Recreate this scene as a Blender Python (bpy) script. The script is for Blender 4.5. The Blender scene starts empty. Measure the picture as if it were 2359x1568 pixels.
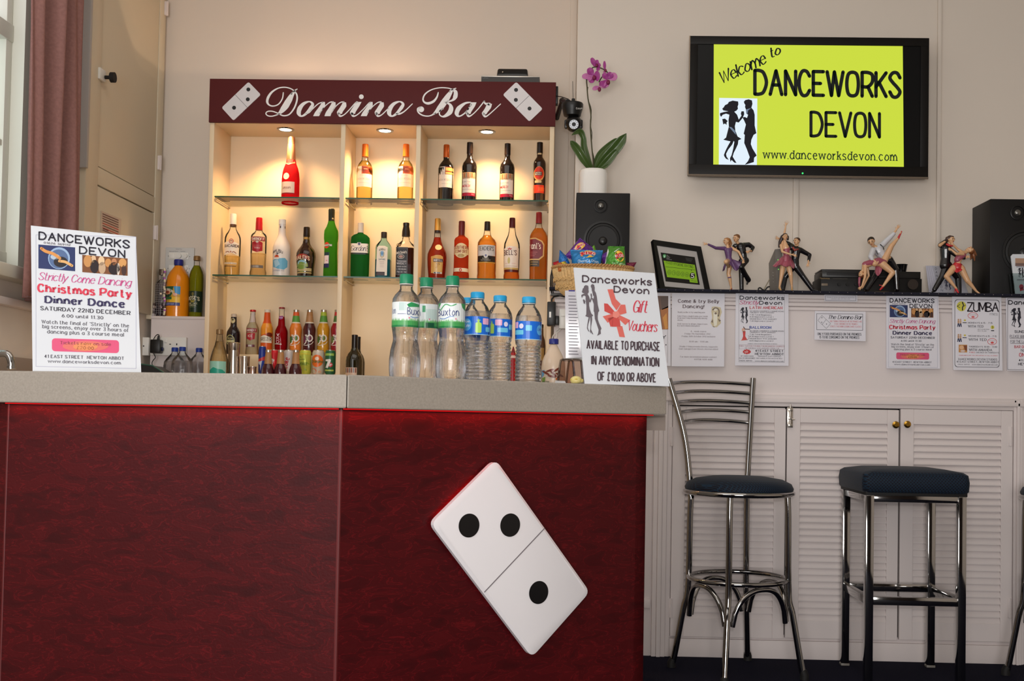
import bpy, bmesh, math, random
from mathutils import Vector, Matrix
from mathutils.geometry import tessellate_polygon
random.seed(7)
SC = bpy.context.scene
COL = SC.collection
PI = math.pi

# ------------------------------------------------------------------ camera
W, H, F = 2359.0, 1568.0, 2600.0
CX, CY, ROLL, YAW, PITCH, EYE = 1235.0, 880.8, 0.018, 0.025, 0.03, 1.0
fh = Vector((-math.sin(YAW), math.cos(YAW), 0)); r0 = Vector((math.cos(YAW), math.sin(YAW), 0)); uz = Vector((0, 0, 1))
f0 = fh * math.cos(PITCH) + uz * math.sin(PITCH); u0 = uz * math.cos(PITCH) - fh * math.sin(PITCH)
cx_ax = r0 * math.cos(ROLL) + u0 * math.sin(ROLL)
cy_ax = -r0 * math.sin(ROLL) + u0 * math.cos(ROLL)
cam_d = bpy.data.cameras.new('camera'); cam = bpy.data.objects.new('camera', cam_d); COL.objects.link(cam)
mw = Matrix((cx_ax, cy_ax, -f0)).transposed().to_4x4(); mw.translation = (0, 0, EYE)
cam.matrix_world = mw
cam_d.sensor_fit = 'HORIZONTAL'; cam_d.sensor_width = 36.0; cam_d.lens = F / W * 36.0
cam_d.shift_x = (W / 2 - CX) / W; cam_d.shift_y = (CY - H / 2) / W
cam_d.clip_start = 0.02; cam_d.clip_end = 60
SC.camera = cam

# ------------------------------------------------------------------ world, lights, exposure
wd = bpy.data.worlds.new('world'); SC.world = wd; wd.use_nodes = True
wd.node_tree.nodes['Background'].inputs[0].default_value = (0.80, 0.86, 0.95, 1)
wd.node_tree.nodes['Background'].inputs[1].default_value = 0.35
SC.view_settings.view_transform = 'Standard'; SC.view_settings.look = 'None'
SC.view_settings.gamma = 1.0; SC.view_settings.exposure = 0.0
SC.view_settings.use_curve_mapping = False
try:
    SC.cycles.use_denoising = True
    SC.cycles.max_bounces = 14; SC.cycles.transparent_max_bounces = 24
    SC.cycles.transmission_bounces = 10; SC.cycles.sample_clamp_indirect = 6.0
    SC.cycles.caustics_refractive = False; SC.cycles.caustics_reflective = False
except Exception:
    pass

def area(name, loc, target, sx, sy, power, col, spread=PI):
    l = bpy.data.lights.new(name, 'AREA'); l.shape = 'RECTANGLE'; l.size = sx; l.size_y = sy
    l.energy = power; l.color = col; l.spread = spread
    o = bpy.data.objects.new(name, l); COL.objects.link(o); o.location = loc
    o.rotation_euler = (Vector(target) - Vector(loc)).to_track_quat('-Z', 'Y').to_euler()
    return o
area('side_daylight_fill', (-1.9, 1.1, 1.9), (0.8, 3.2, 1.2), 2.2, 1.7, 30, (0.90, 0.95, 1.0))  # added daylight fill; no window stands in this stretch of wall
area('rear_fill', (-0.5, -3.0, 1.15), (0.2, 5.0, 0.8), 2.2, 1.6, 164, (1.0, 0.97, 0.95))  # added soft fill behind the camera; the rear wall has no windows
area('ceiling_bounce_fill', (-0.45, 3.1, 3.3), (-0.45, 3.3, 0.0), 3.0, 2.2, 24, (1.0, 0.94, 0.87))  # added fill standing in for ceiling bounce, no fitting here
area('camera_flash', (0.06, -0.02, 1.14), (0.1, 4.0, 1.25), 0.07, 0.045, 15.0, (1.0, 0.97, 0.93))

# ------------------------------------------------------------------ pixel helpers
def ray(px, py):
    dx, dy = px - CX, py - CY
    a = dx * math.cos(ROLL) + dy * math.sin(ROLL); b = -dx * math.sin(ROLL) + dy * math.cos(ROLL)
    return f0 * F + r0 * a - u0 * b
EYEV = Vector((0, 0, EYE))
def P(px, py, Y):
    d = ray(px, py); return EYEV + d * (Y / d.y)
def plane_map(o, n, eps=0.0003):
    o = Vector(o); n = Vector(n).normalized()
    def m(px, py, layer=0):
        d = ray(px, py); oo = o + n * (eps * layer)
        return EYEV + d * ((oo - EYEV).dot(n) / d.dot(n))
    return m
def front_map(Y, eps=0.0003):
    return plane_map((0, Y, 0), (0, -1, 0), eps)

# ------------------------------------------------------------------ materials
def lin(c):
    o = []
    for v in c[:3]:
        v = v / 255.0
        o.append(v / 12.92 if v <= 0.04045 else ((v + 0.055) / 1.055) ** 2.4)
    return (*o, 1.0)
def mat(name, col, rough=0.5, metal=0.0, bump=0.0, bscale=60.0, coat=0.0, var=0.0, emit=0.0, trans=0.0, ior=1.45, spec=0.5, sub=0.0, stretch=None):
    m = bpy.data.materials.new(name); m.use_nodes = True
    nt = m.node_tree; b = nt.nodes['Principled BSDF']
    b.inputs['Base Color'].default_value = lin(col); b.inputs['Roughness'].default_value = rough
    b.inputs['Metallic'].default_value = metal; b.inputs['IOR'].default_value = ior
    b.inputs['Specular IOR Level'].default_value = spec
    if coat: b.inputs['Coat Weight'].default_value = coat; b.inputs['Coat Roughness'].default_value = 0.06
    if trans: b.inputs['Transmission Weight'].default_value = trans
    if sub: b.inputs['Subsurface Weight'].default_value = sub; b.inputs['Subsurface Radius'].default_value = (0.02, 0.015, 0.01); b.inputs['Subsurface Scale'].default_value = 0.3
    if emit: b.inputs['Emission Color'].default_value = lin(col); b.inputs['Emission Strength'].default_value = emit
    if bump or var:
        tc = nt.nodes.new('ShaderNodeTexCoord'); nz = nt.nodes.new('ShaderNodeTexNoise')
        nz.inputs['Scale'].default_value = bscale; nz.inputs['Detail'].default_value = 4
        src = tc.outputs['Object']
        if stretch:
            mp = nt.nodes.new('ShaderNodeMapping'); mp.inputs['Scale'].default_value = stretch
            nt.links.new(src, mp.inputs['Vector']); src = mp.outputs['Vector']
        nt.links.new(src, nz.inputs['Vector'])
        if bump:
            bp = nt.nodes.new('ShaderNodeBump'); bp.inputs['Strength'].default_value = bump; bp.inputs['Distance'].default_value = 0.002
            nt.links.new(nz.outputs['Fac'], bp.inputs['Height']); nt.links.new(bp.outputs['Normal'], b.inputs['Normal'])
        if var:
            cr = nt.nodes.new('ShaderNodeValToRGB'); l = lin(col)
            cr.color_ramp.elements[0].position = 0.3; cr.color_ramp.elements[1].position = 0.7
            cr.color_ramp.elements[0].color = tuple(max(0, v * (1 - var)) for v in l[:3]) + (1,)
            cr.color_ramp.elements[1].color = tuple(min(1, v * (1 + var)) for v in l[:3]) + (1,)
            nt.links.new(nz.outputs['Fac'], cr.inputs['Fac']); nt.links.new(cr.outputs['Color'], b.inputs['Base Color'])
    return m
def thin_glass(name, col, rough=0.03, refl=1.0, ior=1.22, bump=0.0):
    """thin clear wall: tinted transparency plus a fresnel reflection"""
    m = bpy.data.materials.new(name); m.use_nodes = True; nt = m.node_tree; nt.nodes.clear()
    out = nt.nodes.new('ShaderNodeOutputMaterial'); mx = nt.nodes.new('ShaderNodeMixShader')
    t = nt.nodes.new('ShaderNodeBsdfTransparent'); g = nt.nodes.new('ShaderNodeBsdfGlossy'); fr = nt.nodes.new('ShaderNodeFresnel')
    t.inputs[0].default_value = lin(col); g.inputs['Roughness'].default_value = rough; fr.inputs['IOR'].default_value = ior
    g.inputs[0].default_value = (refl, refl, refl, 1)
    if bump:
        nz = nt.nodes.new('ShaderNodeTexNoise'); nz.inputs['Scale'].default_value = 110; tc = nt.nodes.new('ShaderNodeTexCoord'); bp = nt.nodes.new('ShaderNodeBump')
        bp.inputs['Strength'].default_value = bump; bp.inputs['Distance'].default_value = 0.004; nt.links.new(tc.outputs['Object'], nz.inputs['Vector']); nt.links.new(nz.outputs['Fac'], bp.inputs['Height']); nt.links.new(bp.outputs['Normal'], g.inputs['Normal']); nt.links.new(bp.outputs['Normal'], fr.inputs['Normal'])
    nt.links.new(fr.outputs[0], mx.inputs[0]); nt.links.new(t.outputs[0], mx.inputs[1]); nt.links.new(g.outputs[0], mx.inputs[2])
    nt.links.new(mx.outputs[0], out.inputs[0]); return m
def liquid(name, col, ior=1.33, clear=0.35, rough=0.0, diff=0.0):
    """refracting liquid with part of the light passing straight through, tinted"""
    m = bpy.data.materials.new(name); m.use_nodes = True; nt = m.node_tree; nt.nodes.clear()
    out = nt.nodes.new('ShaderNodeOutputMaterial'); mx = nt.nodes.new('ShaderNodeMixShader')
    t = nt.nodes.new('ShaderNodeBsdfTransparent'); g = nt.nodes.new('ShaderNodeBsdfGlass')
    t.inputs[0].default_value = lin(col); g.inputs['Color'].default_value = lin(col); g.inputs['IOR'].default_value = ior; g.inputs['Roughness'].default_value = rough
    mx.inputs[0].default_value = clear
    nt.links.new(g.outputs[0], mx.inputs[1]); nt.links.new(t.outputs[0], mx.inputs[2])
    last = mx.outputs[0]
    if diff:
        d = nt.nodes.new('ShaderNodeBsdfDiffuse'); d.inputs[0].default_value = lin(col); m2 = nt.nodes.new('ShaderNodeMixShader'); m2.inputs[0].default_value = diff
        nt.links.new(last, m2.inputs[1]); nt.links.new(d.outputs[0], m2.inputs[2]); last = m2.outputs[0]
    nt.links.new(last, out.inputs[0]); return m
_ink = {}
def ink(col, kind='paper'):
    k = (tuple(col), kind)
    if k not in _ink:
        if kind == 'screen': _ink[k] = mat('screen_ink', col, 0.4, emit=1.0, spec=0.2)
        else: _ink[k] = mat('print_ink', col, 0.45 if kind == 'paper' else 0.3, spec=0.4)
        if kind == 'screen': _ink[k].node_tree.nodes['Principled BSDF'].inputs['Base Color'].default_value = (0.01, 0.01, 0.01, 1)
    return _ink[k]

# ------------------------------------------------------------------ scene bookkeeping
WM = {}
def wm(o): return WM.get(o, Matrix.Identity(4))
def tag(o, label=None, cat=None, group=None, kind=None):
    if label: o['label'] = label
    if cat: o['category'] = cat
    if group: o['group'] = group
    if kind: o['kind'] = kind
    return o
def thing(name, label, cat, loc, group=None, rz=0.0):
    o = bpy.data.objects.new(name, None); COL.objects.link(o); o.empty_display_size = 0.05
    o.location = loc; o.rotation_euler = (0, 0, rz)
    WM[o] = Matrix.Translation(Vector(loc)) @ Matrix.Rotation(rz, 4, 'Z')
    return tag(o, label, cat, group)
def link_mesh(name, me, mats, parent=None, local=False, smooth=35):
    if parent is not None and not local: me.transform(wm(parent).inverted())
    if not isinstance(mats, (list, tuple)): mats = [mats]
    if len(me.materials) == 0:
        for m in mats: me.materials.append(m)
    if smooth:
        me.shade_smooth(); me.set_sharp_from_angle(angle=math.radians(smooth))
    o = bpy.data.objects.new(name, me); COL.objects.link(o)
    if parent is not None: o.parent = parent; WM[o] = wm(parent)
    return o
def dup(root, loc, rz=0.0, label=None, group=None):
    r = root.copy(); COL.objects.link(r); r.location = loc; r.rotation_euler = (0, 0, rz)
    if label: r['label'] = label
    if group: r['group'] = group
    for ch in list(root.children):
        c = ch.copy(); COL.objects.link(c); c.parent = r
        for g in list(ch.children):
            d = g.copy(); COL.objects.link(d); d.parent = c
    return r

class MB:
    def __init__(s): s.bm = bmesh.new(); s.mi = 0
    def _f(s, vs):
        try:
            f = s.bm.faces.new(vs); f.material_index = s.mi; return f
        except ValueError: return None
    def box(s, a, b, bev=0.0, M=None):
        x0, y0, z0 = (min(a[i], b[i]) for i in range(3)); x1, y1, z1 = (max(a[i], b[i]) for i in range(3))
        co = [(x0,y0,z0),(x1,y0,z0),(x1,y1,z0),(x0,y1,z0),(x0,y0,z1),(x1,y0,z1),(x1,y1,z1),(x0,y1,z1)]
        return s.hexa(co, bev, M)
    def hexa(s, co, bev=0.0, M=None):
        vs = [s.bm.verts.new((M @ Vector(c)) if M else c) for c in co]
        fs = [s._f([vs[i] for i in q]) for q in ((0,3,2,1),(4,5,6,7),(0,1,5,4),(1,2,6,5),(2,3,7,6),(3,0,4,7))]
        if bev:
            es = list({e for f in fs for e in f.edges})
            r = bmesh.ops.bevel(s.bm, geom=es, offset=bev, segments=2, profile=0.5, affect='EDGES')
            for f in r['faces']: f.material_index = s.mi
        return s
    def prism(s, pts, vec):
        vec = Vector(vec); a = [s.bm.verts.new(p) for p in pts]; b = [s.bm.verts.new(Vector(p) + vec) for p in pts]
        s._f(a); s._f(b[::-1]); n = len(a)
        for i in range(n): s._f([a[i], b[i], b[(i+1) % n], a[(i+1) % n]][::-1])
        return s
    def ring_loft(s, rings, closed=False, caps=True):
        V = [[s.bm.verts.new(p) for p in r] for r in rings]; n = len(V[0])
        R = len(V)
        for i in range(R if closed else R - 1):
            A, B = V[i], V[(i+1) % R]
            for j in range(n): s._f([A[j], A[(j+1) % n], B[(j+1) % n], B[j]])
        if caps and not closed: s._f(V[0][::-1]); s._f(V[-1])
        return s
    def tube(s, pts, r, n=12, closed=False, caps=True, flat=None):
        pts = [Vector(p) for p in pts]; N = len(pts); rs = r if isinstance(r, (list, tuple)) else [r] * N
        T = []
        for i in range(N):
            if closed: t = pts[(i+1) % N] - pts[i-1]
            else: t = pts[min(i+1, N-1)] - pts[max(i-1, 0)]
            T.append(t.normalized() if t.length > 1e-9 else Vector((0, 0, 1)))
        up = Vector((0, 0, 1)) if abs(T[0].z) < 0.9 else Vector((0, 1, 0))
        nrm = (up - T[0] * up.dot(T[0])).normalized(); rings = []
        for i in range(N):
            nrm = (nrm - T[i] * nrm.dot(T[i])).normalized(); bn = T[i].cross(nrm)
            k = flat if flat else 1.0
            rings.append([pts[i] + nrm * (rs[i] * math.cos(2*PI*j/n)) + bn * (rs[i] * k * math.sin(2*PI*j/n)) for j in range(n)])
        return s.ring_loft(rings, closed, caps)
    def lathe(s, c, prof, n=28, p=2.0, ys=1.0, caps=True, rot=0.0):
        """prof: (r, z[, p[, ys]])"""
        c = Vector(c); rings = []
        for e in prof:
            r, z = e[0], e[1]; pp = e[2] if len(e) > 2 else p; yy = e[3] if len(e) > 3 else ys
            ring = []
            for j in range(n):
                a = 2*PI*j/n + rot; ca, sa = math.cos(a), math.sin(a)
                k = (abs(ca)**pp + abs(sa)**pp) ** (-1.0/pp)
                ring.append(c + Vector((r*k*ca, r*k*sa*yy, z)))
            rings.append(ring)
        return s.ring_loft(rings, False, caps)
    def disc(s, c, n, r, h, seg=24):
        """cylinder from c along n"""
        c = Vector(c); n = Vector(n).normalized()
        return s.tube([c, c + n * h], r, seg)
    def ball(s, c, r, seg=16, rings=10, M=None):
        c = Vector(c); r = (r, r, r) if not isinstance(r, (list, tuple)) else r
        mm = Matrix.Translation(c) @ (M if M else Matrix.Identity(4)) @ Matrix.Diagonal((*r, 1))
        res = bmesh.ops.create_uvsphere(s.bm, u_segments=seg, v_segments=rings, radius=1.0, matrix=mm)
        for v in res['verts']:
            for f in v.link_faces: f.material_index = s.mi
        return s
    def grid(s, fn, nu, nv):
        V = [[s.bm.verts.new(fn(i/nu, j/nv)) for i in range(nu+1)] for j in range(nv+1)]
        for j in range(nv):
            for i in range(nu): s._f([V[j][i], V[j][i+1], V[j+1][i+1], V[j+1][i]])
        return s
    def mesh(s, recalc=True):
        if recalc: bmesh.ops.recalc_face_normals(s.bm, faces=s.bm.faces[:])
        me = bpy.data.meshes.new('m'); s.bm.to_mesh(me); s.bm.free(); return me
    def build(s, name, mats, parent=None, local=False, smooth=35, recalc=True):
        me = s.mesh(recalc); o = link_mesh(name, me, mats, parent, local, smooth); me.name = name; return o

def struct(o, label=None): return tag(o, label, None, None, 'structure')

# ------------------------------------------------------------------ stroke lettering and flat print
GL = {}
for ln in """A 034d83|2767
B 030d|~0d3d6c6a3808|~083876 74 3303
C ~7b5d2d0a06235375
D 030d|~0d3d6c88643303
E 7d0d0373|0858
F 7d0d03|0858
G ~7b5d2d0a06235374|747747
H 030d|737d|0878
I 030d
J ~5d56432305
K 030d|7d07|2973
L 0d0373
M 030d458d83
N 030d737d
O ~4d1c08144374887c4d
P 030d|~0d4d7c794707
Q ~4d1c08144374887c4d|5682
R 030d|~0d4d7c794707|4773
S ~7b5d2d0b295775532305
T 0d8d|4d43
U ~0d080523537578 7d
V 0d438d
W 0d335d83bd
X 037d|0d73
Y 0d488d|4843
Z 0d7d0373
a ~694a2a0705234365|6a63
b 0d03|~092a4a6765432304
c ~694a2a0706234364
d ~694a2a0705234365|6d63
e 0767|~67594a2a0806234364
f ~4d2d1b1813|0a3a
g ~694a2a0705234365|~6a6562402001
h 0d03|~072a4a6763
i 0a03|0d0d
j ~2a221000|2d2d
k 0d03|5a06|2853
l 0d03
m 0a03|~072a3a5753|~577a8aa7a3
n 0a03|~072a4a6763
o ~3a180533 65683a
p 0a00|~092a4a6765432304
q 6a60|~694a2a0705234365
r 0a03|~07294a
s ~593a1a082746543313 04
t ~1d152343|0a3a
u ~0a05234365|6a63
v 0a336a
w 0a235a83aa
x 036a|0a63
y 0a33|6a10
z 0a6a0363
0 ~3d0a0633666a3d
1 1b3d33
2 ~0b2d4d6b5903|0363
3 ~0c3d5d6b4828|~28486553 2304
4 4d0666|4d43
5 6d1d18|~1849666543 1304
6 ~5d2b060523436567492906
7 0d6d23
8 ~381a1c3d5c5a380604336466 38
9 ~13456a6b4d2d0b0927476a
. 0303
, 1301
! 0d06|0303
- 0747
: 0303|0808
' 0d0b
" 0d0b|2d2b
& ~73191c3d4b06042356 69
£ ~6b4d2b2603|0363|0848
( ~2d0a0622
) ~0d2a2602
/ 034d
@ ~3a180533 65683a
+ 0848|2a26""".split('\n'):
    k, rest = ln[0], ln[2:].replace(' ', '')
    st = []
    for part in rest.split('|'):
        sm = part.startswith('~'); part = part.lstrip('~')
        st.append((sm, [(int(part[i], 36), int(part[i+1], 36) - 3) for i in range(0, len(part), 2)]))
    GL[k] = st

def smooth_pts(pts, sub=4, vals=None):
    out = []; n = len(pts); vo = []
    for i in range(n - 1):
        p0, p1, p2, p3 = pts[max(i-1, 0)], pts[i], pts[i+1], pts[min(i+2, n-1)]
        if n > 2 and pts[0] == pts[-1]:
            if i == 0: p0 = pts[-2]
            if i == n - 2: p3 = pts[1]
        for k in range(sub):
            t = k / sub; t2, t3 = t*t, t*t*t
            out.append(tuple(0.5*((2*p1[d]) + (-p0[d]+p2[d])*t + (2*p0[d]-5*p1[d]+4*p2[d]-p3[d])*t2 + (-p0[d]+3*p1[d]-3*p2[d]+p3[d])*t3) for d in range(len(p1))))
            if vals: vo.append(vals[i] + (vals[i+1]-vals[i]) * t)
    out.append(tuple(pts[-1]))
    if vals: vo.append(vals[-1]); return out, vo
    return out

class Art:
    """flat print: polygons in picture-plane units, laid on a surface by a mapping"""
    def __init__(s, mp, slope=0.0, crop=(0, 0, 1.0), kind='paper'):
        s.mp, s.sl, s.crop, s.kind = mp, slope, crop, kind; s.polys = []
    def poly(s, pts, col, layer=1):
        if len(pts) > 4:
            for t in tessellate_polygon([[Vector((p[0], p[1], 0)) for p in pts]]):
                s.polys.append(([pts[i] for i in t], tuple(col), layer))
        else: s.polys.append((list(pts), tuple(col), layer))
    def rect(s, x0, y0, x1, y1, col, layer=1):
        xc = (x0+x1)/2; q = lambda x, y: (x, y + s.sl*(x-xc))
        s.poly([q(x0,y0), q(x1,y0), q(x1,y1), q(x0,y1)], col, layer)
    def frame(s, x0, y0, x1, y1, w, col, layer=1):
        s.rect(x0,y0,x1,y0+w,col,layer); s.rect(x0,y1-w,x1,y1,col,layer)
        xc = (x0+x1)/2
        for xa in (x0, x1-w):
            d = s.sl*(xa-xc); s.poly([(xa,y0+d),(xa+w,y0+d),(xa+w,y1+d),(xa,y1+d)], col, layer)
    def ell(s, x, y, rx, ry, col, layer=1, n=24, rot=0.0):
        c, d = math.cos(rot), math.sin(rot)
        s.polys.append(([(x+rx*math.cos(2*PI*i/n)*c-ry*math.sin(2*PI*i/n)*d, y+rx*math.cos(2*PI*i/n)*d+ry*math.sin(2*PI*i/n)*c) for i in range(n)], tuple(col), layer))
    def ringe(s, x, y, rx, ry, w, col, layer=1, n=28):
        pt = lambda k, i: (x+(rx-k)*math.cos(2*PI*i/n), y+(ry-k)*math.sin(2*PI*i/n))
        for i in range(n): s.polys.append(([pt(0,i), pt(0,i+1), pt(w,i+1), pt(w,i)], tuple(col), layer))
    def rrect(s, x0, y0, x1, y1, r, col, layer=1):
        pts = []; xc = (x0+x1)/2
        for cx_, cy_, a in ((x1-r,y1-r,0),(x0+r,y1-r,90),(x0+r,y0+r,180),(x1-r,y0+r,270)):
            for k in range(5):
                t = math.radians(a + k*22.5); px, py = cx_+r*math.cos(t), cy_+r*math.sin(t)
                pts.append((px, py + s.sl*(px-xc)))
        s.polys.append((pts, tuple(col), layer))
    def stroke(s, pts, w, col, layer=2, cap=True):
        n = len(pts); ws = w if isinstance(w, (list, tuple)) else [w]*n
        if n == 1 or (n == 2 and pts[0] == pts[1]):
            s.ell(pts[0][0], pts[0][1], ws[0]*0.62, ws[0]*0.62, col, layer, 10); return
        for i in range(1, n-1):                      # sharp corners: separate strokes with a round join
            ax, ay, bx, by = pts[i][0]-pts[i-1][0], pts[i][1]-pts[i-1][1], pts[i+1][0]-pts[i][0], pts[i+1][1]-pts[i][1]
            la, lb = math.hypot(ax, ay), math.hypot(bx, by)
            if la > 1e-9 and lb > 1e-9 and (ax*bx+ay*by)/(la*lb) < 0.25:
                s.stroke(pts[:i+1], ws[:i+1], col, layer, cap); s.stroke(pts[i:], ws[i:], col, layer, cap)
                if not cap: s.ell(pts[i][0], pts[i][1], ws[i]*0.5, ws[i]*0.5, col, layer, 8)
                return
        L, R = [], []
        cl = n > 3 and pts[0] == pts[-1]
        for i in range(n):
            a = pts[i-1] if i else (pts[-2] if cl else pts[0]); b = pts[i+1] if i < n-1 else (pts[1] if cl else pts[-1])
            def nv(p, q):
                dx, dy = q[0]-p[0], q[1]-p[1]; l = math.hypot(dx, dy) or 1e-9; return (-dy/l, dx/l)
            n1, n2 = nv(a, pts[i]) if (i or cl) else nv(pts[0], pts[1]), nv(pts[i], b) if (i < n-1 or cl) else nv(pts[-2], pts[-1])
            mx, my = n1[0]+n2[0], n1[1]+n2[1]; l = math.hypot(mx, my)
            if l < 0.3: mx, my, l = n1[0], n1[1], 1.0
            mx, my = mx/l, my/l; k = 1.0/max(0.55, mx*n1[0]+my*n1[1]); h = ws[i]*0.5*k
            L.append((pts[i][0]+mx*h, pts[i][1]+my*h)); R.append((pts[i][0]-mx*h, pts[i][1]-my*h))
        for i in range(n-1): s.polys.append(([L[i], L[i+1], R[i+1], R[i]], tuple(col), layer))
        if cap and not cl:
            for i in (0, -1): s.ell(pts[i][0], pts[i][1], ws[i]*0.5, ws[i]*0.5, col, layer, 8)
    def text(s, t, x0, x1, y, h, col, style='round', wt=None, layer=3, ang=0.0, gap=None, arc=0.0):
        """baseline y at the middle, cap height h, fitted between x0 and x1"""
        g = gap if gap is not None else {'round': 3.2, 'slab': 3.6, 'script': 1.6}[style]
        cur = 0.0; lay = []
        for ch in t:
            if ch == ' ': cur += 5.0; continue
            st = GL.get(ch)
            if not st: cur += 4; continue
            lay.append((cur, ch, st)); cur += max(p[0] for q in st for p in q[1]) + g
        tot = max(cur - g, 1.0); kx = (x1-x0)/tot; ky = h/10.0; xm = (x0+x1)/2
        wt = wt or {'round': 1.7, 'slab': 1.9, 'script': 1.5}[style]
        sub = 1 if h < 3 else (2 if h < 7 else 4); ca, sa = math.cos(ang), math.sin(ang)
        def mp(gx, gy):
            if style == 'script': gx = gx + gy*0.32
            x = (gx - tot/2)*kx; yy = -gy*ky
            if arc: yy += arc*((x/((x1-x0)/2))**2)
            return (xm + x*ca + yy*sa, y + s.sl*x + yy*ca - x*sa)
        kk = min(kx, ky) if style == 'round' else (kx+ky)/2
        for ox, ch, st in lay:
            for sm, pts in st:
                pp = smooth_pts(pts, sub) if sm and sub > 1 else pts
                q = [mp(ox+p[0], p[1]) for p in pp]
                if style == 'round': s.stroke(q, wt*kk, col, layer, cap=h > 4)
                else:
                    ws = []
                    for i in range(len(pp)):
                        a, b = pp[max(i-1,0)], pp[min(i+1,len(pp)-1)]
                        dx, dy = b[0]-a[0], b[1]-a[1]; l = math.hypot(dx, dy) or 1
                        v = abs(dy)/l
                        if style == 'script': v = max(0.0, (dy*(-1 if dy < 0 else 1) + 0.0)/l)
                        ws.append(wt*(kx*1.22*v + min(ky,kx*1.8)*0.72*(1-v)) if style == 'slab' else wt*kk*(0.5+0.6*v))
                    s.stroke(q, ws, col, layer, cap=(style == 'script' and h > 4))
                    if style == 'slab' and h > 3.0 and len(pts) > 1:
                        for e, o in ((pts[0], pts[1]), (pts[-1], pts[-2])):
                            if abs(e[1]-o[1]) > abs(e[0]-o[0])*1.0 and e[1] in (0, 7, 10, -3) and not (sm and ch in 'CGScesaj'):
                                d = 0.42*wt*0.5 if e[1] in (7, 10) else -0.42*wt*0.5
                                s.poly([mp(ox+e[0]-1.9, e[1]-d-0.45), mp(ox+e[0]+1.9, e[1]-d-0.45), mp(ox+e[0]+1.9, e[1]-d+0.45), mp(ox+e[0]-1.9, e[1]-d+0.45)], col, layer)
    def mesh(s, cut=None):
        bm = bmesh.new(); cols = []; ox, oy, sc = s.crop
        for pts, col, layer in s.polys:
            if col not in cols: cols.append(col)
            vs = [bm.verts.new((p[0], p[1], layer)) for p in pts]
            try: f = bm.faces.new(vs); f.material_index = cols.index(col)
            except ValueError: pass
        if cut:
            for c in cut:
                bmesh.ops.bisect_plane(bm, geom=bm.verts[:]+bm.edges[:]+bm.faces[:], plane_co=(c, 0, 0), plane_no=(1, 0, 0), dist=1e-5)
        for v in bm.verts:
            v.co = s.mp(ox+v.co.x/sc, oy+v.co.y/sc, v.co.z)
        for f in bm.faces:
            f.normal_update()
            c = f.calc_center_median()
            if f.normal.dot(EYEV - c) < 0: f.normal_flip()
        me = bpy.data.meshes.new('print'); bm.to_mesh(me); bm.free()
        for c in cols: me.materials.append(ink(c, s.kind))
        return me
    def build(s, name, parent, cut=None):
        me = s.mesh(cut); me.name = name
        return link_mesh(name, me, [], parent, False, 0)

WOMAN = [(405,745),(420,730),(430,712),(455,700),(465,682),(500,670),(550,678),(552,705),(545,725),(548,745),(535,762),(515,772),(540,800),(556,845),(580,808),(574,790),(580,768),(602,768),(605,795),(592,828),(555,872),(530,865),(520,905),(525,950),(545,1000),(580,1022),(552,1035),(548,1070),(530,1110),(510,1150),(500,1185),(515,1210),(535,1243),(515,1240),(490,1215),(480,1235),(475,1200),(490,1170),(505,1110),(515,1050),(510,1040),(495,1075),(460,1120),(440,1160),(445,1185),(465,1215),(440,1205),(425,1185),(420,1170),(435,1130),(460,1080),(480,1045),(415,1030),(440,1010),(450,970),(465,910),(462,850),(470,800),(440,790),(410,800),(395,820),(385,805),(385,785),(420,775),(460,768),(440,765),(415,760)]
WHAND = [(405,840),(430,835),(455,858),(445,870),(445,895),(430,880),(415,890),(410,865)]
MAN = [(602,680),(615,665),(645,658),(675,668),(680,700),(670,735),(690,760),(700,800),(700,900),(715,970),(690,985),(670,1030),(665,1070),(680,1110),(710,1160),(718,1175),(695,1195),(692,1235),(660,1245),(610,1260),(640,1225),(655,1190),(630,1120),(605,1060),(610,985),(600,975),(620,890),(605,855),(590,825),(610,820),(630,830),(640,800),(625,790),(620,750),(612,730),(615,710),(605,695)]
def couple(a, x0, y0, x1, y1, col, layer=3, light=None, skew=0.0):
    fx = lambda p: (x0+(p[0]-380)/340*(x1-x0) + skew*((p[1]-655)/605), y0+(p[1]-655)/605*(y1-y0))
    for pl in (WOMAN, WHAND, MAN): a.poly([fx(p) for p in pl], col, layer)
    if light:
        a.poly([fx(p) for p in ((465,910),(530,985),(520,945),(490,915))], light, layer+1)
        a.poly([fx(p) for p in ((622,752),(668,738),(640,760),(632,800))], light, layer+1)
# ================================================================== materials shared
m_wall = mat('wall_paint', (219, 208, 196), 0.75, bump=0.05, bscale=25, spec=0.25)
m_white = mat('white_paint', (222, 212, 210), 0.55, bump=0.03, bscale=30, spec=0.3)
m_cream = mat('cream_gloss_paint', (214, 203, 180), 0.45, spec=0.4)
m_ceil = mat('ceiling_paint', (225, 220, 212), 0.8)
m_floor = mat('navy_carpet', (22, 22, 38), 0.95, bump=0.9, bscale=420, var=0.6, spec=0.1)
m_black = mat('black_plastic', (13, 12, 12), 0.4, bump=0.02, bscale=400)
m_blackm = mat('black_vinyl_wood', (15, 13, 13), 0.5, bump=0.05, bscale=200, spec=0.35)
m_chrome = mat('chrome', (168, 166, 164), 0.08, 1.0)
m_steel = mat('brushed_steel', (200, 192, 182), 0.28, 1.0)
m_brass = mat('brass', (205, 160, 70), 0.22, 1.0)
m_wplastic = mat('white_plastic', (232, 230, 224), 0.35)
m_card = mat('white_card', (212, 215, 220), 0.35, spec=0.4)
m_paper = mat('paper', (226, 224, 230), 0.5)
m_lamin = mat('laminate_board', (236, 214, 180), 0.4)
m_worktop = mat('speckled_worktop', (150, 141, 130), 0.45, var=0.10, bscale=260)
m_dark = mat('dark_gap', (30, 25, 24), 0.8)

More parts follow.
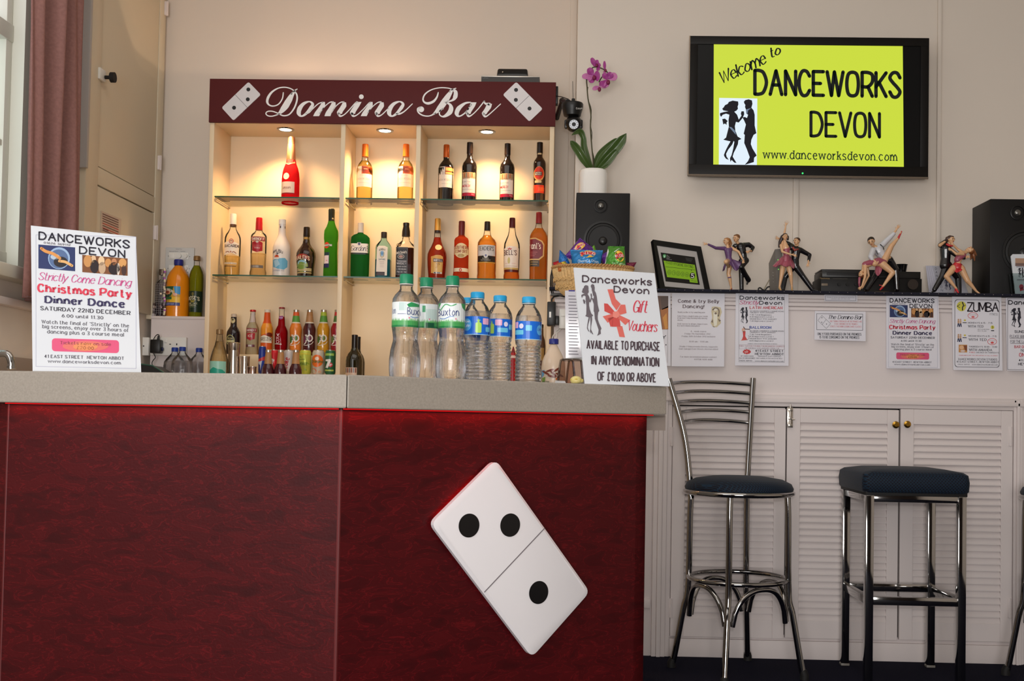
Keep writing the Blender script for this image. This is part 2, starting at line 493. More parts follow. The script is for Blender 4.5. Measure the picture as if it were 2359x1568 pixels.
def sheet(name, corners, mp, thick, m, parent=None, layer=0, smooth=0):
    """flat card: four picture corners laid on a surface, with thickness towards the back"""
    c = [mp(x, y, layer) for x, y in corners]
    n = (c[1]-c[0]).cross(c[3]-c[0]).normalized()
    if n.dot(EYEV - c[0]) < 0: n = -n
    b = MB(); b.prism(c, -n * thick); return b.build(name, m, parent, smooth=0)
def crop_pts(crop, pts): return [(crop[0]+x/crop[2], crop[1]+y/crop[2]) for x, y in pts]
def zat(px, py, Y): return P(px, py, Y).z
def xat(px, py, Y): return P(px, py, Y).x

# ================================================================== room shell
XL, YB, YC, YM = -2.045, 5.55, 5.08, 4.81
XC = xat(1325, 400, YC)
ZC = 3.35
def shell(name, a, b, m):
    o = MB().box(a, b).build(name, m, smooth=0); return struct(o)
fl = MB().grid(lambda u, v: Vector((XL-0.3 + 6.3*u, -3.6 + 9.3*v, 0)), 4, 4).prism([(XL-0.3,-3.6,-0.05),(4,-3.6,-0.05),(4,5.7,-0.05),(XL-0.3,5.7,-0.05)], (0,0,0.03)).build('floor', m_floor, smooth=0); struct(fl)
shell('ceiling', (XL-0.3, -3.6, ZC), (4, 5.7, ZC+0.05), m_ceil)
shell('wall_back', (XL, YB, 0), (XC+0.02, YB+0.08, ZC), m_wall)
shell('wall_right', (XC, YC, 0), (4.0, YB+0.08, ZC), m_wall)          # chimney breast that carries the screen
m_rear = mat('rear_wall_darkened', (74, 62, 58), 0.8)  # dark colour stands in for an unlit room end in chrome reflections
shell('wall_front', (XL-0.3, -3.66, 0), (4.0, -3.6, ZC), m_rear)
shell('wall_side', (3.9, -3.6, 0), (4.0, YC, ZC), m_wall)
def lw(px, py, dx=0.026):                                    # point on the left wall plane, dx in front of the plaster
    d = ray(px, py); return EYEV + d * ((XL+dx) / d.x)
# left wall with a window opening
WY0, WY1 = 2.9, lw(74, 200, 0.012).y; WZ0, WZ1 = lw(40, 618).z, 3.1
wl = MB()
wl.box((XL-0.25, -3.6, 0), (XL, WY0, ZC)); wl.box((XL-0.25, WY1, 0), (XL, YB+0.08, ZC))
wl.box((XL-0.25, WY0, 0), (XL, WY1, WZ0)); wl.box((XL-0.25, WY0, WZ1), (XL, WY1, ZC))
struct(wl.build('wall_left', m_wall, smooth=0))
# window
win = thing('window_1', None, None, (XL, (WY0+WY1)/2, WZ0)); struct(win)
m_frost = mat('frosted_pane', (205, 222, 224), 0.5, emit=0.72); m_wfr = mat('window_gloss_paint', (226, 226, 214), 0.4)  # both panes emit evenly, in place of daylight from outside
yv = lw(51, 300, 0.012).y
f = MB(); f.box((XL-0.10, yv, WZ0), (XL+0.012, WY1-0.002, WZ1)); f.box((XL-0.10, WY0, WZ0), (XL-0.02, WY0+0.08, WZ1)); f.box((XL-0.10, WY0, WZ1-0.06), (XL-0.02, WY1, WZ1))
f.build('window_frame', m_wfr, win)
s = MB(); z1 = lw(20, 48).z; z2 = lw(20, 316).z; z3 = lw(20, 572).z
s.box((XL-0.09, WY0+0.08, z1-0.03), (XL-0.03, yv, z1+0.035), 0.004); s.box((XL-0.075, WY0+0.08, z2-0.012), (XL-0.04, yv, z2+0.012), 0.003)
s.box((XL-0.09, WY0+0.08, WZ0), (XL-0.03, yv, z3), 0.004); s.box((XL-0.09, yv-0.045, WZ0), (XL-0.035, yv, WZ1), 0.004)
s.build('sash', m_wfr, win)
p = MB(); p.box((XL-0.072, WY0+0.08, WZ0), (XL-0.066, yv-0.02, z1)); p.build('frosted_pane', m_frost, win)
p = MB(); p.box((XL-0.072, WY0+0.08, z1), (XL-0.066, yv-0.02, WZ1)); p.build('upper_pane', mat('upper_pane', (222, 228, 240), 0.3, emit=0.7), win)
s = MB(); s.box((XL-0.1, WY0-0.03, WZ0-0.05), (XL+0.07, WY1+0.02, WZ0), 0.008); s.build('window_sill', m_wfr, win)
lt = MB(); lc = lw(4, 622); lt.box((XL-0.03, lc.y-0.06, lc.z-0.02), (XL+0.0, lc.y+0.03, lc.z+0.035), 0.004); lt.build('catch', m_wplastic, win)
# dado ledge and pipe boxing along the left wall
zd = lw(40, 690).z
struct(MB().box((XL, 0.8, zd-0.03), (XL+0.04, 4.75, zd), 0.006).build('trim_1', m_white))
z_s = lw(40, 822).z
struct(MB().box((XL, 0.8, z_s-0.06), (XL+0.02, 5.28, z_s), 0.004).build('trim_2', mat('grey_upstand', (150, 138, 130), 0.5)))
# alcove cover strip beside the chimney breast
xs = xat(1308, 400, YB-0.01)
struct(MB().box((xs, YB-0.018, 0), (XC, YB, ZC), 0.004).build('trim_3', m_wall))
# cable covers on the chimney breast
x1, x2 = xat(1826, 460, YC), xat(1839, 460, YC)
struct(MB().box((x1, YC-0.014, 1.55), (x2, YC, zat(1830, 380, YC)), 0.003).build('trim_4', m_wall))
x1, x2 = xat(2157, 300, YC), xat(2166, 300, YC)
struct(MB().box((x1, YC-0.014, 1.55), (x2, YC, ZC), 0.003).build('trim_5', m_wall))

# ------------------------------------------------------------------ curtain
cu = thing('curtain', 'mauve brown velvet curtain hanging beside the white window', 'curtain', (XL+0.08, 4.3, 1.4))
ya, yb = lw(60, 250, 0.09).y, lw(186, 250, 0.09).y; zb = zat(70, 692, 4.1)
def cfn(u, v):
    y = ya + (yb-ya)*u
    x = XL + 0.085 + 0.030*math.sin(u*17) + 0.012*math.sin(u*41+1.3+v*2) + 0.008*math.sin(u*9+v*5)
    return Vector((x, y, zb + (ZC-0.06-zb)*v))
m_cur = mat('curtain_velvet', (146, 106, 100), 0.9, bump=0.25, bscale=90, var=0.10, spec=0.15)
cb = MB(); cb.grid(cfn, 90, 24); co = cb.build('cloth', m_cur, cu, smooth=80)
md = co.modifiers.new('thickness', 'SOLIDIFY'); md.thickness = 0.006
hm = MB(); hm.tube([cfn(k/40, 0.002)+Vector((0.002,0,0)) for k in range(41)], 0.006, 8); hm.build('hem', mat('curtain_hem', (110, 80, 78), 0.9), cu)

# ------------------------------------------------------------------ built-in cupboard on the left wall
cp = thing('wall_cupboard', 'cream painted cupboard built into the left wall beside the curtain', 'cupboard', (XL, 5.0, 1.5))
q1, q2 = lw(222, 386), lw(356, 451); zu = (q1.z+q2.z)/2; q3, q4 = lw(216, 424), lw(352, 485); zl = (q3.z+q4.z)/2
yA, yB_ = q1.y, q2.y
fr = MB(); fr.box((XL, lw(196, 300).y, 1.44), (XL+0.035, yA, ZC-0.01), 0.004); fr.box((XL, yB_, 1.44), (XL+0.03, YB-0.03, ZC-0.01), 0.004); fr.box((XL, yA, zl), (XL+0.028, yB_, zu), 0.002)
fr.build('frame', m_cream, cp)
st = MB(); st.box((XL, lw(196, 300).y-0.02, 2.0), (XL+0.045, lw(196, 300).y, ZC-0.01), 0.003); st.build('edge_strip', mat('grey_edge', (178, 174, 172), 0.5), cp)
d1 = MB(); d1.box((XL+0.004, yA+0.003, zu+0.004), (XL+0.026, yB_-0.003, ZC-0.03), 0.002); ud = d1.build('upper_door', m_cream, cp)
d2 = MB(); d2.box((XL+0.004, yA+0.003, 1.46), (XL+0.026, yB_-0.003, zl-0.006), 0.002); ld = d2.build('lower_door', m_cream, cp)
for (px, py, par) in ((363, 375, ud), (379, 20, ud), (355, 536, ld)):
    h = lw(px, py); hb = MB(); hb.box((XL+0.024, h.y-0.012, h.z-0.035), (XL+0.042, h.y+0.012, h.z+0.035), 0.004); hb.tube([(XL+0.040, h.y, h.z-0.036), (XL+0.040, h.y, h.z+0.036)], 0.006, 8)
    hb.build('hinge', m_white, par)
h = lw(232, 178); lb = MB(); lb.box((XL+0.026, h.y-0.05, h.z-0.02), (XL+0.045, h.y+0.01, h.z+0.03), 0.004); la = lb.build('latch', m_wplastic, ud)
kb = MB(); kb.disc((XL+0.045, h.y+0.0, h.z), (1, 0, 0), 0.008, 0.03); kb.disc((XL+0.07, h.y, h.z), (1, 0, 0), 0.022, 0.018); kb.build('latch_knob', m_dark, ud)
nm = plane_map((XL+0.028, 0, 0), (1, 0, 0))
nt_ = thing('notice_sheet', 'small printed notice sheet taped on the cream cupboard door', 'notice', tuple(lw(255, 520)))
CR1 = (0, 0, 2.8)
sheet('paper', crop_pts(CR1, [(652,1358),(783,1412),(775,1560),(648,1505)]), nm, 0.001, mat('aged_paper', (205, 188, 172), 0.6), nt_, 1)
a = Art(nm, 0.42, CR1)
for k in range(8):
    y = 1400 + k*15; a.rect(662, y-4, 765, y+3, (120, 80, 75) if k not in (4, 6) else (190, 80, 70), 3)
a.rect(665, 1478, 700, 1484, (110, 80, 75), 3); a.build('print', nt_)

# ================================================================== mantel with louvre cupboards
mc = thing('fireplace_surround', 'white painted mantelpiece with louvred cupboard doors under the wall screen', 'mantelpiece', (1.0, YM, 0))
zs = (zat(1700, 667, YM-0.06) + zat(2100, 672.5, YM-0.06)) / 2      # shelf top
XM0, XM1 = xat(1276, 760, YM), 2.6
b = MB(); b.box((XM0, YM, 0), (XM1, YC-0.002, zs-0.03)); b.build('carcass', m_white, mc, smooth=0)
b = MB(); b.box((XM0-0.02, YM-0.014, zs-0.030), (XM1+0.02, YC-0.002, zs-0.0118), 0.002); b.build('mantel_shelf', m_white, mc)
b = MB(); n = 260
b.box((XM0-0.022, YM-0.060, zs-0.0115), (XM1+0.02, YC-0.002, zs), 0.002); sf = b.build('navy_shelf_cover', mat('navy_cover', (18, 18, 34), 0.9, bump=0.5, bscale=300, var=0.5), mc)
b = MB()
for k in range(70):
    xx = XM0 + (XM1-XM0)*(k+0.5)/70; b.ball((xx, YM-0.0605, zs-0.0055), 0.0014, 6, 4)
b.build('stud', m_steel, sf); tag(sf.children[0], kind='stuff')
def zr(y_px, x_px=1900): return zat(x_px, y_px, YM)
b = MB()
for (ya_, yb_, d) in ((690, 697, 0.010), (699, 707, 0.016), (708, 716, 0.008)):
    b.box((XM0, YM-d, zr(yb_)), (XM1, YM+0.002, zr(ya_)), 0.003)
b.build('frieze_moulding', m_white, mc)
xl0, xl1 = xat(1503, 1200, YM), xat(1545, 1200, YM); xr0, xr1 = xat(2330, 1200, YM), xat(2357, 1200, YM)
za, zb_ = zr(912), zr(938)
b = MB()
for (i0, d) in ((0.0, 0.022), (0.016, 0.030), (0.032, 0.018)):
    b.box((xl0+0.006, YM-d, za-0.016-i0), (xr1-0.006, YM+0.002, za-i0+0.001), 0.003)
b.build('architrave_top', m_white, mc)
for (u0_, u1_, sg) in ((xl0, xl1, 1), (xr0, xr1, -1)):
    b = MB(); wv = (u1_-u0_)
    for k, d in enumerate((0.022, 0.030, 0.024, 0.016)):
        b.box((u0_+wv*k/4, YM-d, 0.0), (u0_+wv*(k+1)/4, YM+0.002, za-0.003), 0.003)
    b.build('architrave_side', m_white, mc)
b = MB(); b.box((xl0-0.10, YM-0.006, 0), (xl0-0.004, YM+0.002, zr(920)), 0.002); b.box((xl0-0.10, YM-0.016, zr(1400, 1490)), (xl0-0.004, YM, zr(1378, 1490)), 0.004)
b.build('side_panel', m_white, mc)
# doors
m_slat = m_white
def louvre(x0, x1, px0, px1, yt, ybm, sy0, sy1, name_knob):
    xm = (px0+px1)/2; zt, zb2 = zat(xm, yt, YM), zat(xm, ybm, YM); s0, s1 = zat(xm, sy0, YM), zat(xm, sy1, YM)
    sx0, sx1 = x0 + 0.055, x1 - 0.048
    b = MB()
    b.box((x0, YM-0.020, zb2), (sx0, YM+0.004, zt), 0.002); b.box((sx1, YM-0.020, zb2), (x1, YM+0.004, zt), 0.002)
    b.box((sx0, YM-0.020, s0), (sx1, YM+0.004, zt), 0.002); b.box((sx0, YM-0.020, zb2), (sx1, YM+0.004, s1), 0.002)
    b.box((sx0, YM-0.001, s1), (sx1, YM+0.004, s0))
    n = 30; pitch = (s0-s1)/n
    for k in range(n):
        zc = s1 + pitch*(k+0.5)
        b.hexa([(sx0, YM-0.018, zc-pitch*0.62), (sx1, YM-0.018, zc-pitch*0.62), (sx1, YM-0.002, zc+pitch*0.42), (sx0, YM-0.002, zc+pitch*0.42),
                (sx0, YM-0.018, zc-pitch*0.45), (sx1, YM-0.018, zc-pitch*0.45), (sx1, YM-0.002, zc+pitch*0.62), (sx0, YM-0.002, zc+pitch*0.62)])
    return b.build('louvred_door', m_slat, mc, smooth=0)
xd = [xat(1546, 1200, YM), xat(1806, 1200, YM), xat(1809, 1200, YM), xat(2066, 1200, YM), xat(2070, 1200, YM), xat(2328, 1200, YM)]
D1 = louvre(xd[0], xd[1], 1546, 1806, 940, 1466, 972, 1423, 0)
D2 = louvre(xd[2], xd[3], 1809, 2066, 942, 1470, 975, 1428, 1)
D3 = louvre(xd[4], xd[5], 2070, 2328, 944, 1474, 979, 1432, 1)
b = MB(); b.box((xd[0]-0.004, YM-0.0015, zr(941, 1900)), (xd[5]+0.004, YM+0.001, zr(936, 1900))); b.box((xd[3], YM-0.0015, 0.1), (xd[4], YM+0.001, zr(941, 2068))); b.box((xd[1], YM-0.0015, 0.1), (xd[2], YM+0.001, zr(941, 2068)))
b.build('door_gap_shade', m_dark, mc, smooth=0)  # dark strips laid in as the shade between and above the doors
for (px, py, dr) in ((2060.5, 978, D2), (2087, 977, D3)):
    c = P(px, py, YM-0.02); b = MB(); b.tube([c, c+Vector((0,-0.010,0)), c+Vector((0,-0.012,0)), c+Vector((0,-0.022,0)), c+Vector((0,-0.027,0))], [0.006, 0.006, 0.013, 0.015, 0.008], 18)
    o = b.build('knob', m_brass, dr); tag(o, 'small round brass knob')
c = P(1820, 938, YM-0.02); b = MB(); b.box((c.x-0.012, c.y-0.004, c.z-0.085), (c.x+0.012, c.y, c.z), 0.001); b.tube([c+Vector((0,-0.008,0.012)), c+Vector((0,-0.008,-0.075))], 0.004, 8); b.tube([c+Vector((0,-0.008,-0.05)), c+Vector((0.018,-0.016,-0.05))], 0.003, 8)
for dz in (-0.01, -0.045, -0.075): b.box((c.x-0.009, c.y-0.013, c.z+dz-0.006), (c.x+0.009, c.y-0.003, c.z+dz+0.006), 0.001)
tag(b.build('bolt', m_steel, D2), 'small silver barrel bolt')
for (px, py, dr) in ((1548, 1005, D1), (1546, 1400, D1), (2328, 1005, D3), (2326, 1400, D3)):
    c = P(px, py, YM-0.02); b = MB(); b.box((c.x-0.008, c.y-0.004, c.z-0.04), (c.x+0.008, c.y+0.004, c.z+0.04), 0.001); b.tube([c+Vector((0,-0.004,-0.04)), c+Vector((0,-0.004,0.04))], 0.004, 8); b.build('hinge', m_white, dr)
b = MB(); b.box((xd[0]-0.002, YM-0.012, 0), (xd[5]+0.002, YM+0.002, zr(1474, 1900)-0.004), 0.003); b.build('plinth', m_white, mc)

# ================================================================== posters on the mantel
CR6, CR7 = (1500, 660, 5.617), (1860, 660, 4.7275)
YP = YM - 0.020
pm = front_map(YP)
BLK, RED, BLU, PNK, GRY = (42, 40, 52), (205, 62, 74), (62, 84, 168), (206, 72, 128), (120, 116, 122)
m_lamp = mat('laminated_paper', (226, 224, 232), 0.3, coat=0.3)
def poster(name, label, cat, crop, corners):
    cs = crop_pts(crop, corners); c = P(sum(x for x, _ in cs)/4, max(y for _, y in cs), YP)
    t = thing(name, label, cat, tuple(c)); sheet('laminated_sheet', cs, pm, 0.0015, m_lamp, t); return t, Art(pm, 0.012, crop)
t, a = poster('poster', 'pale poster headed Come & try Belly Dancing with a sepia drawing', 'poster', CR6, [(270,85),(952,90),(945,1035),(262,1030)])
a.text('Come & try Belly', 352, 876, 208, 40, (92, 66, 72), 'slab', 1.7); a.text('Dancing!', 414, 684, 276, 40, (92, 66, 72), 'slab', 1.7)
for (s_, x0, x1, y) in (('Would you like to try something new?', 345, 700, 340), ('Come & have a laugh & make new friends', 340, 732, 390), ('at my new Friday morning belly dancing', 340, 722, 415), ('classes', 340, 408, 440), ('Great exercise for all ages, shapes & sizes', 340, 728, 490), ('in a fun & relaxed atmosphere', 340, 628, 514), ('8 - week course', 515, 712, 587), ('Friday 7th September 2012 -', 436, 785, 619), ('Friday 26th October 2012 inclusive', 398, 830, 652), ('10.00 am - 11.00 am', 492, 736, 719), ('Studio 2 Danceworks Devon, (opposite', 366, 860, 784), ('East Garage) East Street, Newton Abbot', 362, 868, 815), ('For more information please contact', 378, 848, 917)):
    a.text(s_, x0, x1, y, 17, (120, 100, 106), 'slab', 1.3)
a.text('01758 420 648', 560, 790, 950, 17, (120, 100, 106), 'slab', 1.3)
SEP, SEP2 = (205, 192, 158), (128, 112, 98)
a.ell(845, 320, 66, 62, SEP, 1); a.poly([(785,262),(830,255),(900,270),(915,330),(890,400),(905,470),(850,525),(800,520),(770,470),(790,400),(780,330)], SEP, 2)
a.ell(830, 290, 30, 26, (228, 222, 205), 3); a.poly([(808,330),(850,330),(858,400),(850,500),(815,515),(805,430)], (232, 228, 212), 3)
a.stroke(smooth_pts([(800,300),(825,275),(862,285),(880,320),(870,380)]), 16, SEP2, 4); a.ell(835, 345, 16, 14, SEP2, 4); a.poly([(862,410),(905,440),(880,455)], SEP2, 4); a.poly([(800,420),(775,455),(800,470)], SEP2, 4); a.poly([(790,508),(830,520),(812,526)], SEP2, 4)
a.build('print', t)
t, a = poster('poster', 'poster listing Latin American courses in red and Ballroom courses in blue', 'poster', CR6, [(1095,65),(1778,75),(1778,1025),(1085,1020)])
a.frame(1135, 102, 1727, 978, 3, GRY)
a.text('Danceworks', 1150, 1718, 166, 42, BLK, 'round', 2.4); a.text('Devon', 1402, 1690, 230, 40, BLK, 'round', 2.4); a.text('Strictly', 1142, 1388, 228, 48, PNK, 'script', 1.3)
couple(a, 1150, 262, 1255, 476, BLK)
a.text('LATIN AMERICAN', 1278, 1696, 288, 32, RED, 'slab', 2.0)
for (s_, x0, x1, y, c_) in (('12 WEEK COURSES COMMENCING', 1278, 1716, 325, 0), ('TUESDAY 15TH JANUARY', 1276, 1592, 343, 0), ('7.30 Total Beginners', 1276, 1556, 372, 1), ('8.30 Improvers Level 1', 1276, 1580, 398, 1), ('WEDNESDAY 9TH JANUARY', 1276, 1624, 426, 0), ('7.30 Improvers Level 2', 1276, 1580, 452, 1), ('12 WEEK COURSES COMMENCING', 1276, 1716, 580, 0), ('THURSDAY 10TH JANUARY', 1276, 1612, 598, 0), ('7.30 Total Beginners', 1276, 1556, 626, 1), ('8.30 Improvers Level 1', 1276, 1580, 653, 1), ('WEDNESDAY 9TH JANUARY', 1276, 1624, 681, 0), ('8.45 Improvers Level 2', 1276, 1580, 708, 1), ('COURSES 1 PER SESSION PER PERSON (12 WEEKS)', 1252, 1630, 744, 0)):
    a.text(s_, x0, x1, y, 14 if 'COURSES 1' not in s_ else 10, (70, 62, 72), 'slab', 1.5)
a.text('BALLROOM', 1276, 1552, 542, 30, BLU, 'slab', 2.0)
a.frame(1140, 752, 1724, 810, 2, (140, 110, 120)); a.text('FREE TASTER EVENING FOR BEGINNERS COURSES', 1142, 1722, 778, 16, (160, 80, 95), 'slab', 1.3); a.text('ON TUESDAY 8TH JANUARY FROM 7.30', 1215, 1655, 803, 14, (120, 90, 105), 'slab', 1.3)
a.ell(1195, 560, 22, 26, (214, 170, 150), 2); a.poly([(1185,580),(1222,575),(1218,640),(1245,690),(1175,690),(1190,640)], (205, 70, 66), 2); a.poly([(1160,700),(1250,690),(1205,640)], (214, 150, 140), 1); a.stroke([(1195,520),(1215,548),(1275,552)], 10, (90, 60, 60), 3); a.stroke(smooth_pts([(1225,690),(1265,670),(1258,630)]), 5, (150, 130, 130), 3)
pts = [(1238+58*(1 if k % 2 else 0.8)*math.cos(k*PI/10), 842+34*(1 if k % 2 else 0.8)*math.sin(k*PI/10)) for k in range(20)]
a.poly(pts, (196, 48, 50), 2); a.text('10%', 1208, 1268, 853, 22, (240, 235, 235), 'round', 2.0, ang=0.3)
a.text('41 EAST STREET', 1352, 1710, 843, 25, BLK, 'slab', 2.0); a.text('NEWTON ABBOT', 1345, 1716, 884, 25, BLK, 'slab', 2.0)
for (s_, x0, x1, y, h_) in (('(OPPOSITE EAST GARAGE)', 1385, 1678, 908, 12), ('OFF COURSES PAID IN', 1160, 1322, 905, 14), ('FULL BY 22ND NOVEMBER', 1140, 1340, 932, 14), ('FREE PARKING AFTER 6.00 (30 METRES)', 1358, 1696, 934, 11), ('01626 369112', 1145, 1305, 963, 13), ('www.danceworksdevon.com', 1345, 1712, 970, 14)):
    a.text(s_, x0, x1, y, h_, (60, 55, 66), 'slab', 1.6)
a.build('print', t)
# poster partly behind the voucher sign
t, a = poster('poster', 'poster with a brown photograph, mostly hidden behind the gift voucher sign', 'poster', CR6, [(-290,78),(250,84),(252,1026),(-290,1020)])
a.rect(-220, 118, 222, 552, (112, 84, 70), 1); a.poly([(120,300),(222,250),(222,552),(150,552)], (176, 110, 60), 2); a.poly([(150,400),(200,340),(215,540),(180,552)], (214, 150, 70), 3); a.poly([(120,130),(222,125),(222,270),(140,300)], (92, 74, 66), 2)
a.text('TODAY', -120, 190, 670, 40, BLK, 'round', 2.0); a.rect(185, 745, 198, 760, BLK, 2); a.rect(212, 560, 216, 985, (150, 146, 150), 1); a.build('print', t)
# small strip notice
t, a = poster('notice', 'narrow white strip notice in a thin black border under the shelf', 'notice', CR7, [(185,88),(545,95),(545,165),(185,158)])
a.frame(195, 98, 530, 152, 4, GRY); a.text('Prices of drinks are displayed separately', 215, 515, 122, 9, GRY, 'round', 1.4); a.text('please ask at the bar', 260, 465, 138, 9, GRY, 'round', 1.4); a.build('print', t)
# domino bar notice
t, a = poster('notice', 'landscape notice with a domino drawing and red small print', 'notice', CR7, [(80,265),(635,272),(635,595),(75,578)])
a.frame(100, 294, 604, 474, 4, BLK)
dm = [(158,312),(252,402),(206,456),(114,368)]
for k in range(4): a.stroke([dm[k], dm[(k+1) % 4]], 3, (110, 108, 114), 2)
a.stroke([(205,357),(160,412)], 3, (110, 108, 114), 2)
for q in ((158,338),(156,388),(208,407)): a.ell(q[0], q[1], 5, 5, BLK, 2, 10)
a.text('The Domino Bar', 222, 590, 352, 40, BLK, 'script', 1.3)
for (s_, x0, x1, y) in (('ONLY DRINKS PURCHASED ON THE PREMISES ARE', 246, 594, 386), ('TO BE CONSUMED ON THE PREMISES', 292, 548, 414), ('STRICTLY NO DRINKS DURING DANCE CLASSES', 248, 588, 442)): a.text(s_, x0, x1, y, 16, (206, 88, 96), 'slab', 1.2)
a.text('ONLY FOOD PURCHASED ON THE PREMISES', 112, 586, 528, 24, BLK, 'slab', 2.0); a.text('IS TO BE CONSUMED ON THE PREMISES', 134, 564, 563, 24, BLK, 'slab', 2.0); a.build('print', t)

def christmas(a, X, Yf, k, lay=1):
    """the Christmas party poster; X, Yf map the reference crop 7 layout, k scales heights"""
    T = lambda s_, x0, x1, y, h, c_, st='slab', wt=None: a.text(s_, X(x0), X(x1), Yf((x0+x1)/2, y), h*k, c_, st, wt)
    xm = lambda x0, x1: (x0+x1)/2
    a.frame(X(882), Yf(1150, 125), X(1418), Yf(1150, 880), 2.5*k, (170, 170, 190), 1)
    T('DANCEWORKS', 900, 1380, 172, 40, BLK, 'round', 2.2); T('DEVON', 1116, 1356, 230, 38, BLK, 'round', 2.2); T('01626 369112', 926, 1066, 193, 10, GRY, 'slab')
    a.rect(X(896), Yf(994, 200), X(1092), Yf(994, 334), (44, 54, 98), 1)
    a.ell(X(1006), Yf(1006, 268), 62*k, 62*k, (150, 176, 208), 2); a.ell(X(1004), Yf(1004, 272), 54*k, 54*k, (86, 108, 148), 3); a.ell(X(1015), Yf(1015, 288), 40*k, 30*k, (44, 40, 44), 4)
    a.ell(X(985), Yf(985, 262), 26*k, 16*k, (176, 190, 205), 4); a.stroke(smooth_pts([(X(912), Yf(912, 222)), (X(935), Yf(935, 236)), (X(975), Yf(975, 246)), (X(1010), Yf(1010, 268))]), 17*k, (214, 146, 80), 5); a.stroke(smooth_pts([(X(1008), Yf(1008, 284)), (X(1040), Yf(1040, 286)), (X(1075), Yf(1075, 304))]), 15*k, (220, 170, 110), 5)
    a.rect(X(1130), Yf(1250, 236), X(1372), Yf(1250, 336), (122, 76, 46), 1)
    for (x, y, rx, ry, c_) in ((1160, 270, 24, 34, (196, 140, 84)), (1190, 255, 14, 20, (214, 178, 140)), (1195, 310, 24, 38, (44, 34, 36)), (1232, 262, 18, 26, (222, 190, 150)), (1236, 312, 20, 34, (190, 160, 130)), (1268, 270, 18, 24, (196, 138, 80)), (1300, 262, 15, 20, (186, 128, 90)), (1300, 316, 32, 36, (40, 30, 34)), (1345, 262, 22, 24, (206, 150, 90)), (1322, 318, 8, 34, (228, 214, 200)), (1352, 316, 14, 30, (70, 48, 44))):
        y2 = min(y, 336-ry); a.ell(X(x), Yf(x, y2), rx*k, ry*k, c_, 3)
    T('Strictly Come Dancing', 896, 1386, 396, 40, (200, 78, 138), 'script', 1.2); T('Christmas Party', 896, 1390, 462, 40, (212, 62, 84), 'slab', 2.5); T('Dinner Dance', 934, 1354, 522, 36, (58, 52, 88), 'slab', 2.4)
    T('SATURDAY 22ND DECEMBER', 908, 1384, 564, 20, (62, 60, 70), 'slab', 1.9); T('6.00 until 11.30', 1022, 1240, 598, 16, (92, 90, 98), 'slab', 1.7)
    T("Watch the final of 'Strictly' on the", 914, 1378, 638, 18, (92, 90, 98), 'slab', 1.6); T('big screens, enjoy over 3 hours of', 918, 1376, 664, 18, (92, 90, 98), 'slab', 1.6); T('dancing plus a 3 course meal', 944, 1350, 692, 18, (92, 90, 98), 'slab', 1.6)
    a.rrect(X(968), Yf(1147, 718), X(1326), Yf(1147, 792), 18*k, (216, 84, 122), 1); a.ell(X(1147), Yf(1147, 758), 130*k, 30*k, (220, 112, 104), 2); a.ell(X(1147), Yf(1147, 760), 70*k, 22*k, (224, 140, 92), 3)
    T('Tickets now on sale', 1012, 1282, 750, 16, (150, 66, 80), 'slab', 1.5); T('£20.00', 1102, 1190, 776, 16, (160, 84, 70), 'slab', 1.5)
    T('41 EAST STREET  NEWTON ABBOT', 930, 1352, 829, 16, (74, 72, 84), 'slab', 1.8); T('www.danceworksdevon.com', 948, 1334, 856, 16, (96, 94, 104), 'slab', 1.6)
t, a = poster('poster', 'Christmas Party Dinner Dance poster hung on the mantelpiece front', 'poster', CR7, [(858,100),(1428,105),(1445,895),(860,890)])
christmas(a, lambda x: x, lambda x, y: y, 1.0); a.build('print', t)
# fitness class poster
t, a = poster('poster', 'fitness class poster with yellow disc logo and rounded black border', 'poster', CR7, [(1575,108),(2112,115),(2125,915),(1588,908)])
for (r_, c_, l_) in (((1604,142,2092,878), (60, 56, 66), 1), ((1609,147,2087,873), (226, 224, 232), 2)): a.rrect(*r_, 30, c_, l_)
a.ell(1678, 214, 52, 54, (212, 204, 84), 3); a.stroke(smooth_pts([(1692,180),(1700,205),(1690,225),(1690,255)]), 12, BLK, 4); a.stroke([(1660,195),(1632,212),(1660,230)], 6, BLK, 4); a.stroke([(1705,212),(1722,200)], 6, BLK, 4); a.ell(1690, 172, 7, 7, BLK, 4)
a.text('ZUMBA', 1745, 2078, 268, 92, (48, 40, 50), 'round', 1.7, gap=1.6); a.text('FITNESS', 1988, 2072, 312, 22, BLK, 'round', 1.3)
a.ringe(1802, 316, 56, 36, 5, (206, 60, 66), 3); a.ell(1804, 330, 18, 10, (214, 90, 90), 4); a.text('Danceworks', 1762, 1844, 312, 10, (190, 120, 124), 'round', 1.5)
a.ringe(2012, 598, 52, 36, 5, (206, 60, 66), 3); a.ell(2013, 610, 18, 12, (214, 90, 90), 4); a.text('Danceworks', 1976, 2048, 592, 10, (190, 120, 124), 'round', 1.5)
for y in (352, 516):
    for (x, c_) in ((1645, (190, 150, 120)), (1668, (196, 160, 130))):
        a.ell(x, y+8, 9, 10, c_, 3); a.poly([(x-10,y+18),(x+10,y+18),(x+8,y+48),(x-8,y+48)], c_, 3); a.poly([(x-8,y+48),(x+8,y+48),(x+14,y+86),(x+4,y+86),(x-2,y+60),(x-6,y+86),(x-14,y+86)], (52, 60, 92), 3)
    a.ell(1715, y+14, 12, 10, (206, 190, 80), 3); a.rect(1690, y+36, 1735, y+44, BLK, 3)
a.ell(2016, 442, 20, 20, (212, 204, 84), 3); a.rect(2000, 474, 2034, 484, BLK, 3); a.stroke([(2012,432),(2022,440),(2014,454)], 5, BLK, 4)
a.rect(1648, 632, 1740, 716, (196, 140, 80), 3); a.ell(1680, 662, 24, 22, (222, 178, 140), 4); a.poly([(1700,640),(1738,640),(1738,700),(1715,690)], (130, 76, 50), 4); a.ell(1692, 700, 26, 12, (214, 196, 190), 4)
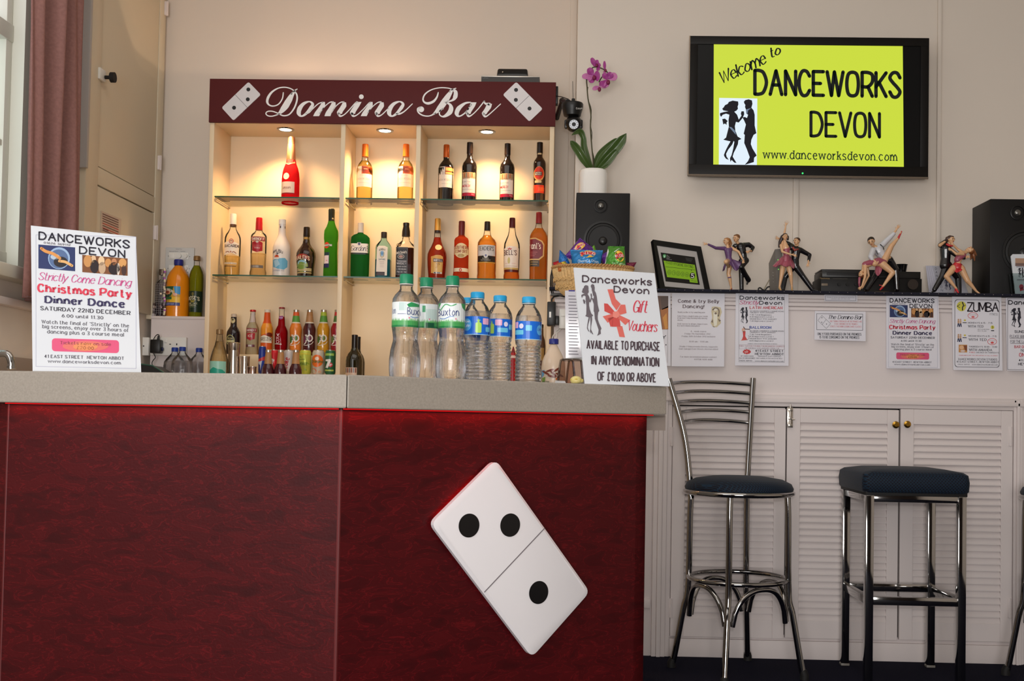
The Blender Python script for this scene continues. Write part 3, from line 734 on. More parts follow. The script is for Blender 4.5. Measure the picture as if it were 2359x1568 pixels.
for (s_, x0, x1, y, h_, c_) in (('MONDAYS 6.15 - 7.15', 1752, 2014, 402, 15, BLK), ('WITH TED', 1752, 1916, 444, 24, BLK), ('HOT & MOVING', 1855, 1980, 470, 10, GRY), ('NOT PLAIN', 1855, 1948, 488, 10, GRY), ('WEDNESDAYS 6.15 - 7.15', 1755, 2058, 546, 15, BLK), ('WITH TED', 1758, 1950, 588, 24, BLK), ('THURSDAYS 10.00 - 11.00', 1760, 2064, 662, 15, BLK), ('WITH AMANDA', 1762, 2010, 700, 24, BLK), ('CHECKED ON THURSDAYS', 1836, 2084, 724, 12, BLK), ('FREE', 1765, 1826, 722, 12, RED), ('COMPLIMENTARY TEA OR COFFEE AT ALL CLASSES', 1652, 2070, 754, 9, RED), ('DANCEWORKS DEVON STUDIOS', 1645, 2066, 800, 19, BLK), ('41 EAST STREET, NEWTON ABBOT', 1628, 2084, 828, 19, BLK), ('01626 369112', 1640, 1766, 852, 11, GRY), ('www.danceworksdevon.com', 1794, 2072, 856, 13, BLK)):
    a.text(s_, x0, x1, y, h_, c_, 'slab', 1.7)
a.build('print', t)
t, a = poster('poster', 'poster with a dancing couple silhouette, cut off by the right edge', 'poster', CR7, [(2160,120),(2720,128),(2725,925),(2175,914)])
a.frame(2178, 130, 2700, 908, 5, GRY); a.text('Danceworks', 2192, 2680, 194, 40, BLK, 'round', 2.4); couple(a, 2212, 228, 2330, 446, BLK)
for (s_, x0, x1, y, h_, c_, st) in (('SUNDAY', 2258, 2420, 502, 24, BLK, 'round'), ('PLEASE BRING A', 2205, 2420, 556, 28, GRY, 'round'), ('FOR THE LARGE', 2212, 2420, 612, 28, GRY, 'round'), ('BAR OPEN', 2256, 2420, 668, 26, RED, 'round'), ('TICKETS', 2322, 2440, 706, 20, BLK, 'round'), ('ONLY', 2308, 2430, 760, 36, RED, 'round'), ('41 EAST STREET', 2306, 2640, 812, 20, BLK, 'slab'), ('NEWTON ABBOT', 2298, 2640, 856, 24, BLK, 'slab')):
    a.text(s_, x0, x1, y, h_, c_, st, 2.0)
a.rect(2203, 562, 2700, 566, GRY, 3); a.rect(2212, 618, 2700, 622, GRY, 3); a.build('print', t)

# ================================================================== wall screen
CT = (1560, 60, 3.9317); YT = 4.97
tv = thing('television', 'large black flat screen on the wall showing a yellow welcome slide', 'television', tuple(P(1862, 408, YT)))
tm = front_map(YT)
co = [tm(x, y, 0) for x, y in ((1588.5, 81), (2137, 91), (2140, 412), (1585.5, 402))]
xa, xb = (co[0].x+co[3].x)/2, (co[1].x+co[2].x)/2; zt, zb2 = (co[0].z+co[1].z)/2, (co[2].z+co[3].z)/2
b = MB(); b.box((xa, YT, zb2), (xb, YT+0.035, zt), 0.006); b.box((xa+0.15, YT+0.03, zb2+0.1), (xb-0.15, YT+0.075, zt-0.1), 0.01); b.build('casing', m_black, tv)
b = MB(); wz = 0.036
for q in (((xa,YT-0.006,zt-wz),(xb,YT+0.004,zt)), ((xa,YT-0.006,zb2),(xb,YT+0.004,zb2+wz+0.012)), ((xa,YT-0.006,zb2+wz+0.0122),(xa+wz,YT+0.004,zt-wz-0.0002)), ((xb-wz,YT-0.006,zb2+wz+0.0122),(xb,YT+0.004,zt-wz-0.0002))): b.box(*q, 0.0008)
b.build('bezel', mat('bezel_black', (16, 13, 11), 0.5, spec=0.25), tv)
b = MB(); b.tube([(xa,YT-0.004,zb2),(xb,YT-0.004,zb2)], 0.005, 8); b.tube([(xa,YT-0.004,zb2),(xa,YT-0.004,zt)], 0.003, 8); b.build('edge_trim', mat('smoky_trim', (150, 135, 120), 0.25, 0.6), tv)
b = MB(); b.box((xa+wz, YT-0.001, zb2+wz), (xb-wz, YT+0.001, zt-wz)); b.build('screen_glass', mat('screen_glass', (9, 9, 10), 0.35, spec=0.25), tv)
b = MB(); c = P(1849, 399, YT-0.007); b.ball(c, 0.004, 10, 6); tag(b.build('power_light', mat('green_lamp', (60, 220, 110), 0.4, emit=1.2), tv), 'tiny green power light')
a = Art(front_map(YT-0.002, 0.0003), 0.019, CT, 'screen')
YEL, SB = (203, 220, 62), (10, 16, 14)
a.poly([(332,140),(2043,173),(2053,1303),(327,1267)], YEL, 1); a.poly([(380,650),(726,656),(722,1264),(377,1257)], (226, 240, 252), 2)
couple(a, 383, 660, 722, 1256, (10, 8, 22), 3, (110, 126, 150))
a.text('Welcome', 380, 830, 428, 100, SB, 'script', 1.5, ang=0.46); a.text('to', 848, 938, 268, 78, SB, 'script', 1.8, ang=0.42)
a.text('DANCEWORKS', 704, 2018, 628, 214, SB, 'round', 2.45, gap=2.6); a.text('DEVON', 1212, 1832, 1000, 214, SB, 'round', 2.2, gap=2.6)
a.text('www.danceworksdevon.com', 782, 1988, 1208, 74, (28, 48, 30), 'slab', 1.5)
a.text('Panasonic', 1145, 1240, 1326, 10, (70, 68, 66), 'round', 1.4); a.build('slide', tv)
# ================================================================== bar counter
S2 = Vector((xat(800, 866, 2.2), 2.2, 0)); dl = Vector((-0.987, 0.161, 0)).normalized(); dr = Vector((math.cos(0.611), math.sin(0.611), 0))
nl = Vector((0.161, 0.987, 0)).normalized(); nr = Vector((-math.sin(0.611), math.cos(0.611), 0))
ZT = (zat(800, 865, 2.2) + zat(300, 855, 2.29)) / 2; TH = 0.066
d = ray(1536, 930); k = d.x / d.y                      # right end of the worktop where its edge meets this sight line
tr = (k*S2.y - S2.x) / (dr.x - k*dr.y); RE = S2 + dr*tr; LE = S2 + dl*1.35; DP = 0.40
bis = (nl + nr); bis = bis / bis.dot(nl)
wt_ = thing('bar_worktop', 'grey speckled worktop running along the top of the red bar', 'worktop', (S2.x, S2.y, ZT-TH))
def slab(pts, z0, z1, name, m, par):
    b = MB(); b.prism([Vector((p.x, p.y, z0)) for p in pts], (0, 0, z1-z0)); o = b.build(name, m, par, smooth=0)
    md = o.modifiers.new('soft_edge', 'BEVEL'); md.width = 0.003; md.segments = 2; return o
g_ = 0.0006
slab([S2+dl*g_, LE, LE+nl*DP, S2+bis*DP+dl*g_], ZT-TH, ZT, 'worktop_section', m_worktop, wt_)
slab([S2+dr*g_, RE, RE+nr*DP, S2+bis*DP+dr*g_], ZT-TH, ZT, 'worktop_section', m_worktop, wt_)
bf = thing('bar_counter', 'faceted bar front in dark red leatherette carrying a big domino', 'bar', (S2.x, S2.y+0.05, 0))
def leather():
    m = bpy.data.materials.new('red_leatherette'); m.use_nodes = True; nt = m.node_tree; b = nt.nodes['Principled BSDF']
    tc = nt.nodes.new('ShaderNodeTexCoord')
    def tex(sc, scale, det, dist=0.0):
        mp = nt.nodes.new('ShaderNodeMapping'); mp.inputs['Scale'].default_value = sc; n = nt.nodes.new('ShaderNodeTexNoise')
        n.inputs['Scale'].default_value = scale; n.inputs['Detail'].default_value = det; n.inputs['Distortion'].default_value = dist
        nt.links.new(tc.outputs['Object'], mp.inputs['Vector']); nt.links.new(mp.outputs['Vector'], n.inputs['Vector']); return n
    n1 = tex((1.2, 1.2, 3.6), 12, 10, 0.7); n2 = tex((1, 1, 1), 160, 3)
    cr = nt.nodes.new('ShaderNodeValToRGB'); e = cr.color_ramp.elements
    e[0].position, e[0].color = 0.28, lin((52, 6, 9)); e[1].position, e[1].color = 0.80, lin((76, 9, 14))
    for ps, c_ in ((0.45, (62, 7, 11)), (0.463, (88, 12, 17)), (0.476, (63, 7, 11)), (0.572, (66, 8, 12)), (0.585, (92, 13, 18)), (0.598, (68, 8, 12))):
        x = e.new(ps); x.color = lin(c_)
    nt.links.new(n1.outputs['Fac'], cr.inputs['Fac']); nt.links.new(cr.outputs['Color'], b.inputs['Base Color'])
    ad = nt.nodes.new('ShaderNodeMath'); ad.operation = 'MULTIPLY_ADD'; ad.inputs[1].default_value = 0.6
    nt.links.new(n1.outputs['Fac'], ad.inputs[0]); nt.links.new(n2.outputs['Fac'], ad.inputs[2])
    bp = nt.nodes.new('ShaderNodeBump'); bp.inputs['Strength'].default_value = 0.22; bp.inputs['Distance'].default_value = 0.0012
    nt.links.new(ad.outputs[0], bp.inputs['Height']); nt.links.new(bp.outputs['Normal'], b.inputs['Normal'])
    b.inputs['Roughness'].default_value = 0.42; b.inputs['Specular IOR Level'].default_value = 0.2
    return m
m_lea = leather()
CO = P(785, 950, 2.246); CO.z = 0; ZPT = ZT - TH
d = ray(1488, 1100); k = d.x / d.y; t_ = (k*CO.y - CO.x) / (dr.x - k*dr.y); PE = CO + dr*t_
d = ray(12, 1200); k = d.x / d.y; t_ = (k*CO.y - CO.x) / (dl.x - k*dl.y); PL = CO + dl*t_; dl2 = Vector((-0.93, 0.37, 0)).normalized(); PLL = PL + dl2*0.45
def pan(a_, b_, nb, name):
    b = MB(); pts = [a_, b_, b_+nb*0.03, a_+nb*0.03]
    b.prism([Vector((p.x, p.y, 0.0)) for p in pts], (0, 0, ZPT)); return b.build(name, m_lea, bf, smooth=0)
pan(CO+dl*0.0008, PL-dl*0.0008, nl, 'front_panel'); pan(CO+dr*0.0008, PE, nr, 'front_panel'); pan(PL+dl2*0.0008, PLL, Vector((0.37, 0.93, 0)), 'front_panel')
m_seam = mat('seam_trim', (92, 26, 28), 0.5)
for q in (CO, PL):
    b = MB(); b.tube([Vector((q.x, q.y+0.004, 0)), Vector((q.x, q.y+0.004, ZPT))], 0.0045, 10); b.build('corner_trim', m_seam, bf)
b = MB(); b.prism([Vector((p.x, p.y, 0)) for p in (PE-dr*0.03, PE, PE+nr*0.30, PE+nr*0.30-dr*0.03)], (0, 0, ZPT)); b.build('end_panel', m_lea, bf, smooth=0)
# worktop support batten, seen under the right end
e0, e1 = P(1489, 975, 2.80), P(1533, 975, 2.80); b = MB(); b.box((e0.x-0.06, 2.80, zat(1510, 991, 2.80)), (e1.x, 2.83, ZPT-0.0005)); b.build('support_batten', mat('batten_laminate', (120, 104, 92), 0.5), bf, smooth=0)
# red light strip under the overhang
m_led = mat('red_light_strip', (190, 8, 14), 0.4, emit=1.0)
b = MB(); zz = ZPT-0.0014
for (p0, p1, n_) in ((CO, PL, nl), (CO, PE+dr*0.010, nr)):
    b.tube([p0-n_*0.012+Vector((0,0,zz)), p1-n_*0.012+Vector((0,0,zz))], 0.0012, 6)
for (p0, p1, n_) in ((CO, PL, nl), (CO, PE, nr)):
    l = bpy.data.lights.new('strip_glow', 'AREA'); l.shape = 'RECTANGLE'; l.size = (p1-p0).length; l.size_y = 0.006; l.energy = 0.38; l.color = (1.0, 0.03, 0.03)
    lo = bpy.data.objects.new('strip_glow', l); COL.objects.link(lo); lo.location = (p0+p1)/2 - n_*0.014 + Vector((0,0,zz-0.003)); u = (p1-p0).normalized()
    lo.rotation_euler = (0, 0, math.atan2(u.y, u.x))
tag(b.build('light_strip', m_led, bf), 'glowing red light strip under the worktop')
# domino emblem, stood off the right panel with red light behind it
CD = (960, 1020, 3.0159)
nv = -nr; dmap = plane_map(CO + nv*0.026, nv, 0.0003)
cor = [(548,99),(1196,1024),(822,1504),(113,578)]
m_dom = mat('white_acrylic', (224, 220, 222), 0.28, coat=0.2)
def rounded(pts, r):
    out = []
    n = len(pts)
    for i in range(n):
        p, a_, b_ = Vector(pts[i]), Vector(pts[i-1]), Vector(pts[(i+1) % n])
        u, v = (a_-p).normalized(), (b_-p).normalized()
        for k in range(6):
            t = k/5; q0, q1 = p+u*r, p+v*r; out.append((q0*(1-t)**2 + p*2*t*(1-t) + q1*t*t))
    return out
c3 = [dmap(*crop_pts(CD, [c])[0], 0) for c in cor]
# flatten to a true rectangle in the panel plane
ctr = sum(c3, Vector())/4; ex = ((c3[1]-c3[0]) + (c3[2]-c3[3])).normalized(); ez = nv.cross(ex).normalized()
if ez.z < 0: ez = -ez
hl = ((c3[1]-c3[0]).length + (c3[2]-c3[3]).length)/4; hs = ((c3[3]-c3[0]).length + (c3[2]-c3[1]).length)/4
rect3 = [ctr-ex*hl+ez*hs, ctr+ex*hl+ez*hs, ctr+ex*hl-ez*hs, ctr-ex*hl-ez*hs]
def dompts(s, dz, r=0.018): return [p + nv*dz for p in rounded([ctr+(c-ctr)-( (c-ctr).normalized()*s*1.414) for c in rect3], r)]
b = MB(); b.ring_loft([dompts(0, -0.016), dompts(0, -0.004), dompts(0.009, 0.0)], False, True); dom = b.build('domino', m_dom, bf, smooth=20); tag(dom, 'large white bevelled domino with three black spots')
a = Art(plane_map(CO + nv*0.0262, nv, 0.0004), 0, CD)
pp = [ctr + ez*hs*0.985, ctr - ez*hs*0.985]
b = MB(); b.prism([pp[0]-ex*0.0012+nv*0.0004, pp[0]+ex*0.0012+nv*0.0004, pp[1]+ex*0.0012+nv*0.0004, pp[1]-ex*0.0012+nv*0.0004], nv*0.0003); b.build('dividing_line', mat('grey_line', (120, 112, 116), 0.5), dom, smooth=0)
for q in ((363,573),(649,570),(847,1038)):
    c = dmap(*crop_pts(CD, [q])[0], 1.5); b = MB(); b.disc(c, nv, 0.0252, 0.0008, 40); b.build('spot', mat('black_acrylic', (10, 9, 11), 0.25), dom, smooth=30)
b = MB()
for (x, y) in ((250,400),(160,520)):
    pass
b.tube([ctr-ex*hl*0.95+ez*hs*0.45-nv*0.021, ctr-ex*hl*0.95-ez*hs*0.75-nv*0.021], 0.003, 6)
tag(b.build('backlight', mat('red_backlight', (255, 10, 10), 0.4, emit=8.0), dom), 'red light glowing behind the domino')

# ================================================================== back counter and display cabinet
YF, YBK = 5.25, 5.53
ZW = 1.055
bc = thing('back_counter', 'low back counter under the lit display shelves, mostly hidden by the bar', 'counter', (-0.8, 5.2, 0))
b = MB(); b.box((XL+0.03, 4.88, ZW-0.04), (xat(1268, 800, YF), YBK+0.01, ZW), 0.004); b.build('counter_top', mat('pale_worktop', (205, 190, 170), 0.45), bc)
b = MB(); b.box((XL+0.03, 4.92, 0), (xat(1262, 800, YF), YBK, ZW-0.042)); b.build('base_unit', m_lamin, bc, smooth=0)
XA, XB = xat(478.5, 480, YF), xat(1274, 480, YF)
zS = zat(880, 285, YF-0.012); zTop = zat(880, 185.5, YF-0.012); TS = 0.021
dc = thing('display_cabinet', 'cream open display cabinet of lit bottle shelves under the maroon sign', 'cabinet', ((XA+XB)/2, YF, ZW))
m_lam = m_lamin
for (x0, x1, nm_) in ((XA, XA+TS, 'side_panel'), (XB-TS, XB, 'side_panel')):
    MB().box((x0, YF, ZW), (x1, YBK, zTop-0.003), 0.001).build(nm_, m_lam, dc)
xd1, xd2 = xat(781.5, 480, YF), xat(955.5, 480, YF)
for x in (xd1, xd2): MB().box((x, YF, ZW), (x+TS, YBK-0.008, zS), 0.001).build('divider', m_lam, dc)
MB().box((XA+TS, YBK-0.012, ZW), (XB-TS, YBK, zTop-0.02)).build('back_panel', m_lam, dc, smooth=0)
MB().box((XA+TS, YF+0.012, zS), (XB-TS, YBK-0.012, zS+0.018), 0.001).build('lit_soffit', m_lam, dc)
MB().box((XA+TS, 5.452, zTop-0.02), (XB-TS, YBK-0.002, zTop-0.003), 0.001).build('top_panel', m_lam, dc)      # open slot in front of it lets the lamp backs leak light up the wall
MB().box((xat(1085, 190, YF), YF+0.012, zTop-0.02), (XB-TS, 5.45, zTop-0.003), 0.001).build('top_panel', m_lam, dc)
CS = (600, 200, 4.2125); YSg = YF - 0.014
sgn = MB().box((XA-0.002, YSg, zS-0.002), (XB+0.004, YF, zTop), 0.001).build('sign_board', mat('maroon_laminate', (90, 37, 38), 0.6, spec=0.2), dc); tag(sgn, 'maroon sign board with white script lettering and two dominoes')
a = Art(front_map(YSg-0.0006, 0.0004), 0.004, CS)
WHT = (244, 242, 240)
def cal(pts, ws):
    q, w = smooth_pts(pts, 7, [v*1.12+1 for v in ws]); a.stroke(q, w, WHT, 1)
def pen(pts, ws):       # horizontal pen: width measured along x
    q, w = smooth_pts(pts, 7, [v*1.08+2 for v in ws])
    for i in range(len(q)-1): a.polys.append(([(q[i][0]-w[i]/2,q[i][1]),(q[i][0]+w[i]/2,q[i][1]),(q[i+1][0]+w[i+1]/2,q[i+1][1]),(q[i+1][0]-w[i+1]/2,q[i+1][1])], WHT, 1))
pen([(338,32),(305,75),(272,135),(235,200),(205,240),(180,264)], [12,40,62,66,48,24])
cal([(356,22),(325,40),(300,70)], [8,9,12])
cal([(185,262),(120,238),(72,238),(53,258),(72,280),(115,284),(170,268)], [9,9,9,9,9,9,9])
cal([(180,262),(225,280),(280,266),(328,205),(354,130),(352,75),(325,38),(285,14),(230,4),(170,14),(112,50),(76,100),(66,145),(84,175),(125,186),(175,168),(212,115),(222,56)], [9,10,11,13,14,13,9,9,9,10,16,22,20,12,10,10,10,9])
def oval(ox):
    cal([(474+ox,143),(420+ox,163),(382+ox,208),(372+ox,255),(396+ox,284),(440+ox,262),(492+ox,200),(506+ox,165),(474+ox,143)], [9,26,38,36,12,20,30,22,9])
oval(0); cal([(440,258),(470,250),(505,215),(560,165),(604,148)], [8,10,8,8,8])
pen([(612,146),(598,190),(560,245),(540,284)], [22,48,52,52]); cal([(575,255),(620,195),(670,152),(706,146)], [7,7,8,12])
pen([(712,148),(700,190),(665,245),(650,284)], [26,50,52,52]); cal([(690,250),(730,190),(775,152),(808,146)], [7,7,8,12])
pen([(815,150),(805,190),(772,240),(768,262)], [24,50,50,40]); cal([(760,262),(775,284),(812,270),(860,225),(925,152),(945,148)], [24,14,8,8,8,8])
pen([(955,146),(930,190),(898,240),(895,262)], [46,50,50,40]); cal([(888,262),(902,284),(940,270),(1000,215),(1050,160),(1068,148)], [24,14,8,8,8,8]); a.ell(979, 96, 23, 23, WHT, 1)
pen([(1074,146),(1060,190),(1022,245),(1002,284)], [22,48,52,52]); cal([(1040,252),(1085,195),(1135,154),(1168,146)], [7,7,8,12])
pen([(1180,150),(1170,190),(1138,240),(1134,262)], [24,50,50,40]); cal([(1126,262),(1142,284),(1180,268),(1240,210)], [24,14,8,8])
oval(877); cal([(1318,260),(1350,262),(1400,235),(1474,165)], [10,14,9,7])
pen([(1862,26),(1835,65),(1800,120),(1755,190),(1715,240),(1680,266)], [16,44,62,66,50,22])
cal([(1896,14),(1850,30),(1835,50)], [8,9,12]); cal([(1700,255),(1640,282),(1580,278),(1535,250),(1526,215),(1548,200)], [12,9,10,12,14,16]); a.ell(1560, 218, 28, 28, WHT, 1)
cal([(1726,54),(1712,100),(1680,140),(1630,160),(1590,148),(1578,115),(1600,68),(1660,28),(1740,9),(1820,12),(1872,28)], [8,14,20,22,14,12,12,9,8,8,9])
cal([(1865,22),(1893,50),(1890,95),(1862,130),(1790,150)], [10,32,38,16,8]); cal([(1790,150),(1835,168),(1850,205),(1838,245),(1800,278),(1765,288),(1738,268),(1742,232),(1772,212)], [8,18,38,42,26,11,10,9,9])
cal([(2040,150),(1985,160),(1925,208),(1905,258),(1930,285),(1990,248),(2045,170)], [8,18,38,36,11,10,12])
pen([(2070,150),(2052,190),(2020,240),(2016,262)], [48,50,50,40]); cal([(2008,262),(2022,286),(2062,264),(2120,205),(2172,138)], [24,14,8,8,10])
cal([(2170,138),(2182,162),(2222,168)], [9,14,26]); pen([(2222,164),(2208,205),(2176,250),(2172,266)], [44,50,46,36]); cal([(2164,264),(2182,288),(2225,262),(2330,166)], [24,14,8,7])
a.build('lettering', sgn)
def small_domino(cr, q, spots, line):
    mpd = front_map(YSg-0.004, 0.0004); pts = crop_pts(cr, q); c3_ = [mpd(x, y, 0) for x, y in pts]
    cc = sum(c3_, Vector())/4; rp = rounded(c3_, 0.010)
    b = MB(); b.prism(rp, Vector((0, 0.0045, 0))); o = b.build('domino', m_dom, sgn, smooth=0)
    b = MB()
    for s_ in spots: b.disc(mpd(*crop_pts(cr, [s_])[0], 1), (0, -1, 0), 0.0092, 0.0004, 20)
    l0, l1 = [mpd(*p_, 1) for p_ in crop_pts(cr, line)]; b.tube([l0, l1], 0.0007, 6)
    b.build('spots', mat('domino_black', (18, 16, 20), 0.4), o)
small_domino((470,150,4.751), [(487,182),(622,322),(322,607),(192,465)], [(485,266),(479,374),(329,466)], [(342,324),(474,463)])
small_domino((870,130,4.479), [(1430,262),(1703,540),(1565,672),(1292,395)], [(1428,345),(1426,448),(1567,537)], [(1563,403),(1428,535)])
# downlights
m_lens = mat('lamp_lens', (255, 236, 205), 0.3, emit=14.0)
for px in (658, 887, 1122):
    c = P(px, 293, 5.36); c.z = zS
    b = MB(); b.lathe((c.x, c.y, c.z-0.004), [(0.030,0.0),(0.040,0.0),(0.042,0.004),(0.030,0.006)], 28, caps=False); bz = b.build('downlight', m_chrome, dc)
    b = MB(); b.lathe((c.x, c.y, c.z-0.003), [(0.028,0.0),(0.029,0.002)], 24); b.build('lamp', m_lens, bz)
    if px < 1000:
        l = bpy.data.lights.new('lamp_back_leak', 'POINT'); l.energy = 2.6; l.color = (1.0, 0.70, 0.46); l.shadow_soft_size = 0.012
        lo = bpy.data.objects.new('lamp_back_leak', l); COL.objects.link(lo); lo.location = (c.x, 5.375, c.z+0.10)
    l = bpy.data.lights.new('downlight_beam', 'SPOT'); l.energy = 29; l.color = (1.0, 0.60, 0.29); l.spot_size = math.radians(128); l.spot_blend = 0.75; l.shadow_soft_size = 0.03
    lo = bpy.data.objects.new('downlight_beam', l); COL.objects.link(lo); lo.location = (c.x, c.y-0.012, c.z-0.012); lo.rotation_euler = (math.radians(2), 0, 0)
# glass shelves with their wire supports
m_sg = thin_glass('shelf_glass', (246, 250, 247)); m_edge = mat('glass_green_edge', (38, 84, 62), 0.15, coat=0.3)
zSA, zSB = zat(880, 456, YF+0.02), zat(880, 637.5, YF+0.02)
bays = [(XA+TS, xd1, 'left'), (xd1+TS, xd2, 'middle'), (xd2+TS, XB-TS, 'right')]
names = {(0,0): 'upper glass shelf carrying the pink champagne bottle', (0,1): 'upper glass shelf carrying two white wine bottles', (0,2): 'upper glass shelf carrying four dark wine bottles',
         (1,0): 'lower glass shelf carrying the white rum and green vermouth bottles', (1,1): 'lower glass shelf carrying the green square gin bottle', (1,2): 'lower glass shelf carrying cognac and amber whisky bottles'}
for r_, z in ((0, zSA), (1, zSB)):
    for j, (x0, x1, nm_) in enumerate(bays):
        t = thing('glass_shelf', names[(r_, j)], 'shelf', ((x0+x1)/2, YF+0.14, z-0.006), 'glass shelves in the display cabinet')
        MB().box((x0+0.003, YF+0.0215, z-0.006), (x1-0.003, YBK-0.014, z)).build('glass_sheet', m_sg, t, smooth=0)
        MB().box((x0+0.003, YF+0.02, z-0.006), (x1-0.003, YF+0.0215, z)).build('front_edge', m_edge, t, smooth=0)
        for xx in (x0, x1):
            sg = 1 if xx == x0 else -1; b = MB()
            b.tube([(xx+sg*0.003, YF+0.03, z-0.008), (xx+sg*0.006, YF+0.035, z-0.014), (xx+sg*0.006, YBK-0.03, z-0.014), (xx+sg*0.003, YBK-0.025, z-0.008)], 0.0022, 6)
            for yy in (YF+0.035, YBK-0.03): b.ball((xx+sg*0.006, yy, z-0.0145), 0.005, 8, 6)
            b.build('shelf_support', m_steel, dc)
# stepped riser inside the left bay
zR1 = zat(640, 817, 5.34); zR2 = zat(700, 862, 5.25)
b = MB(); b.box((bays[0][0]+0.001, 5.345, ZW), (bays[0][1]-0.001, YBK-0.013, zR1), 0.001); b.box((bays[0][0]+0.17, 5.255, ZW), (bays[0][1]-0.001, 5.345, zR2), 0.001); b.build('stepped_riser', m_lam, dc)

# ================================================================== bottles
C3, C4, C5, C6, C7, C8 = (470,150,4.751), (870,130,4.479), (480,460,5.617), (780,460,4.537), (470,640,5.486), (870,620,5.128)
m_bglass = thin_glass('clear_bottle_glass', (252, 252, 250))
m_lab = ink((236, 228, 216))
class Bot:
    def __init__(s, name, label, cat, crop, cx, Y, zb, group=None):
        s.crop, s.cx, s.Y, s.zb = crop, cx, Y, zb
        s.px = crop[0] + cx/crop[2]; s.k = Y/F/crop[2]
        c = P(s.px, crop[1] + 0/crop[2], Y); s.x = None; s.name = name
        s.pxm = s.px; s.t = None; s.args = (name, label, cat, group)
    def start(s, ybase):
        s.x = P(s.px, s.crop[1]+ybase/s.crop[2], s.Y).x
        s.t = thing(s.args[0], s.args[1], s.args[2], (s.x, s.Y, s.zb), s.args[3]); s.ctr = Vector((s.x, s.Y, 0))
    def z(s, y): return P(s.px, s.crop[1]+y/s.crop[2], s.Y).z
    def prof(s, pr, last=True):
        out = []
        for i, e in enumerate(pr):
            z = s.z(e[0])
            out.append((max(e[1]*s.k, 0.0004), z) + tuple(e[2:]))
        if last:
            out[-1] = (out[-1][0], s.zb) + tuple(out[-1][2:])
        return out
    def body(s, pr, m, name='glass_body', last=True, smooth=40, base=None):
        if s.t is None: s.start((pr[0][0]+pr[-1][0])/2)
        p = s.prof(pr, last); s.pr = p
        return MB().lathe(s.ctr, p[::-1], 28).build(name, m, s.t, smooth=smooth)
    def inside(s, y0, m, inset=1.2, name='liquid', floor=0.002):
        """closed liquid volume below picture height y0"""
        zt = s.z(y0); out = []
        for i in range(len(s.pr)-1):
            a_, b_ = s.pr[i], s.pr[i+1]
            if a_[1] >= zt >= b_[1] and a_[1] != b_[1]:
                t = (a_[1]-zt)/(a_[1]-b_[1]); e = [a_[k_]+(b_[k_]-a_[k_])*t for k_ in range(len(a_))]; e[1] = zt; out.append(tuple(e))
        out += [e for e in s.pr if e[1] < zt]
        ins = inset*s.k
        q = [(max(e[0]-ins, 0.0005), max(e[1], s.zb+floor)) + tuple(e[2:]) for e in out]
        return MB().lathe(s.ctr, q[::-1], 28).build(name, m, s.t, smooth=40)
    def part(s, pr, m, name='cap', n=20):
        return MB().lathe(s.ctr, [(max(e[1]*s.k, 0.0004), s.z(e[0])) + tuple(e[2:]) for e in pr][::-1], n).build(name, m, s.t, smooth=40)
    def rad(s, z):
        for i in range(len(s.pr)-1):
            a_, b_ = s.pr[i], s.pr[i+1]
            if a_[1] >= z >= b_[1]:
                t = (a_[1]-z)/max(a_[1]-b_[1], 1e-9); pa = a_[2] if len(a_) > 2 else 2; pb = b_[2] if len(b_) > 2 else 2
                ya = a_[3] if len(a_) > 3 else 1.0; yb2 = b_[3] if len(b_) > 3 else 1.0
                return a_[0]+(b_[0]-a_[0])*t, pa+(pb-pa)*t, ya+(yb2-ya)*t
        e = s.pr[-1] if z < s.pr[-1][1] else s.pr[0]; return e[0], (e[2] if len(e) > 2 else 2), (e[3] if len(e) > 3 else 1.0)
    def art(s, slope=0.012):
        y_ref = None
        def mp(px, py, layer=0):
            X = (px - s.px) * s.Y/F; z = P(s.px, py, s.Y).z; r, p, ys = s.rad(z)
            q = min(abs(X)/r, 0.985); dy = r*(1-q**p)**(1.0/p)*ys
            return Vector((s.x + (X if abs(X) < r*0.985 else math.copysign(r*0.985, X)), s.Y - dy - 0.0006 - 0.00025*layer, z))
        return Art(mp, slope, s.crop, 'label')
    def label(s, a, name='label', half=None):
        h = half or 110; cut = [s.cx - h + h*2*k/14 for k in range(1, 14)]
        iv = sorted((min(p[1] for p in q[0]), max(p[1] for p in q[0]), i) for i, q in enumerate(a.polys)); grp = []; end = -1e9
        for y0, y1, i in iv:
            if y0 > end + 1: grp.append([])
            grp[-1].append(i); end = max(end, y1)
        allp = a.polys
        for g in grp:
            a.polys = [allp[i] for i in sorted(g)]; a.build(name, s.t, cut)
def dark(name, c, rough=0.08): return mat(name, c, rough, coat=0.5, spec=0.6)
YA = 5.40
GU, GL_ = 'bottles on the upper glass shelves', 'bottles on the lower glass shelves'
# --- champagne
B_ = Bot('champagne_bottle', 'pink champagne bottle with gold foil, alone on its shelf', 'bottle', C3, 950, YA, zSA, GU)
B_.body([(862,38),(880,37),(1040,50),(1080,58),(1130,78),(1180,90),(1250,97),(1480,97),(1520,92),(1530,80)], liquid('rose_wine', (236, 60, 66), 1.34, 0.5, diff=0.2)); 
B_.part([(782,20),(790,36),(810,39),(840,40),(858,36),(870,40),(878,40),(1035,52),(1040,50)], mat('pink_gold_foil', (226, 160, 118), 0.35, 0.75), 'foil')
a = B_.art(); a.poly([(885,1038),(1005,1042),(1002,1075),(938,1105),(882,1078)], (206, 60, 56), 1); a.stroke([(888,1075),(938,1100),(1000,1075)], 6, (232, 180, 120), 2); a.ell(921,1232,34,36,(236,214,196),1); a.rect(836,1292,1012,1412,(238,214,196),1); a.rect(838,1415,1010,1425,(140,30,40),1); a.text('Lanson', 862, 970, 1368, 26, (150,90,80), 'script'); B_.label(a)
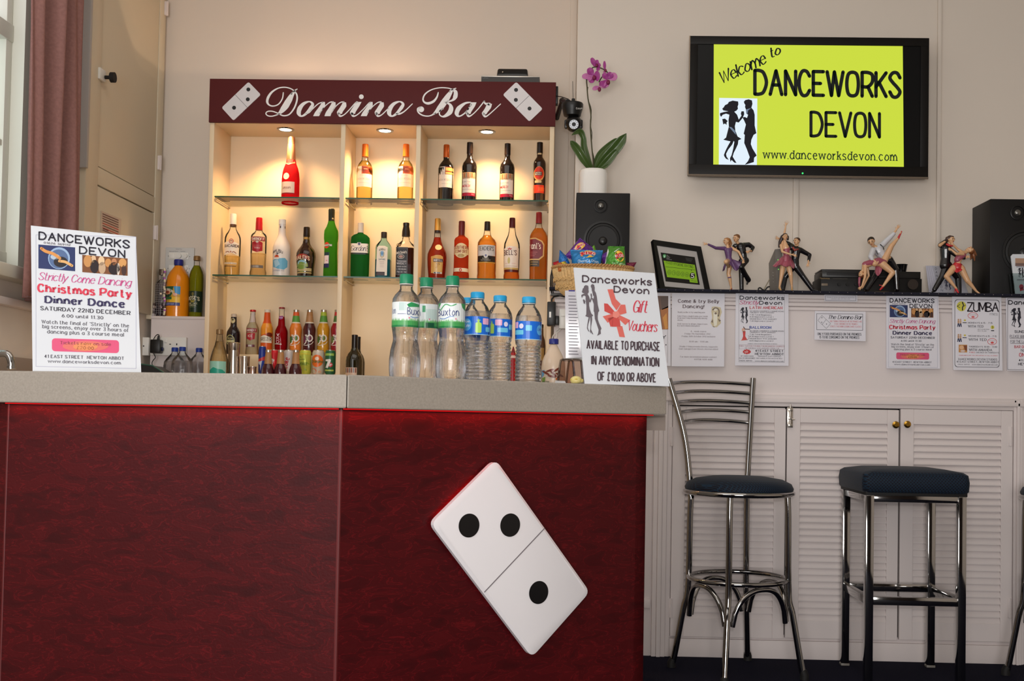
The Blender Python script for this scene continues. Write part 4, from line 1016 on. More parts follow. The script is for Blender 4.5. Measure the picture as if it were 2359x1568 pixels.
# --- white wines
for (cr, cx, sg) in ((C3, 1757, 0), (C4, 287, 1)):
    f_ = (lambda y: y) if cr is C3 else (lambda y: (150+y/4.751-130)*4.479)
    kk = 1.0 if cr is C3 else 4.479/4.751; off = 0 if cr is C3 else 2
    B_ = Bot('white_wine_bottle', ('left white wine bottle with orange capsule on the middle upper shelf' if not sg else 'right white wine bottle with orange capsule on the middle upper shelf'), 'bottle', cr, cx, YA, zSA, GU)
    B_.body([(f_(1003),34*kk),(f_(1040),35*kk),(f_(1055),48*kk),(f_(1085),70*kk),(f_(1125),84*kk),(f_(1160),88*kk),(f_(1520),88*kk),(f_(1545),80*kk)], m_bglass)
    B_.inside(f_(1052), liquid('white_wine', (252, 242, 196), 1.33, 0.5)); B_.part([(f_(866),30*kk),(f_(870),34*kk),(f_(1003),36*kk),(f_(1004),30*kk)], mat('copper_capsule', (214, 106, 34), 0.3, 0.5), 'capsule')
    a = B_.art(); X = lambda v: (v-1757)*kk + cx; T = f_
    a.rect(X(1672),T(1205),X(1842),T(1345),(240,224,208),1); a.rect(X(1678),T(1122),X(1738),T(1206),(240,224,208),1); a.rect(X(1736),T(1118),X(1846),T(1208),(176,88,56),1); a.rect(X(1752),T(1138),X(1812),T(1195),(120,50,40),2); a.rect(X(1762),T(1150),X(1800),T(1158),(196,130,100),3)
    a.text('CASA NEGRA', X(1682), X(1822), T(1268), 18, (160,140,130), 'slab', 1.2); a.rect(X(1720),T(1218),X(1790),T(1222),(200,180,165),2); a.rect(X(1700),T(1300),X(1820),T(1304),(206,188,172),2); B_.label(a)
# --- red wines
m_rw = dark('dark_red_wine_glass', (14, 9, 9)); m_bcap = mat('black_capsule', (28, 16, 12), 0.25, 0.2)
B_ = Bot('red_wine_bottle', 'red wine bottle with orange capsule on the right upper shelf', 'bottle', C4, 704, YA, zSA, GU)
B_.body([(1040,29),(1070,32),(1095,52),(1125,72),(1160,82),(1530,82),(1555,74)], m_rw); B_.part([(912,28),(918,31),(1045,32),(1046,27)], mat('copper_capsule', (196, 92, 34), 0.3, 0.5), 'capsule')
a = B_.art(); a.rect(624,1152,702,1290,(238,222,206),1); a.rect(620,1232,784,1365,(238,222,206),1); a.rect(702,1155,786,1240,(170,70,46),1); a.rect(708,1162,784,1196,(226,190,110),2); a.rect(708,1208,784,1228,(226,190,110),2); a.text('CASA NEGRA', 622, 760, 1296, 18, (150,130,122), 'slab', 1.2); a.ell(680,1218,16,18,(214,196,184),2); a.rect(665,1325,770,1329,(206,188,172),2); B_.label(a)
for (cx, dy, lb) in ((947,0,'left of two merlot bottles, beside the orange capsule bottle'), (1336,12,'right of two merlot bottles, beside the sherry bottle')):
    B_ = Bot('red_wine_bottle', lb, 'bottle', C4, cx, YA, zSA, GU); D = lambda y: y+dy; X = lambda v: v-947+cx
    B_.body([(D(888),24),(D(892),30),(D(930),30),(D(934),28),(D(1045),30),(D(1075),48),(D(1105),70),(D(1140),78),(1525,78),(1550,70)], m_rw)
    B_.part([(D(886),22),(D(889),31),(D(935),32),(D(1005),32),(D(1006),29)], m_bcap, 'capsule')
    a = B_.art(); a.rect(X(872),D(1210),X(1012),D(1275),(206,160,112),1)
    for q in range(7): a.rect(X(876+q*20),D(1216),X(886+q*20),D(1262),((150,80,60) if q % 2 else (120,120,110)),2)
    a.rect(X(870),D(1262),X(1012),D(1420),(240,226,212),1); a.rect(X(868),D(1418),X(1012),D(1452),(176,30,58),1); a.text('MERLOT', X(884), X(966), D(1360), 20, (196,50,64), 'slab', 2.4); a.text('Eden Vale', X(884), X(966), D(1312), 12, (150,130,126), 'slab', 1.3); a.rect(X(896),D(1330),X(950),D(1333),(170,150,146),2); a.rect(X(880),D(1382),X(990),D(1386),(190,172,164),2); a.text('75cl', X(975), X(1005), D(1442), 12, (236,180,190), 'round'); B_.label(a)
B_ = Bot('sherry_bottle', 'dark sherry bottle with red oval label, rightmost on the upper shelf', 'bottle', C4, 1668, YA, zSA, GU)
B_.body([(1000,29),(1040,30),(1062,46),(1085,60),(1110,65),(1530,65),(1558,58)], dark('dark_brown_glass', (34, 12, 8))); B_.part([(886,22),(889,31),(1000,32),(1001,28)], m_bcap, 'cap')
a = B_.art(); a.rect(1640,995,1698,1018,(196,170,130),1); a.ell(1665,1222,54,76,(206,150,90),1); a.ell(1665,1215,48,66,(196,52,32),2); a.rrect(1618,1202,1698,1240,8,(40,22,18),3); a.text('CHERRY', 1624,1692,1220,14,(226,210,190),'slab',2); a.text('BRANDY', 1624,1692,1236,12,(226,210,190),'slab',2); a.rrect(1622,1290,1692,1316,8,(206,180,130),3); a.rect(1604,1338,1734,1420,(214,56,30),1); a.rect(1660,1360,1720,1400,(226,90,40),2); B_.label(a)
# --- lower glass shelves
YL = 5.40
B_ = Bot('rum_bottle', 'clear white rum bottle with pale label, leftmost on the lower shelf', 'bottle', C5, 312, YL, zSB, GL_)
B_.body([(350,38),(380,44),(420,66),(450,88),(490,102),(540,106),(940,98),(975,92)], m_bglass); B_.inside(735, liquid('white_rum', (248, 238, 206), 1.34, 0.4))
B_.part([(182,34),(190,40),(320,42),(322,36)], mat('white_cap', (232, 224, 214), 0.4), 'cap'); B_.part([(320,43),(350,43)], mat('dark_collar', (90, 60, 40), 0.4, 0.3), 'collar'); 
a = B_.art(); X = lambda v: v; a.poly([(216,570),(260,555),(310,552),(370,560),(408,575),(406,730),(330,700),(210,735)], (236,222,206), 1); a.text('BACARDI', 232, 404, 625, 32, (66,44,40), 'slab', 2.2); a.ringe(324,550,30,32,7,(190,60,40),2); a.ell(324,550,22,24,(226,190,150),2); a.stroke(smooth_pts([(308,550),(324,540),(340,552)]),7,(140,50,40),3); a.stroke(smooth_pts([(250,692),(280,682),(300,694)]),10,(150,90,60),2); a.stroke(smooth_pts([(338,694),(358,684),(382,702)]),10,(150,90,60),2); a.ell(320,686,10,12,(170,110,80),2); a.rect(218,820,390,845,(226,208,180),1); a.rect(218,866,384,874,(90,66,52),2); a.text('SUPERIOR RUM', 225, 385, 840, 14, (140,110,84), 'slab', 1.4); B_.label(a, half=105)
B_ = Bot('vodka_bottle', 'clear vodka bottle with red cap and red shield label', 'bottle', C5, 648, YL, zSB, GL_)
B_.body([(395,42),(405,44),(425,62),(450,92),(475,102),(700,102),(850,98),(900,98),(940,108),(975,108)], m_bglass); B_.inside(700, liquid('vodka', (250, 240, 218), 1.34, 0.4))
B_.part([(232,36),(240,41),(285,42),(295,44),(395,46),(396,40)], mat('red_cap', (196, 26, 34), 0.3, 0.2), 'cap')
a = B_.art(); a.rect(572,490,742,545,(150,38,48),1); a.text('SMIRNOFF', 578, 738, 535, 32, (236,220,206), 'slab', 2.2); a.poly([(586,565),(610,550),(690,550),(720,565),(720,670),(655,692),(588,668)], (170,34,46), 1); a.ell(655,556,18,14,(200,190,180),2); a.text('VODKA', 620, 690, 645, 18, (226,190,180), 'slab', 1.6); a.rect(600,600,706,604,(206,120,120),2); a.rect(600,620,706,624,(206,120,120),2); a.rect(545,855,730,892,(112,104,100),1); a.rect(600,862,680,885,(160,150,140),2); B_.label(a, half=105)
B_ = Bot('coconut_liqueur_bottle', 'white painted liqueur bottle with blue splash and palm drawing', 'bottle', C5, 950, YL, zSB, GL_)
B_.body([(262,38),(270,45),(300,46),(320,46),(330,42),(455,48),(500,66),(560,94),(620,113),(700,114),(975,112)], mat('white_painted_glass', (232, 222, 214), 0.25, coat=0.4), 'painted_body'); B_.part([(256,38),(260,46),(318,47),(320,42)], mat('white_cap', (240, 234, 226), 0.35), 'cap')
a = B_.art(); a.text('MALIBU', 855, 990, 685, 30, (70,60,64), 'round', 2.0, arc=26); a.ell(912,752,30,26,(220,90,50),1); a.rect(880,758,945,782,(232,222,214),2); a.stroke(smooth_pts([(915,745),(922,722),(935,705)]),6,(50,46,60),3); a.stroke([(935,705),(905,700)],6,(50,46,60),3); a.stroke([(935,705),(965,700)],6,(50,46,60),3); a.stroke([(935,705),(900,718)],5,(50,46,60),3); a.poly([(850,790),(900,775),(960,770),(1020,765),(1046,800),(1045,880),(1010,915),(930,905),(860,880)], (110,176,206), 1); a.poly([(870,800),(930,785),(960,850),(900,890)], (170,206,222), 2); a.text('CARIBBEAN', 860, 1010, 935, 16, (140,150,170), 'round', 1.4); a.rect(930,345,945,372,(60,54,58),1); a.rect(988,345,1003,375,(60,54,58),1); B_.label(a, half=115)
B_ = Bot('cream_liqueur_bottle', 'stout dark brown cream liqueur bottle with arched landscape label', 'bottle', C5, 1265, YL, zSB, GL_)
B_.body([(480,40),(520,42),(570,52),(610,76),(650,108),(690,124),(740,128),(820,122),(900,112),(980,110)], dark('brown_black_glass', (36, 17, 12))); B_.part([(354,36),(360,41),(478,44),(480,40)], m_bcap, 'cap')
a = B_.art(); a.rect(1228,486,1308,516,(176,140,74),1); a.poly([(1145,770),(1165,735),(1200,718),(1250,712),(1300,725),(1335,755),(1338,800),(1300,780),(1250,765),(1200,770),(1155,790)], (150,50,36), 1); a.text('BAILEYS', 1150, 1334, 782, 46, (226,196,166), 'slab', 2.4, arc=16); a.ell(1238,868,80,78,(124,150,64),1); a.ell(1238,838,60,44,(150,190,206),2); a.poly([(1170,850),(1210,835),(1250,845),(1312,835),(1312,880),(1165,880)], (150,160,90), 3); a.rect(1150,880,1320,900,(36,17,12),4); a.rect(1144,895,1356,935,(190,170,120),4); a.text('THE ORIGINAL', 1160, 1345, 926, 18, (110,90,50), 'slab', 1.6); a.rect(1144,945,1356,965,(170,150,100),4); B_.label(a, half=130)
B_ = Bot('vermouth_bottle', 'tall green vermouth bottle with small red ball emblem', 'bottle', C5, 1585, YL, zSB, GL_)
B_.body([(275,40),(310,48),(350,62),(400,88),(450,92),(500,92),(560,84),(700,84),(900,90),(985,92)], liquid('green_vermouth', (124, 204, 84), 1.4, 0.5, diff=0.12)); B_.part([(118,34),(130,42),(265,40),(275,42),(276,38)], mat('dark_green_cap', (20, 26, 22), 0.3), 'cap')
a = B_.art(); a.ell(1545,598,36,40,(214,60,36),1); a.rect(1508,585,1618,615,(26,24,24),2); a.text('MARTINI', 1512, 1612, 610, 22, (240,240,236), 'round', 2.4); a.rect(1510,690,1585,890,(40,60,70),1); a.rect(1510,730,1578,835,(222,206,214),2); a.rect(1512,838,1578,880,(46,44,86),2); a.rect(1540,790,1560,800,(214,130,140),3); a.rect(1600,240,1640,256,(220,206,160),1); B_.label(a, half=95)
B_ = Bot('gin_bottle', 'green flat shouldered gin bottle with white label and white cap', 'bottle', C6, 225, YL, zSB, GL_)
B_.body([(345,28,2,1),(355,34,2,1),(372,70,4,.75),(395,92,5,.7),(430,95,5,.7),(570,95,5,.7),(760,93,5,.7),(798,90,5,.7)], liquid('green_gin', (74, 168, 90), 1.4, 0.5, diff=0.12)); B_.part([(243,28),(250,31),(345,31),(346,28)], mat('white_cap', (226, 216, 206), 0.4), 'cap')
a = B_.art(); a.rect(132,466,326,562,(236,228,220),1); a.rect(134,562,324,580,(30,44,36),1); a.poly([(204,456),(245,456),(245,486),(226,496),(204,486)], (222,214,210), 2); a.poly([(212,460),(238,460),(236,478),(225,486),(214,478)], (60,66,110), 3); a.text("Gordon's", 136, 322, 542, 50, (80,78,86), 'script', 1.2); B_.label(a, half=97)
B_ = Bot('gin_bottle', 'pale blue square gin bottle with cream crest label', 'bottle', C6, 470, YL, zSB, GL_)
B_.body([(398,30,2,1),(425,34,2.5,1),(455,58,4,.8),(485,76,8,.8),(520,80,9,.8),(800,80,9,.8)], thin_glass('pale_aqua_glass', (205, 234, 236))); B_.inside(630, liquid('aqua_gin', (96, 184, 206), 1.34, 0.5, diff=0.15), 2)
B_.part([(338,28),(343,31),(398,31),(399,28)], mat('black_cap', (30, 24, 24), 0.35), 'cap')
a = B_.art(); a.poly([(410,505),(430,490),(490,490),(522,505),(520,798),(404,798)], (232,220,206), 1); a.text('BOMBAY', 434, 498, 535, 18, (90,100,90), 'slab', 2.0, arc=10); a.ell(464,570,22,30,(150,180,206),2); a.ell(464,570,12,16,(90,140,190),3); a.stroke(smooth_pts([(445,560),(448,595),(464,610),(482,595),(484,560)]),6,(170,150,90),3); a.text('SAPPHIRE', 430, 500, 640, 16, (90,110,120), 'slab', 1.8); a.rect(438,655,490,659,(170,150,150),2); a.rect(442,672,488,676,(170,150,150),2); a.rect(446,690,484,694,(190,170,170),2); a.rect(446,706,484,710,(190,170,170),2); a.rect(404,760,496,798,(60,34,32),2); a.rect(500,348,520,382,(220,214,206),1); B_.label(a, half=82)
B_ = Bot('whiskey_bottle', 'square black label whiskey bottle with black cap beside the divider', 'bottle', C6, 700, YL, zSB, GL_)
B_.body([(385,34,2),(430,42,2.5),(455,66,4),(475,88,9),(500,92,10),(800,92,10)], m_bglass); B_.inside(512, liquid('whiskey', (96, 34, 16), 1.36, 0.3, diff=0.3), 2)
B_.part([(241,30),(246,34),(270,33),(276,31),(300,36),(330,42),(384,44),(385,38)], mat('black_cap', (20, 14, 14), 0.3), 'cap')
a = B_.art(); a.rect(610,508,736,800,(24,20,24),1); a.frame(616,514,732,794,3,(130,124,124),2); a.text("Jack Daniel's", 612, 726, 576, 26, (220,214,206), 'slab', 2.2, ang=0.10); a.ringe(664,606,36,24,4,(206,200,190),2); a.ell(664,606,22,14,(170,130,120),2)
for k, (s_, h_) in enumerate((('Tennessee', 16), ('WHISKEY', 20), ('SOUR MASH', 12), ('LYNCHBURG', 14), ('70cl 40% Vol', 14))): a.text(s_, 624, 722, 660+k*28, h_, (206,202,206), 'slab', 1.7)
a.rect(700,340,716,366,(200,190,180),1); B_.label(a, half=94)
B_ = Bot('cognac_bottle', 'wide amber cognac bottle with gold capsule', 'bottle', C6, 1030, YL, zSB, GL_)
B_.body([(340,32),(400,36),(440,44),(490,64),(530,86),(570,100),(620,102),(700,98),(780,90),(812,86)], m_bglass); B_.inside(395, liquid('cognac', (240, 104, 60), 1.36, 0.55, diff=0.2)); B_.part([(196,26),(202,31),(330,33),(331,30)], mat('gold_foil', (214, 164, 84), 0.35, 0.6), 'capsule'); B_.part([(322,33),(345,34)], mat('dark_collar', (40, 26, 30), 0.4), 'collar')
a = B_.art(); a.poly([(976,605),(1000,600),(1030,590),(1075,590),(1100,605),(1102,640),(1092,785),(978,775)], (206,160,92), 1); a.poly([(1002,628),(1100,630),(1100,662),(1002,660)], (44,40,66), 2); a.text('MARTELL', 1008, 1096, 655, 20, (226,214,206), 'slab', 2.2); a.text('VS', 1036, 1070, 690, 16, (120,80,40), 'slab', 1.8); a.rect(1010,670,1085,760,(220,180,112),2); a.rect(1005,765,1092,782,(220,214,206),2); a.rect(1010,768,1030,780,(50,40,50),3); a.rect(1040,770,1075,778,(80,80,110),3); a.ell(1050,506,34,30,(242,206,150),1); B_.label(a, half=104)
B_ = Bot('liqueur_bottle', 'ribbed reddish liqueur bottle with cream rounded label', 'bottle', C6, 1282, YL, zSB, GL_)
B_.body([(370,30),(385,40),(402,66),(425,76),(600,77),(740,78),(790,84),(818,84)], liquid('red_amber_liqueur', (228, 92, 50), 1.38, 0.45, diff=0.3)); B_.part([(224,28),(230,33),(280,34),(372,32),(373,28)], mat('maroon_gold_cap', (110, 34, 36), 0.3, 0.2), 'cap')
a = B_.art(); a.ell(1286,540,74,78,(226,204,160),1); a.rect(1214,500,1358,580,(226,204,160),2); a.text('SOUTHERN', 1218, 1356, 522, 30, (150,60,44), 'slab', 2.2); a.text('COMFORT', 1226, 1348, 562, 28, (150,60,44), 'slab', 2.2); a.ell(1286,592,34,18,(176,150,100),3); a.rect(1212,722,1360,760,(230,214,186),1); a.ell(1284,742,17,17,(190,70,60),2); a.ell(1284,742,8,8,(230,200,180),3); B_.label(a, half=80)
B_ = Bot('whisky_bottle', 'golden whisky bottle with black capped neck and silver black label', 'bottle', C6, 1550, YL, zSB, GL_)
B_.body([(322,32),(370,40),(390,52),(420,82),(450,98),(480,100),(740,98),(770,96),(800,100),(822,98)], m_bglass); B_.inside(375, liquid('golden_whisky', (255, 205, 105), 1.36, 0.6, diff=0.15)); B_.part([(228,27),(233,31),(322,33),(323,30)], mat('black_cap', (26, 20, 18), 0.3), 'cap')
a = B_.art(); a.poly([(1460,485),(1640,485),(1640,595),(1560,600),(1460,595)], (214,208,206), 1); a.text("TEACHER'S", 1466, 1624, 542, 40, (52,44,44), 'slab', 1.9); a.poly([(1460,600),(1520,596),(1570,596),(1640,600),(1640,660),(1460,660)], (36,32,32), 2); a.ell(1546,594,24,26,(220,214,206),3); a.ell(1546,594,10,12,(110,110,150),4); a.text('BLENDED', 1512, 1575, 630, 12, (190,180,160), 'slab', 1.8); a.text('SCOTCH WHISKY', 1494, 1596, 648, 12, (190,180,160), 'slab', 1.8); a.rect(1460,660,1640,672,(200,150,60),2); B_.label(a, half=102)
B_ = Bot('whisky_bottle', 'nearly empty whisky bottle with white label and dark red cap', 'bottle', C6, 1810, YL, zSB, GL_)
B_.body([(290,32),(330,36),(370,44),(420,66),(460,82),(500,85),(700,82),(770,78),(800,84),(822,82)], m_bglass); B_.inside(752, liquid('amber_whisky', (252, 180, 84), 1.36, 0.6, diff=0.15)); B_.part([(190,27),(196,31),(292,33),(293,30)], mat('dark_red_cap', (86, 22, 28), 0.3, 0.2), 'cap')
a = B_.art(); a.poly([(1732,520),(1760,500),(1800,494),(1850,498),(1886,515),(1884,720),(1730,720)], (238,222,208), 1); a.text("BELL'S", 1732, 1864, 586, 46, (84,34,34), 'slab', 2.0); a.stroke([(1775,520),(1782,532),(1792,516),(1802,532),(1810,520)],8,(200,60,60),2); a.ell(1785,645,14,34,(206,190,130),2); a.rect(1730,718,1882,738,(206,170,100),1); a.rect(1730,738,1880,764,(96,28,28),1); a.rect(1745,672,1775,678,(226,190,180),2); a.rect(1815,672,1855,678,(226,190,180),2); a.rect(1750,700,1870,706,(206,180,160),2); B_.label(a, half=86)
B_ = Bot('whisky_bottle', 'tall triangular whisky bottle with maroon label, rightmost on the lower shelf', 'bottle', C6, 2088, YL, zSB, GL_)
B_.body([(248,30,2,1),(290,38,2,1),(310,52,2.5,.9),(345,76,3,.8),(385,92,3.5,.8),(430,93,4,.8),(700,90,4,.8),(770,88,4,.8),(822,90,4,.8)], m_bglass); B_.inside(302, liquid('whisky', (254, 186, 86), 1.36, 0.6, diff=0.15)); B_.part([(131,26),(137,30),(248,33),(249,29)], mat('maroon_cap', (120, 26, 36), 0.3, 0.2), 'cap')
a = B_.art(); a.poly([(2000,412),(2060,408),(2130,440),(2152,480),(2148,600),(2100,640),(2000,640)], (196,160,100), 1); a.poly([(2000,424),(2056,420),(2120,450),(2140,486),(2136,592),(2094,626),(2000,626)], (112,26,34), 2); a.text("Grant's", 1966, 2112, 522, 58, (232,220,206), 'slab', 1.7)
a.polys = [q for q in a.polys if min(p_[0] for p_ in q[0]) > 1999]
for k in range(3): a.rect(2006,556+k*18,2080-k*14,562+k*18,(170,90,90),3)
a.rect(2000,642,2102,706,(52,36,24),1); a.rect(2010,655,2090,665,(150,120,70),2); a.rect(2010,680,2080,688,(150,120,70),2); B_.label(a, half=95)
# ------------------------------------------------------------------ lower bays of the display cabinet
def opaque(n, c, coat=0.6): return mat(n, c, 0.22, coat=coat, sub=0.0)
YR = 5.42; GJ = 'bottles on the stepped riser'
B_ = Bot('rum_bottle', 'dark rum bottle with round pale label behind the cocktail shaker', 'bottle', C7, 372, YR, zR1, GJ)
B_.body([(492,36),(560,38),(610,42),(640,60),(680,82),(715,88),(930,88),(965,82)], dark('black_rum_glass', (24, 8, 20))); B_.part([(452,28),(458,36),(494,37),(495,34)], mat('pale_cap', (206, 186, 164), 0.4), 'cap')
a = B_.art(); a.ell(370,542,28,34,(206,190,140),1); a.ell(370,528,16,14,(90,80,50),2); a.ell(354,790,58,66,(176,176,120),1); a.ell(354,790,48,56,(44,40,34),2); a.rect(300,790,412,816,(196,190,140),3); a.text('RUM', 325, 385, 780, 22, (190,180,130), 'slab', 2.0); B_.label(a, half=90)
B_ = Bot('alcopop_bottle', 'clear vodka mixer bottle with red crown cap and red label', 'bottle', C7, 612, YR, zR1, GJ)
B_.body([(412,34),(440,30),(480,32),(560,44),(590,62),(630,78),(660,80),(880,78),(930,84),(965,84)], m_bglass); B_.inside(470, liquid('cloudy_lemon', (240, 226, 190), 1.34, 0.3, diff=0.45)); B_.part([(402,30),(406,39),(425,38),(427,34)], mat('red_cap', (196, 40, 40), 0.35, 0.3), 'cap')
a = B_.art(); a.poly([(598,440),(640,430),(650,560),(585,565)], (206,190,180), 1); a.ell(612,470,16,18,(190,50,56),2); a.rect(540,640,680,690,(150,50,60),1); a.text('SMIRNOFF', 546, 674, 680, 28, (226,206,196), 'slab', 2.0); a.poly([(555,700),(665,700),(660,775),(606,795),(556,770)], (176,44,52), 1); a.text('ICE', 580, 634, 750, 26, (226,200,190), 'slab', 2.2); a.rect(538,845,662,876,(110,60,70),1); a.rect(580,848,625,872,(206,200,200),2); B_.label(a, half=82)
B_ = Bot('alcopop_bottle', 'orange fruit mixer bottle with orange neck sleeve', 'bottle', C7, 795, YR, zR1, GJ)
B_.body([(436,34),(470,36),(540,42),(580,58),(620,74),(650,77),(965,76)], opaque('orange_drink', (236, 150, 40))); B_.part([(398,30),(402,38),(436,37),(437,34)], mat('pale_cap', (226, 214, 196), 0.4), 'cap'); B_.part([(438,36),(540,44),(575,57)], mat('orange_sleeve', (214, 82, 24), 0.35), 'neck_sleeve')
a = B_.art(); a.poly([(720,735),(770,715),(870,690),(870,900),(720,900)], (216,90,30), 1); a.ell(840,722,30,30,(120,40,20),2); a.poly([(720,745),(780,725),(866,755),(866,825),(720,820)], (236,226,206), 3); a.text('BREEZER', 728, 862, 796, 40, (40,32,34), 'round', 2.2); B_.label(a, half=80)
B_ = Bot('alcopop_bottle', 'bright red mixer bottle with clear neck and white upright lettering', 'bottle', C7, 978, YR, zR1, GJ)
B_.body([(386,34),(430,32),(480,34),(520,40),(600,46),(630,62),(665,78),(700,81),(860,80),(900,76),(965,74)], m_bglass); B_.inside(490, liquid('red_drink', (206, 16, 30), 1.34, 0.35, diff=0.45)); B_.part([(370,30),(374,38),(388,38),(389,34)], mat('dark_red_cap', (150, 40, 46), 0.35, 0.3), 'cap')
a = B_.art(); a.poly([(948,485),(1002,480),(1002,515),(975,530),(950,515)], (150,60,130), 1); a.text('WKD', 950, 1000, 512, 14, (226,200,220), 'round', 2)
for q, ch in enumerate('KD'): a.text(ch, 936, 972, 782+q*46, 34, (226,200,206), 'round', 1.8)
a.poly([(934,708),(944,706),(954,724),(964,706),(974,708),(960,740),(948,740)], (226,200,206), 1); a.stroke([(908,836),(1000,842)], 8, (214,226,206), 1); B_.label(a, half=82)
def jbottle(cx, liq, sl1, sl2, lb, leaf):
    B_ = Bot('juice_bottle', lb, 'bottle', C7, cx, YR, zR1, GJ)
    B_.body([(430,35),(470,38),(560,50),(590,62),(620,74),(650,79),(690,77),(740,72),(800,72),(850,75),(900,74),(940,66),(965,70)], liq); B_.part([(402,30),(406,38),(432,37),(433,34)], m_steel, 'cap')
    B_.part([(434,36.5),(480,41)], mat('sleeve_top', sl1, 0.4), 'neck_sleeve'); B_.part([(480,41),(560,52)], mat('sleeve_base', sl2, 0.4), 'neck_sleeve'); B_.part([(560,52),(576,58.5)], mat('sleeve_band', (226, 214, 196), 0.4), 'neck_band')
    a = B_.art(); o = cx-1160; W_ = (236, 230, 222)
    a.ell(1112+o, 782, 24, 42, leaf, 1); a.ringe(1180+o, 765, 38, 46, 15, W_, 3); a.ell(1182+o,765,16,30,leaf,2)
    a.stroke(smooth_pts([(1132+o,726),(1140+o,770),(1132+o,820),(1112+o,838)]), 14, W_, 3); a.stroke([(1118+o,728),(1146+o,728)], 9, W_, 3); a.text('2', 1122+o, 1148+o, 782, 30, (36,30,34), 'round', 2.2, 4)
    a.stroke(smooth_pts([(1090+o,848),(1140+o,856),(1200+o,838),(1220+o,806)]), 7, W_, 3); B_.label(a, half=78); return B_
jbottle(1160, opaque('orange_juice', (226, 128, 44)), (222, 92, 40), (90, 150, 60), 'orange juice drink bottle with green and orange neck sleeve', (90, 130, 60))
jbottle(1332, opaque('dark_berry_juice', (72, 16, 26)), (170, 120, 74), (176, 128, 84), 'dark berry juice drink bottle with tan neck sleeve on the riser', (120, 50, 80))
jbottle(1508, opaque('yellow_juice', (208, 152, 34)), (170, 190, 60), (90, 150, 60), 'yellow juice drink bottle with lime green neck sleeve', (90, 120, 50))
jbottle(1682, opaque('red_juice', (150, 18, 36)), (200, 60, 60), (90, 120, 60), 'red juice drink bottle half hidden by the left divider', (110, 130, 70))
# cans
YCN = 5.30; m_alu = mat('aluminium', (206, 200, 192), 0.25, 0.9)
def can(cx, y0, r, col, lb, artfn):
    B_ = Bot('drink_can', lb, 'can', C7, cx, YCN, zR2, 'drink cans below the juice bottles')
    h = 1217 - y0
    B_.body([(y0,r*0.80),(y0+4,r*0.84),(y0+h*0.10,r),(y0+h*0.92,r),(y0+h*0.99,r*0.8),(1217,r*0.78)], mat('can_print', col, 0.28, 0.25), 'can_body')
    B_.part([(y0-3,r*0.78),(y0-3,r*0.83),(y0+6,r*0.84),(y0+8,r*0.80)], m_alu, 'rim')
    a = B_.art(); artfn(a); B_.label(a, half=r)
def f1(a):
    a.poly([(690,890),(780,890),(780,1000),(690,1020)], (40,60,150), 1); a.poly([(690,1030),(780,990),(780,1040),(690,1060)], (200,60,60), 2); a.poly([(690,1060),(745,1050),(720,1215),(690,1215)], (206,206,214), 2); a.poly([(745,1050),(780,1040),(780,1215),(720,1215)], (40,70,160), 2)
can(735, 866, 47, (36, 56, 140), 'slim blue and silver energy drink can', f1)
def f2(a): a.text('Coca Cola', 845, 935, 1080, 60, (240,230,226), 'script', 1.4, ang=1.2)
can(888, 912, 72, (200, 26, 36), 'red cola can behind the small front bottles', f2)
def f3(a): a.rect(1050,940,1110,1180,(214,204,204),1); a.text('Coke', 1010, 1150, 1085, 60, (196,24,40), 'slab', 2.0, ang=1.35)
can(1073, 914, 72, (196, 188, 188), 'silver diet cola can with red upright lettering', f3)
def f4(a):
    a.rect(1206,916,1350,968,(226,206,60),1); a.text('LEMONADE', 1190, 1322, 1104, 34, (60,120,50), 'round', 1.8); a.rect(1206,1028,1290,1034,(90,130,60),2)
    for (x, y) in ((1240,1150),(1300,1160),(1325,1080),(1230,1000)): a.ell(x,y,22,9,(150,180,60),1,16,0.6)
can(1278, 914, 75, (196, 206, 84), 'pale green lemonade can beside the cola cans', f4)
def f5(a): a.ell(1442,1050,74,78,(232,112,40),1); a.ell(1442,1022,26,22,(240,220,200),2); a.text('Orangina', 1372, 1512, 1072, 30, (40,110,60), 'round', 2.4, 3); a.ell(1400,1180,40,34,(230,110,60),1); a.ell(1480,1190,16,14,(230,140,90),1)
can(1444, 916, 77, (206, 196, 184), 'white can with a big orange disc', f5)
def f6(a): a.text('7', 1545, 1600, 1140, 96, (236,236,232), 'slab', 3.0); a.ell(1612,1100,26,28,(200,40,60),2); a.text('UP', 1596, 1630, 1110, 20, (236,230,226), 'round', 2.2, 3); a.rect(1536,955,1650,985,(150,190,90),1); a.rect(1530,1160,1650,1180,(170,190,90),1)
can(1597, 916, 68, (44, 104, 70), 'green lemon lime can beside the divider', f6)
# small front bottles
YSB = 5.13
for cx, lb in ((808, 'leftmost of three small dark bottles in front of the cans'), (965, 'middle of three small dark bottles in front of the cans'), (1156, 'rightmost of three small dark bottles in front of the cans')):
    B_ = Bot('juice_bottle', lb, 'bottle', C7, cx, YSB, ZW, 'small berry bottles in front of the cans')
    B_.body([(938,34),(1000,40),(1085,48),(1120,66),(1160,78),(1200,80),(1300,76),(1460,76)], opaque('berry_juice', (66, 14, 24))); B_.part([(908,30),(912,38),(938,37),(939,34)], m_steel, 'cap'); B_.part([(940,36),(1000,42),(1070,48.5),(1086,50)], mat('tan_sleeve', (176, 130, 84), 0.4), 'neck_sleeve')
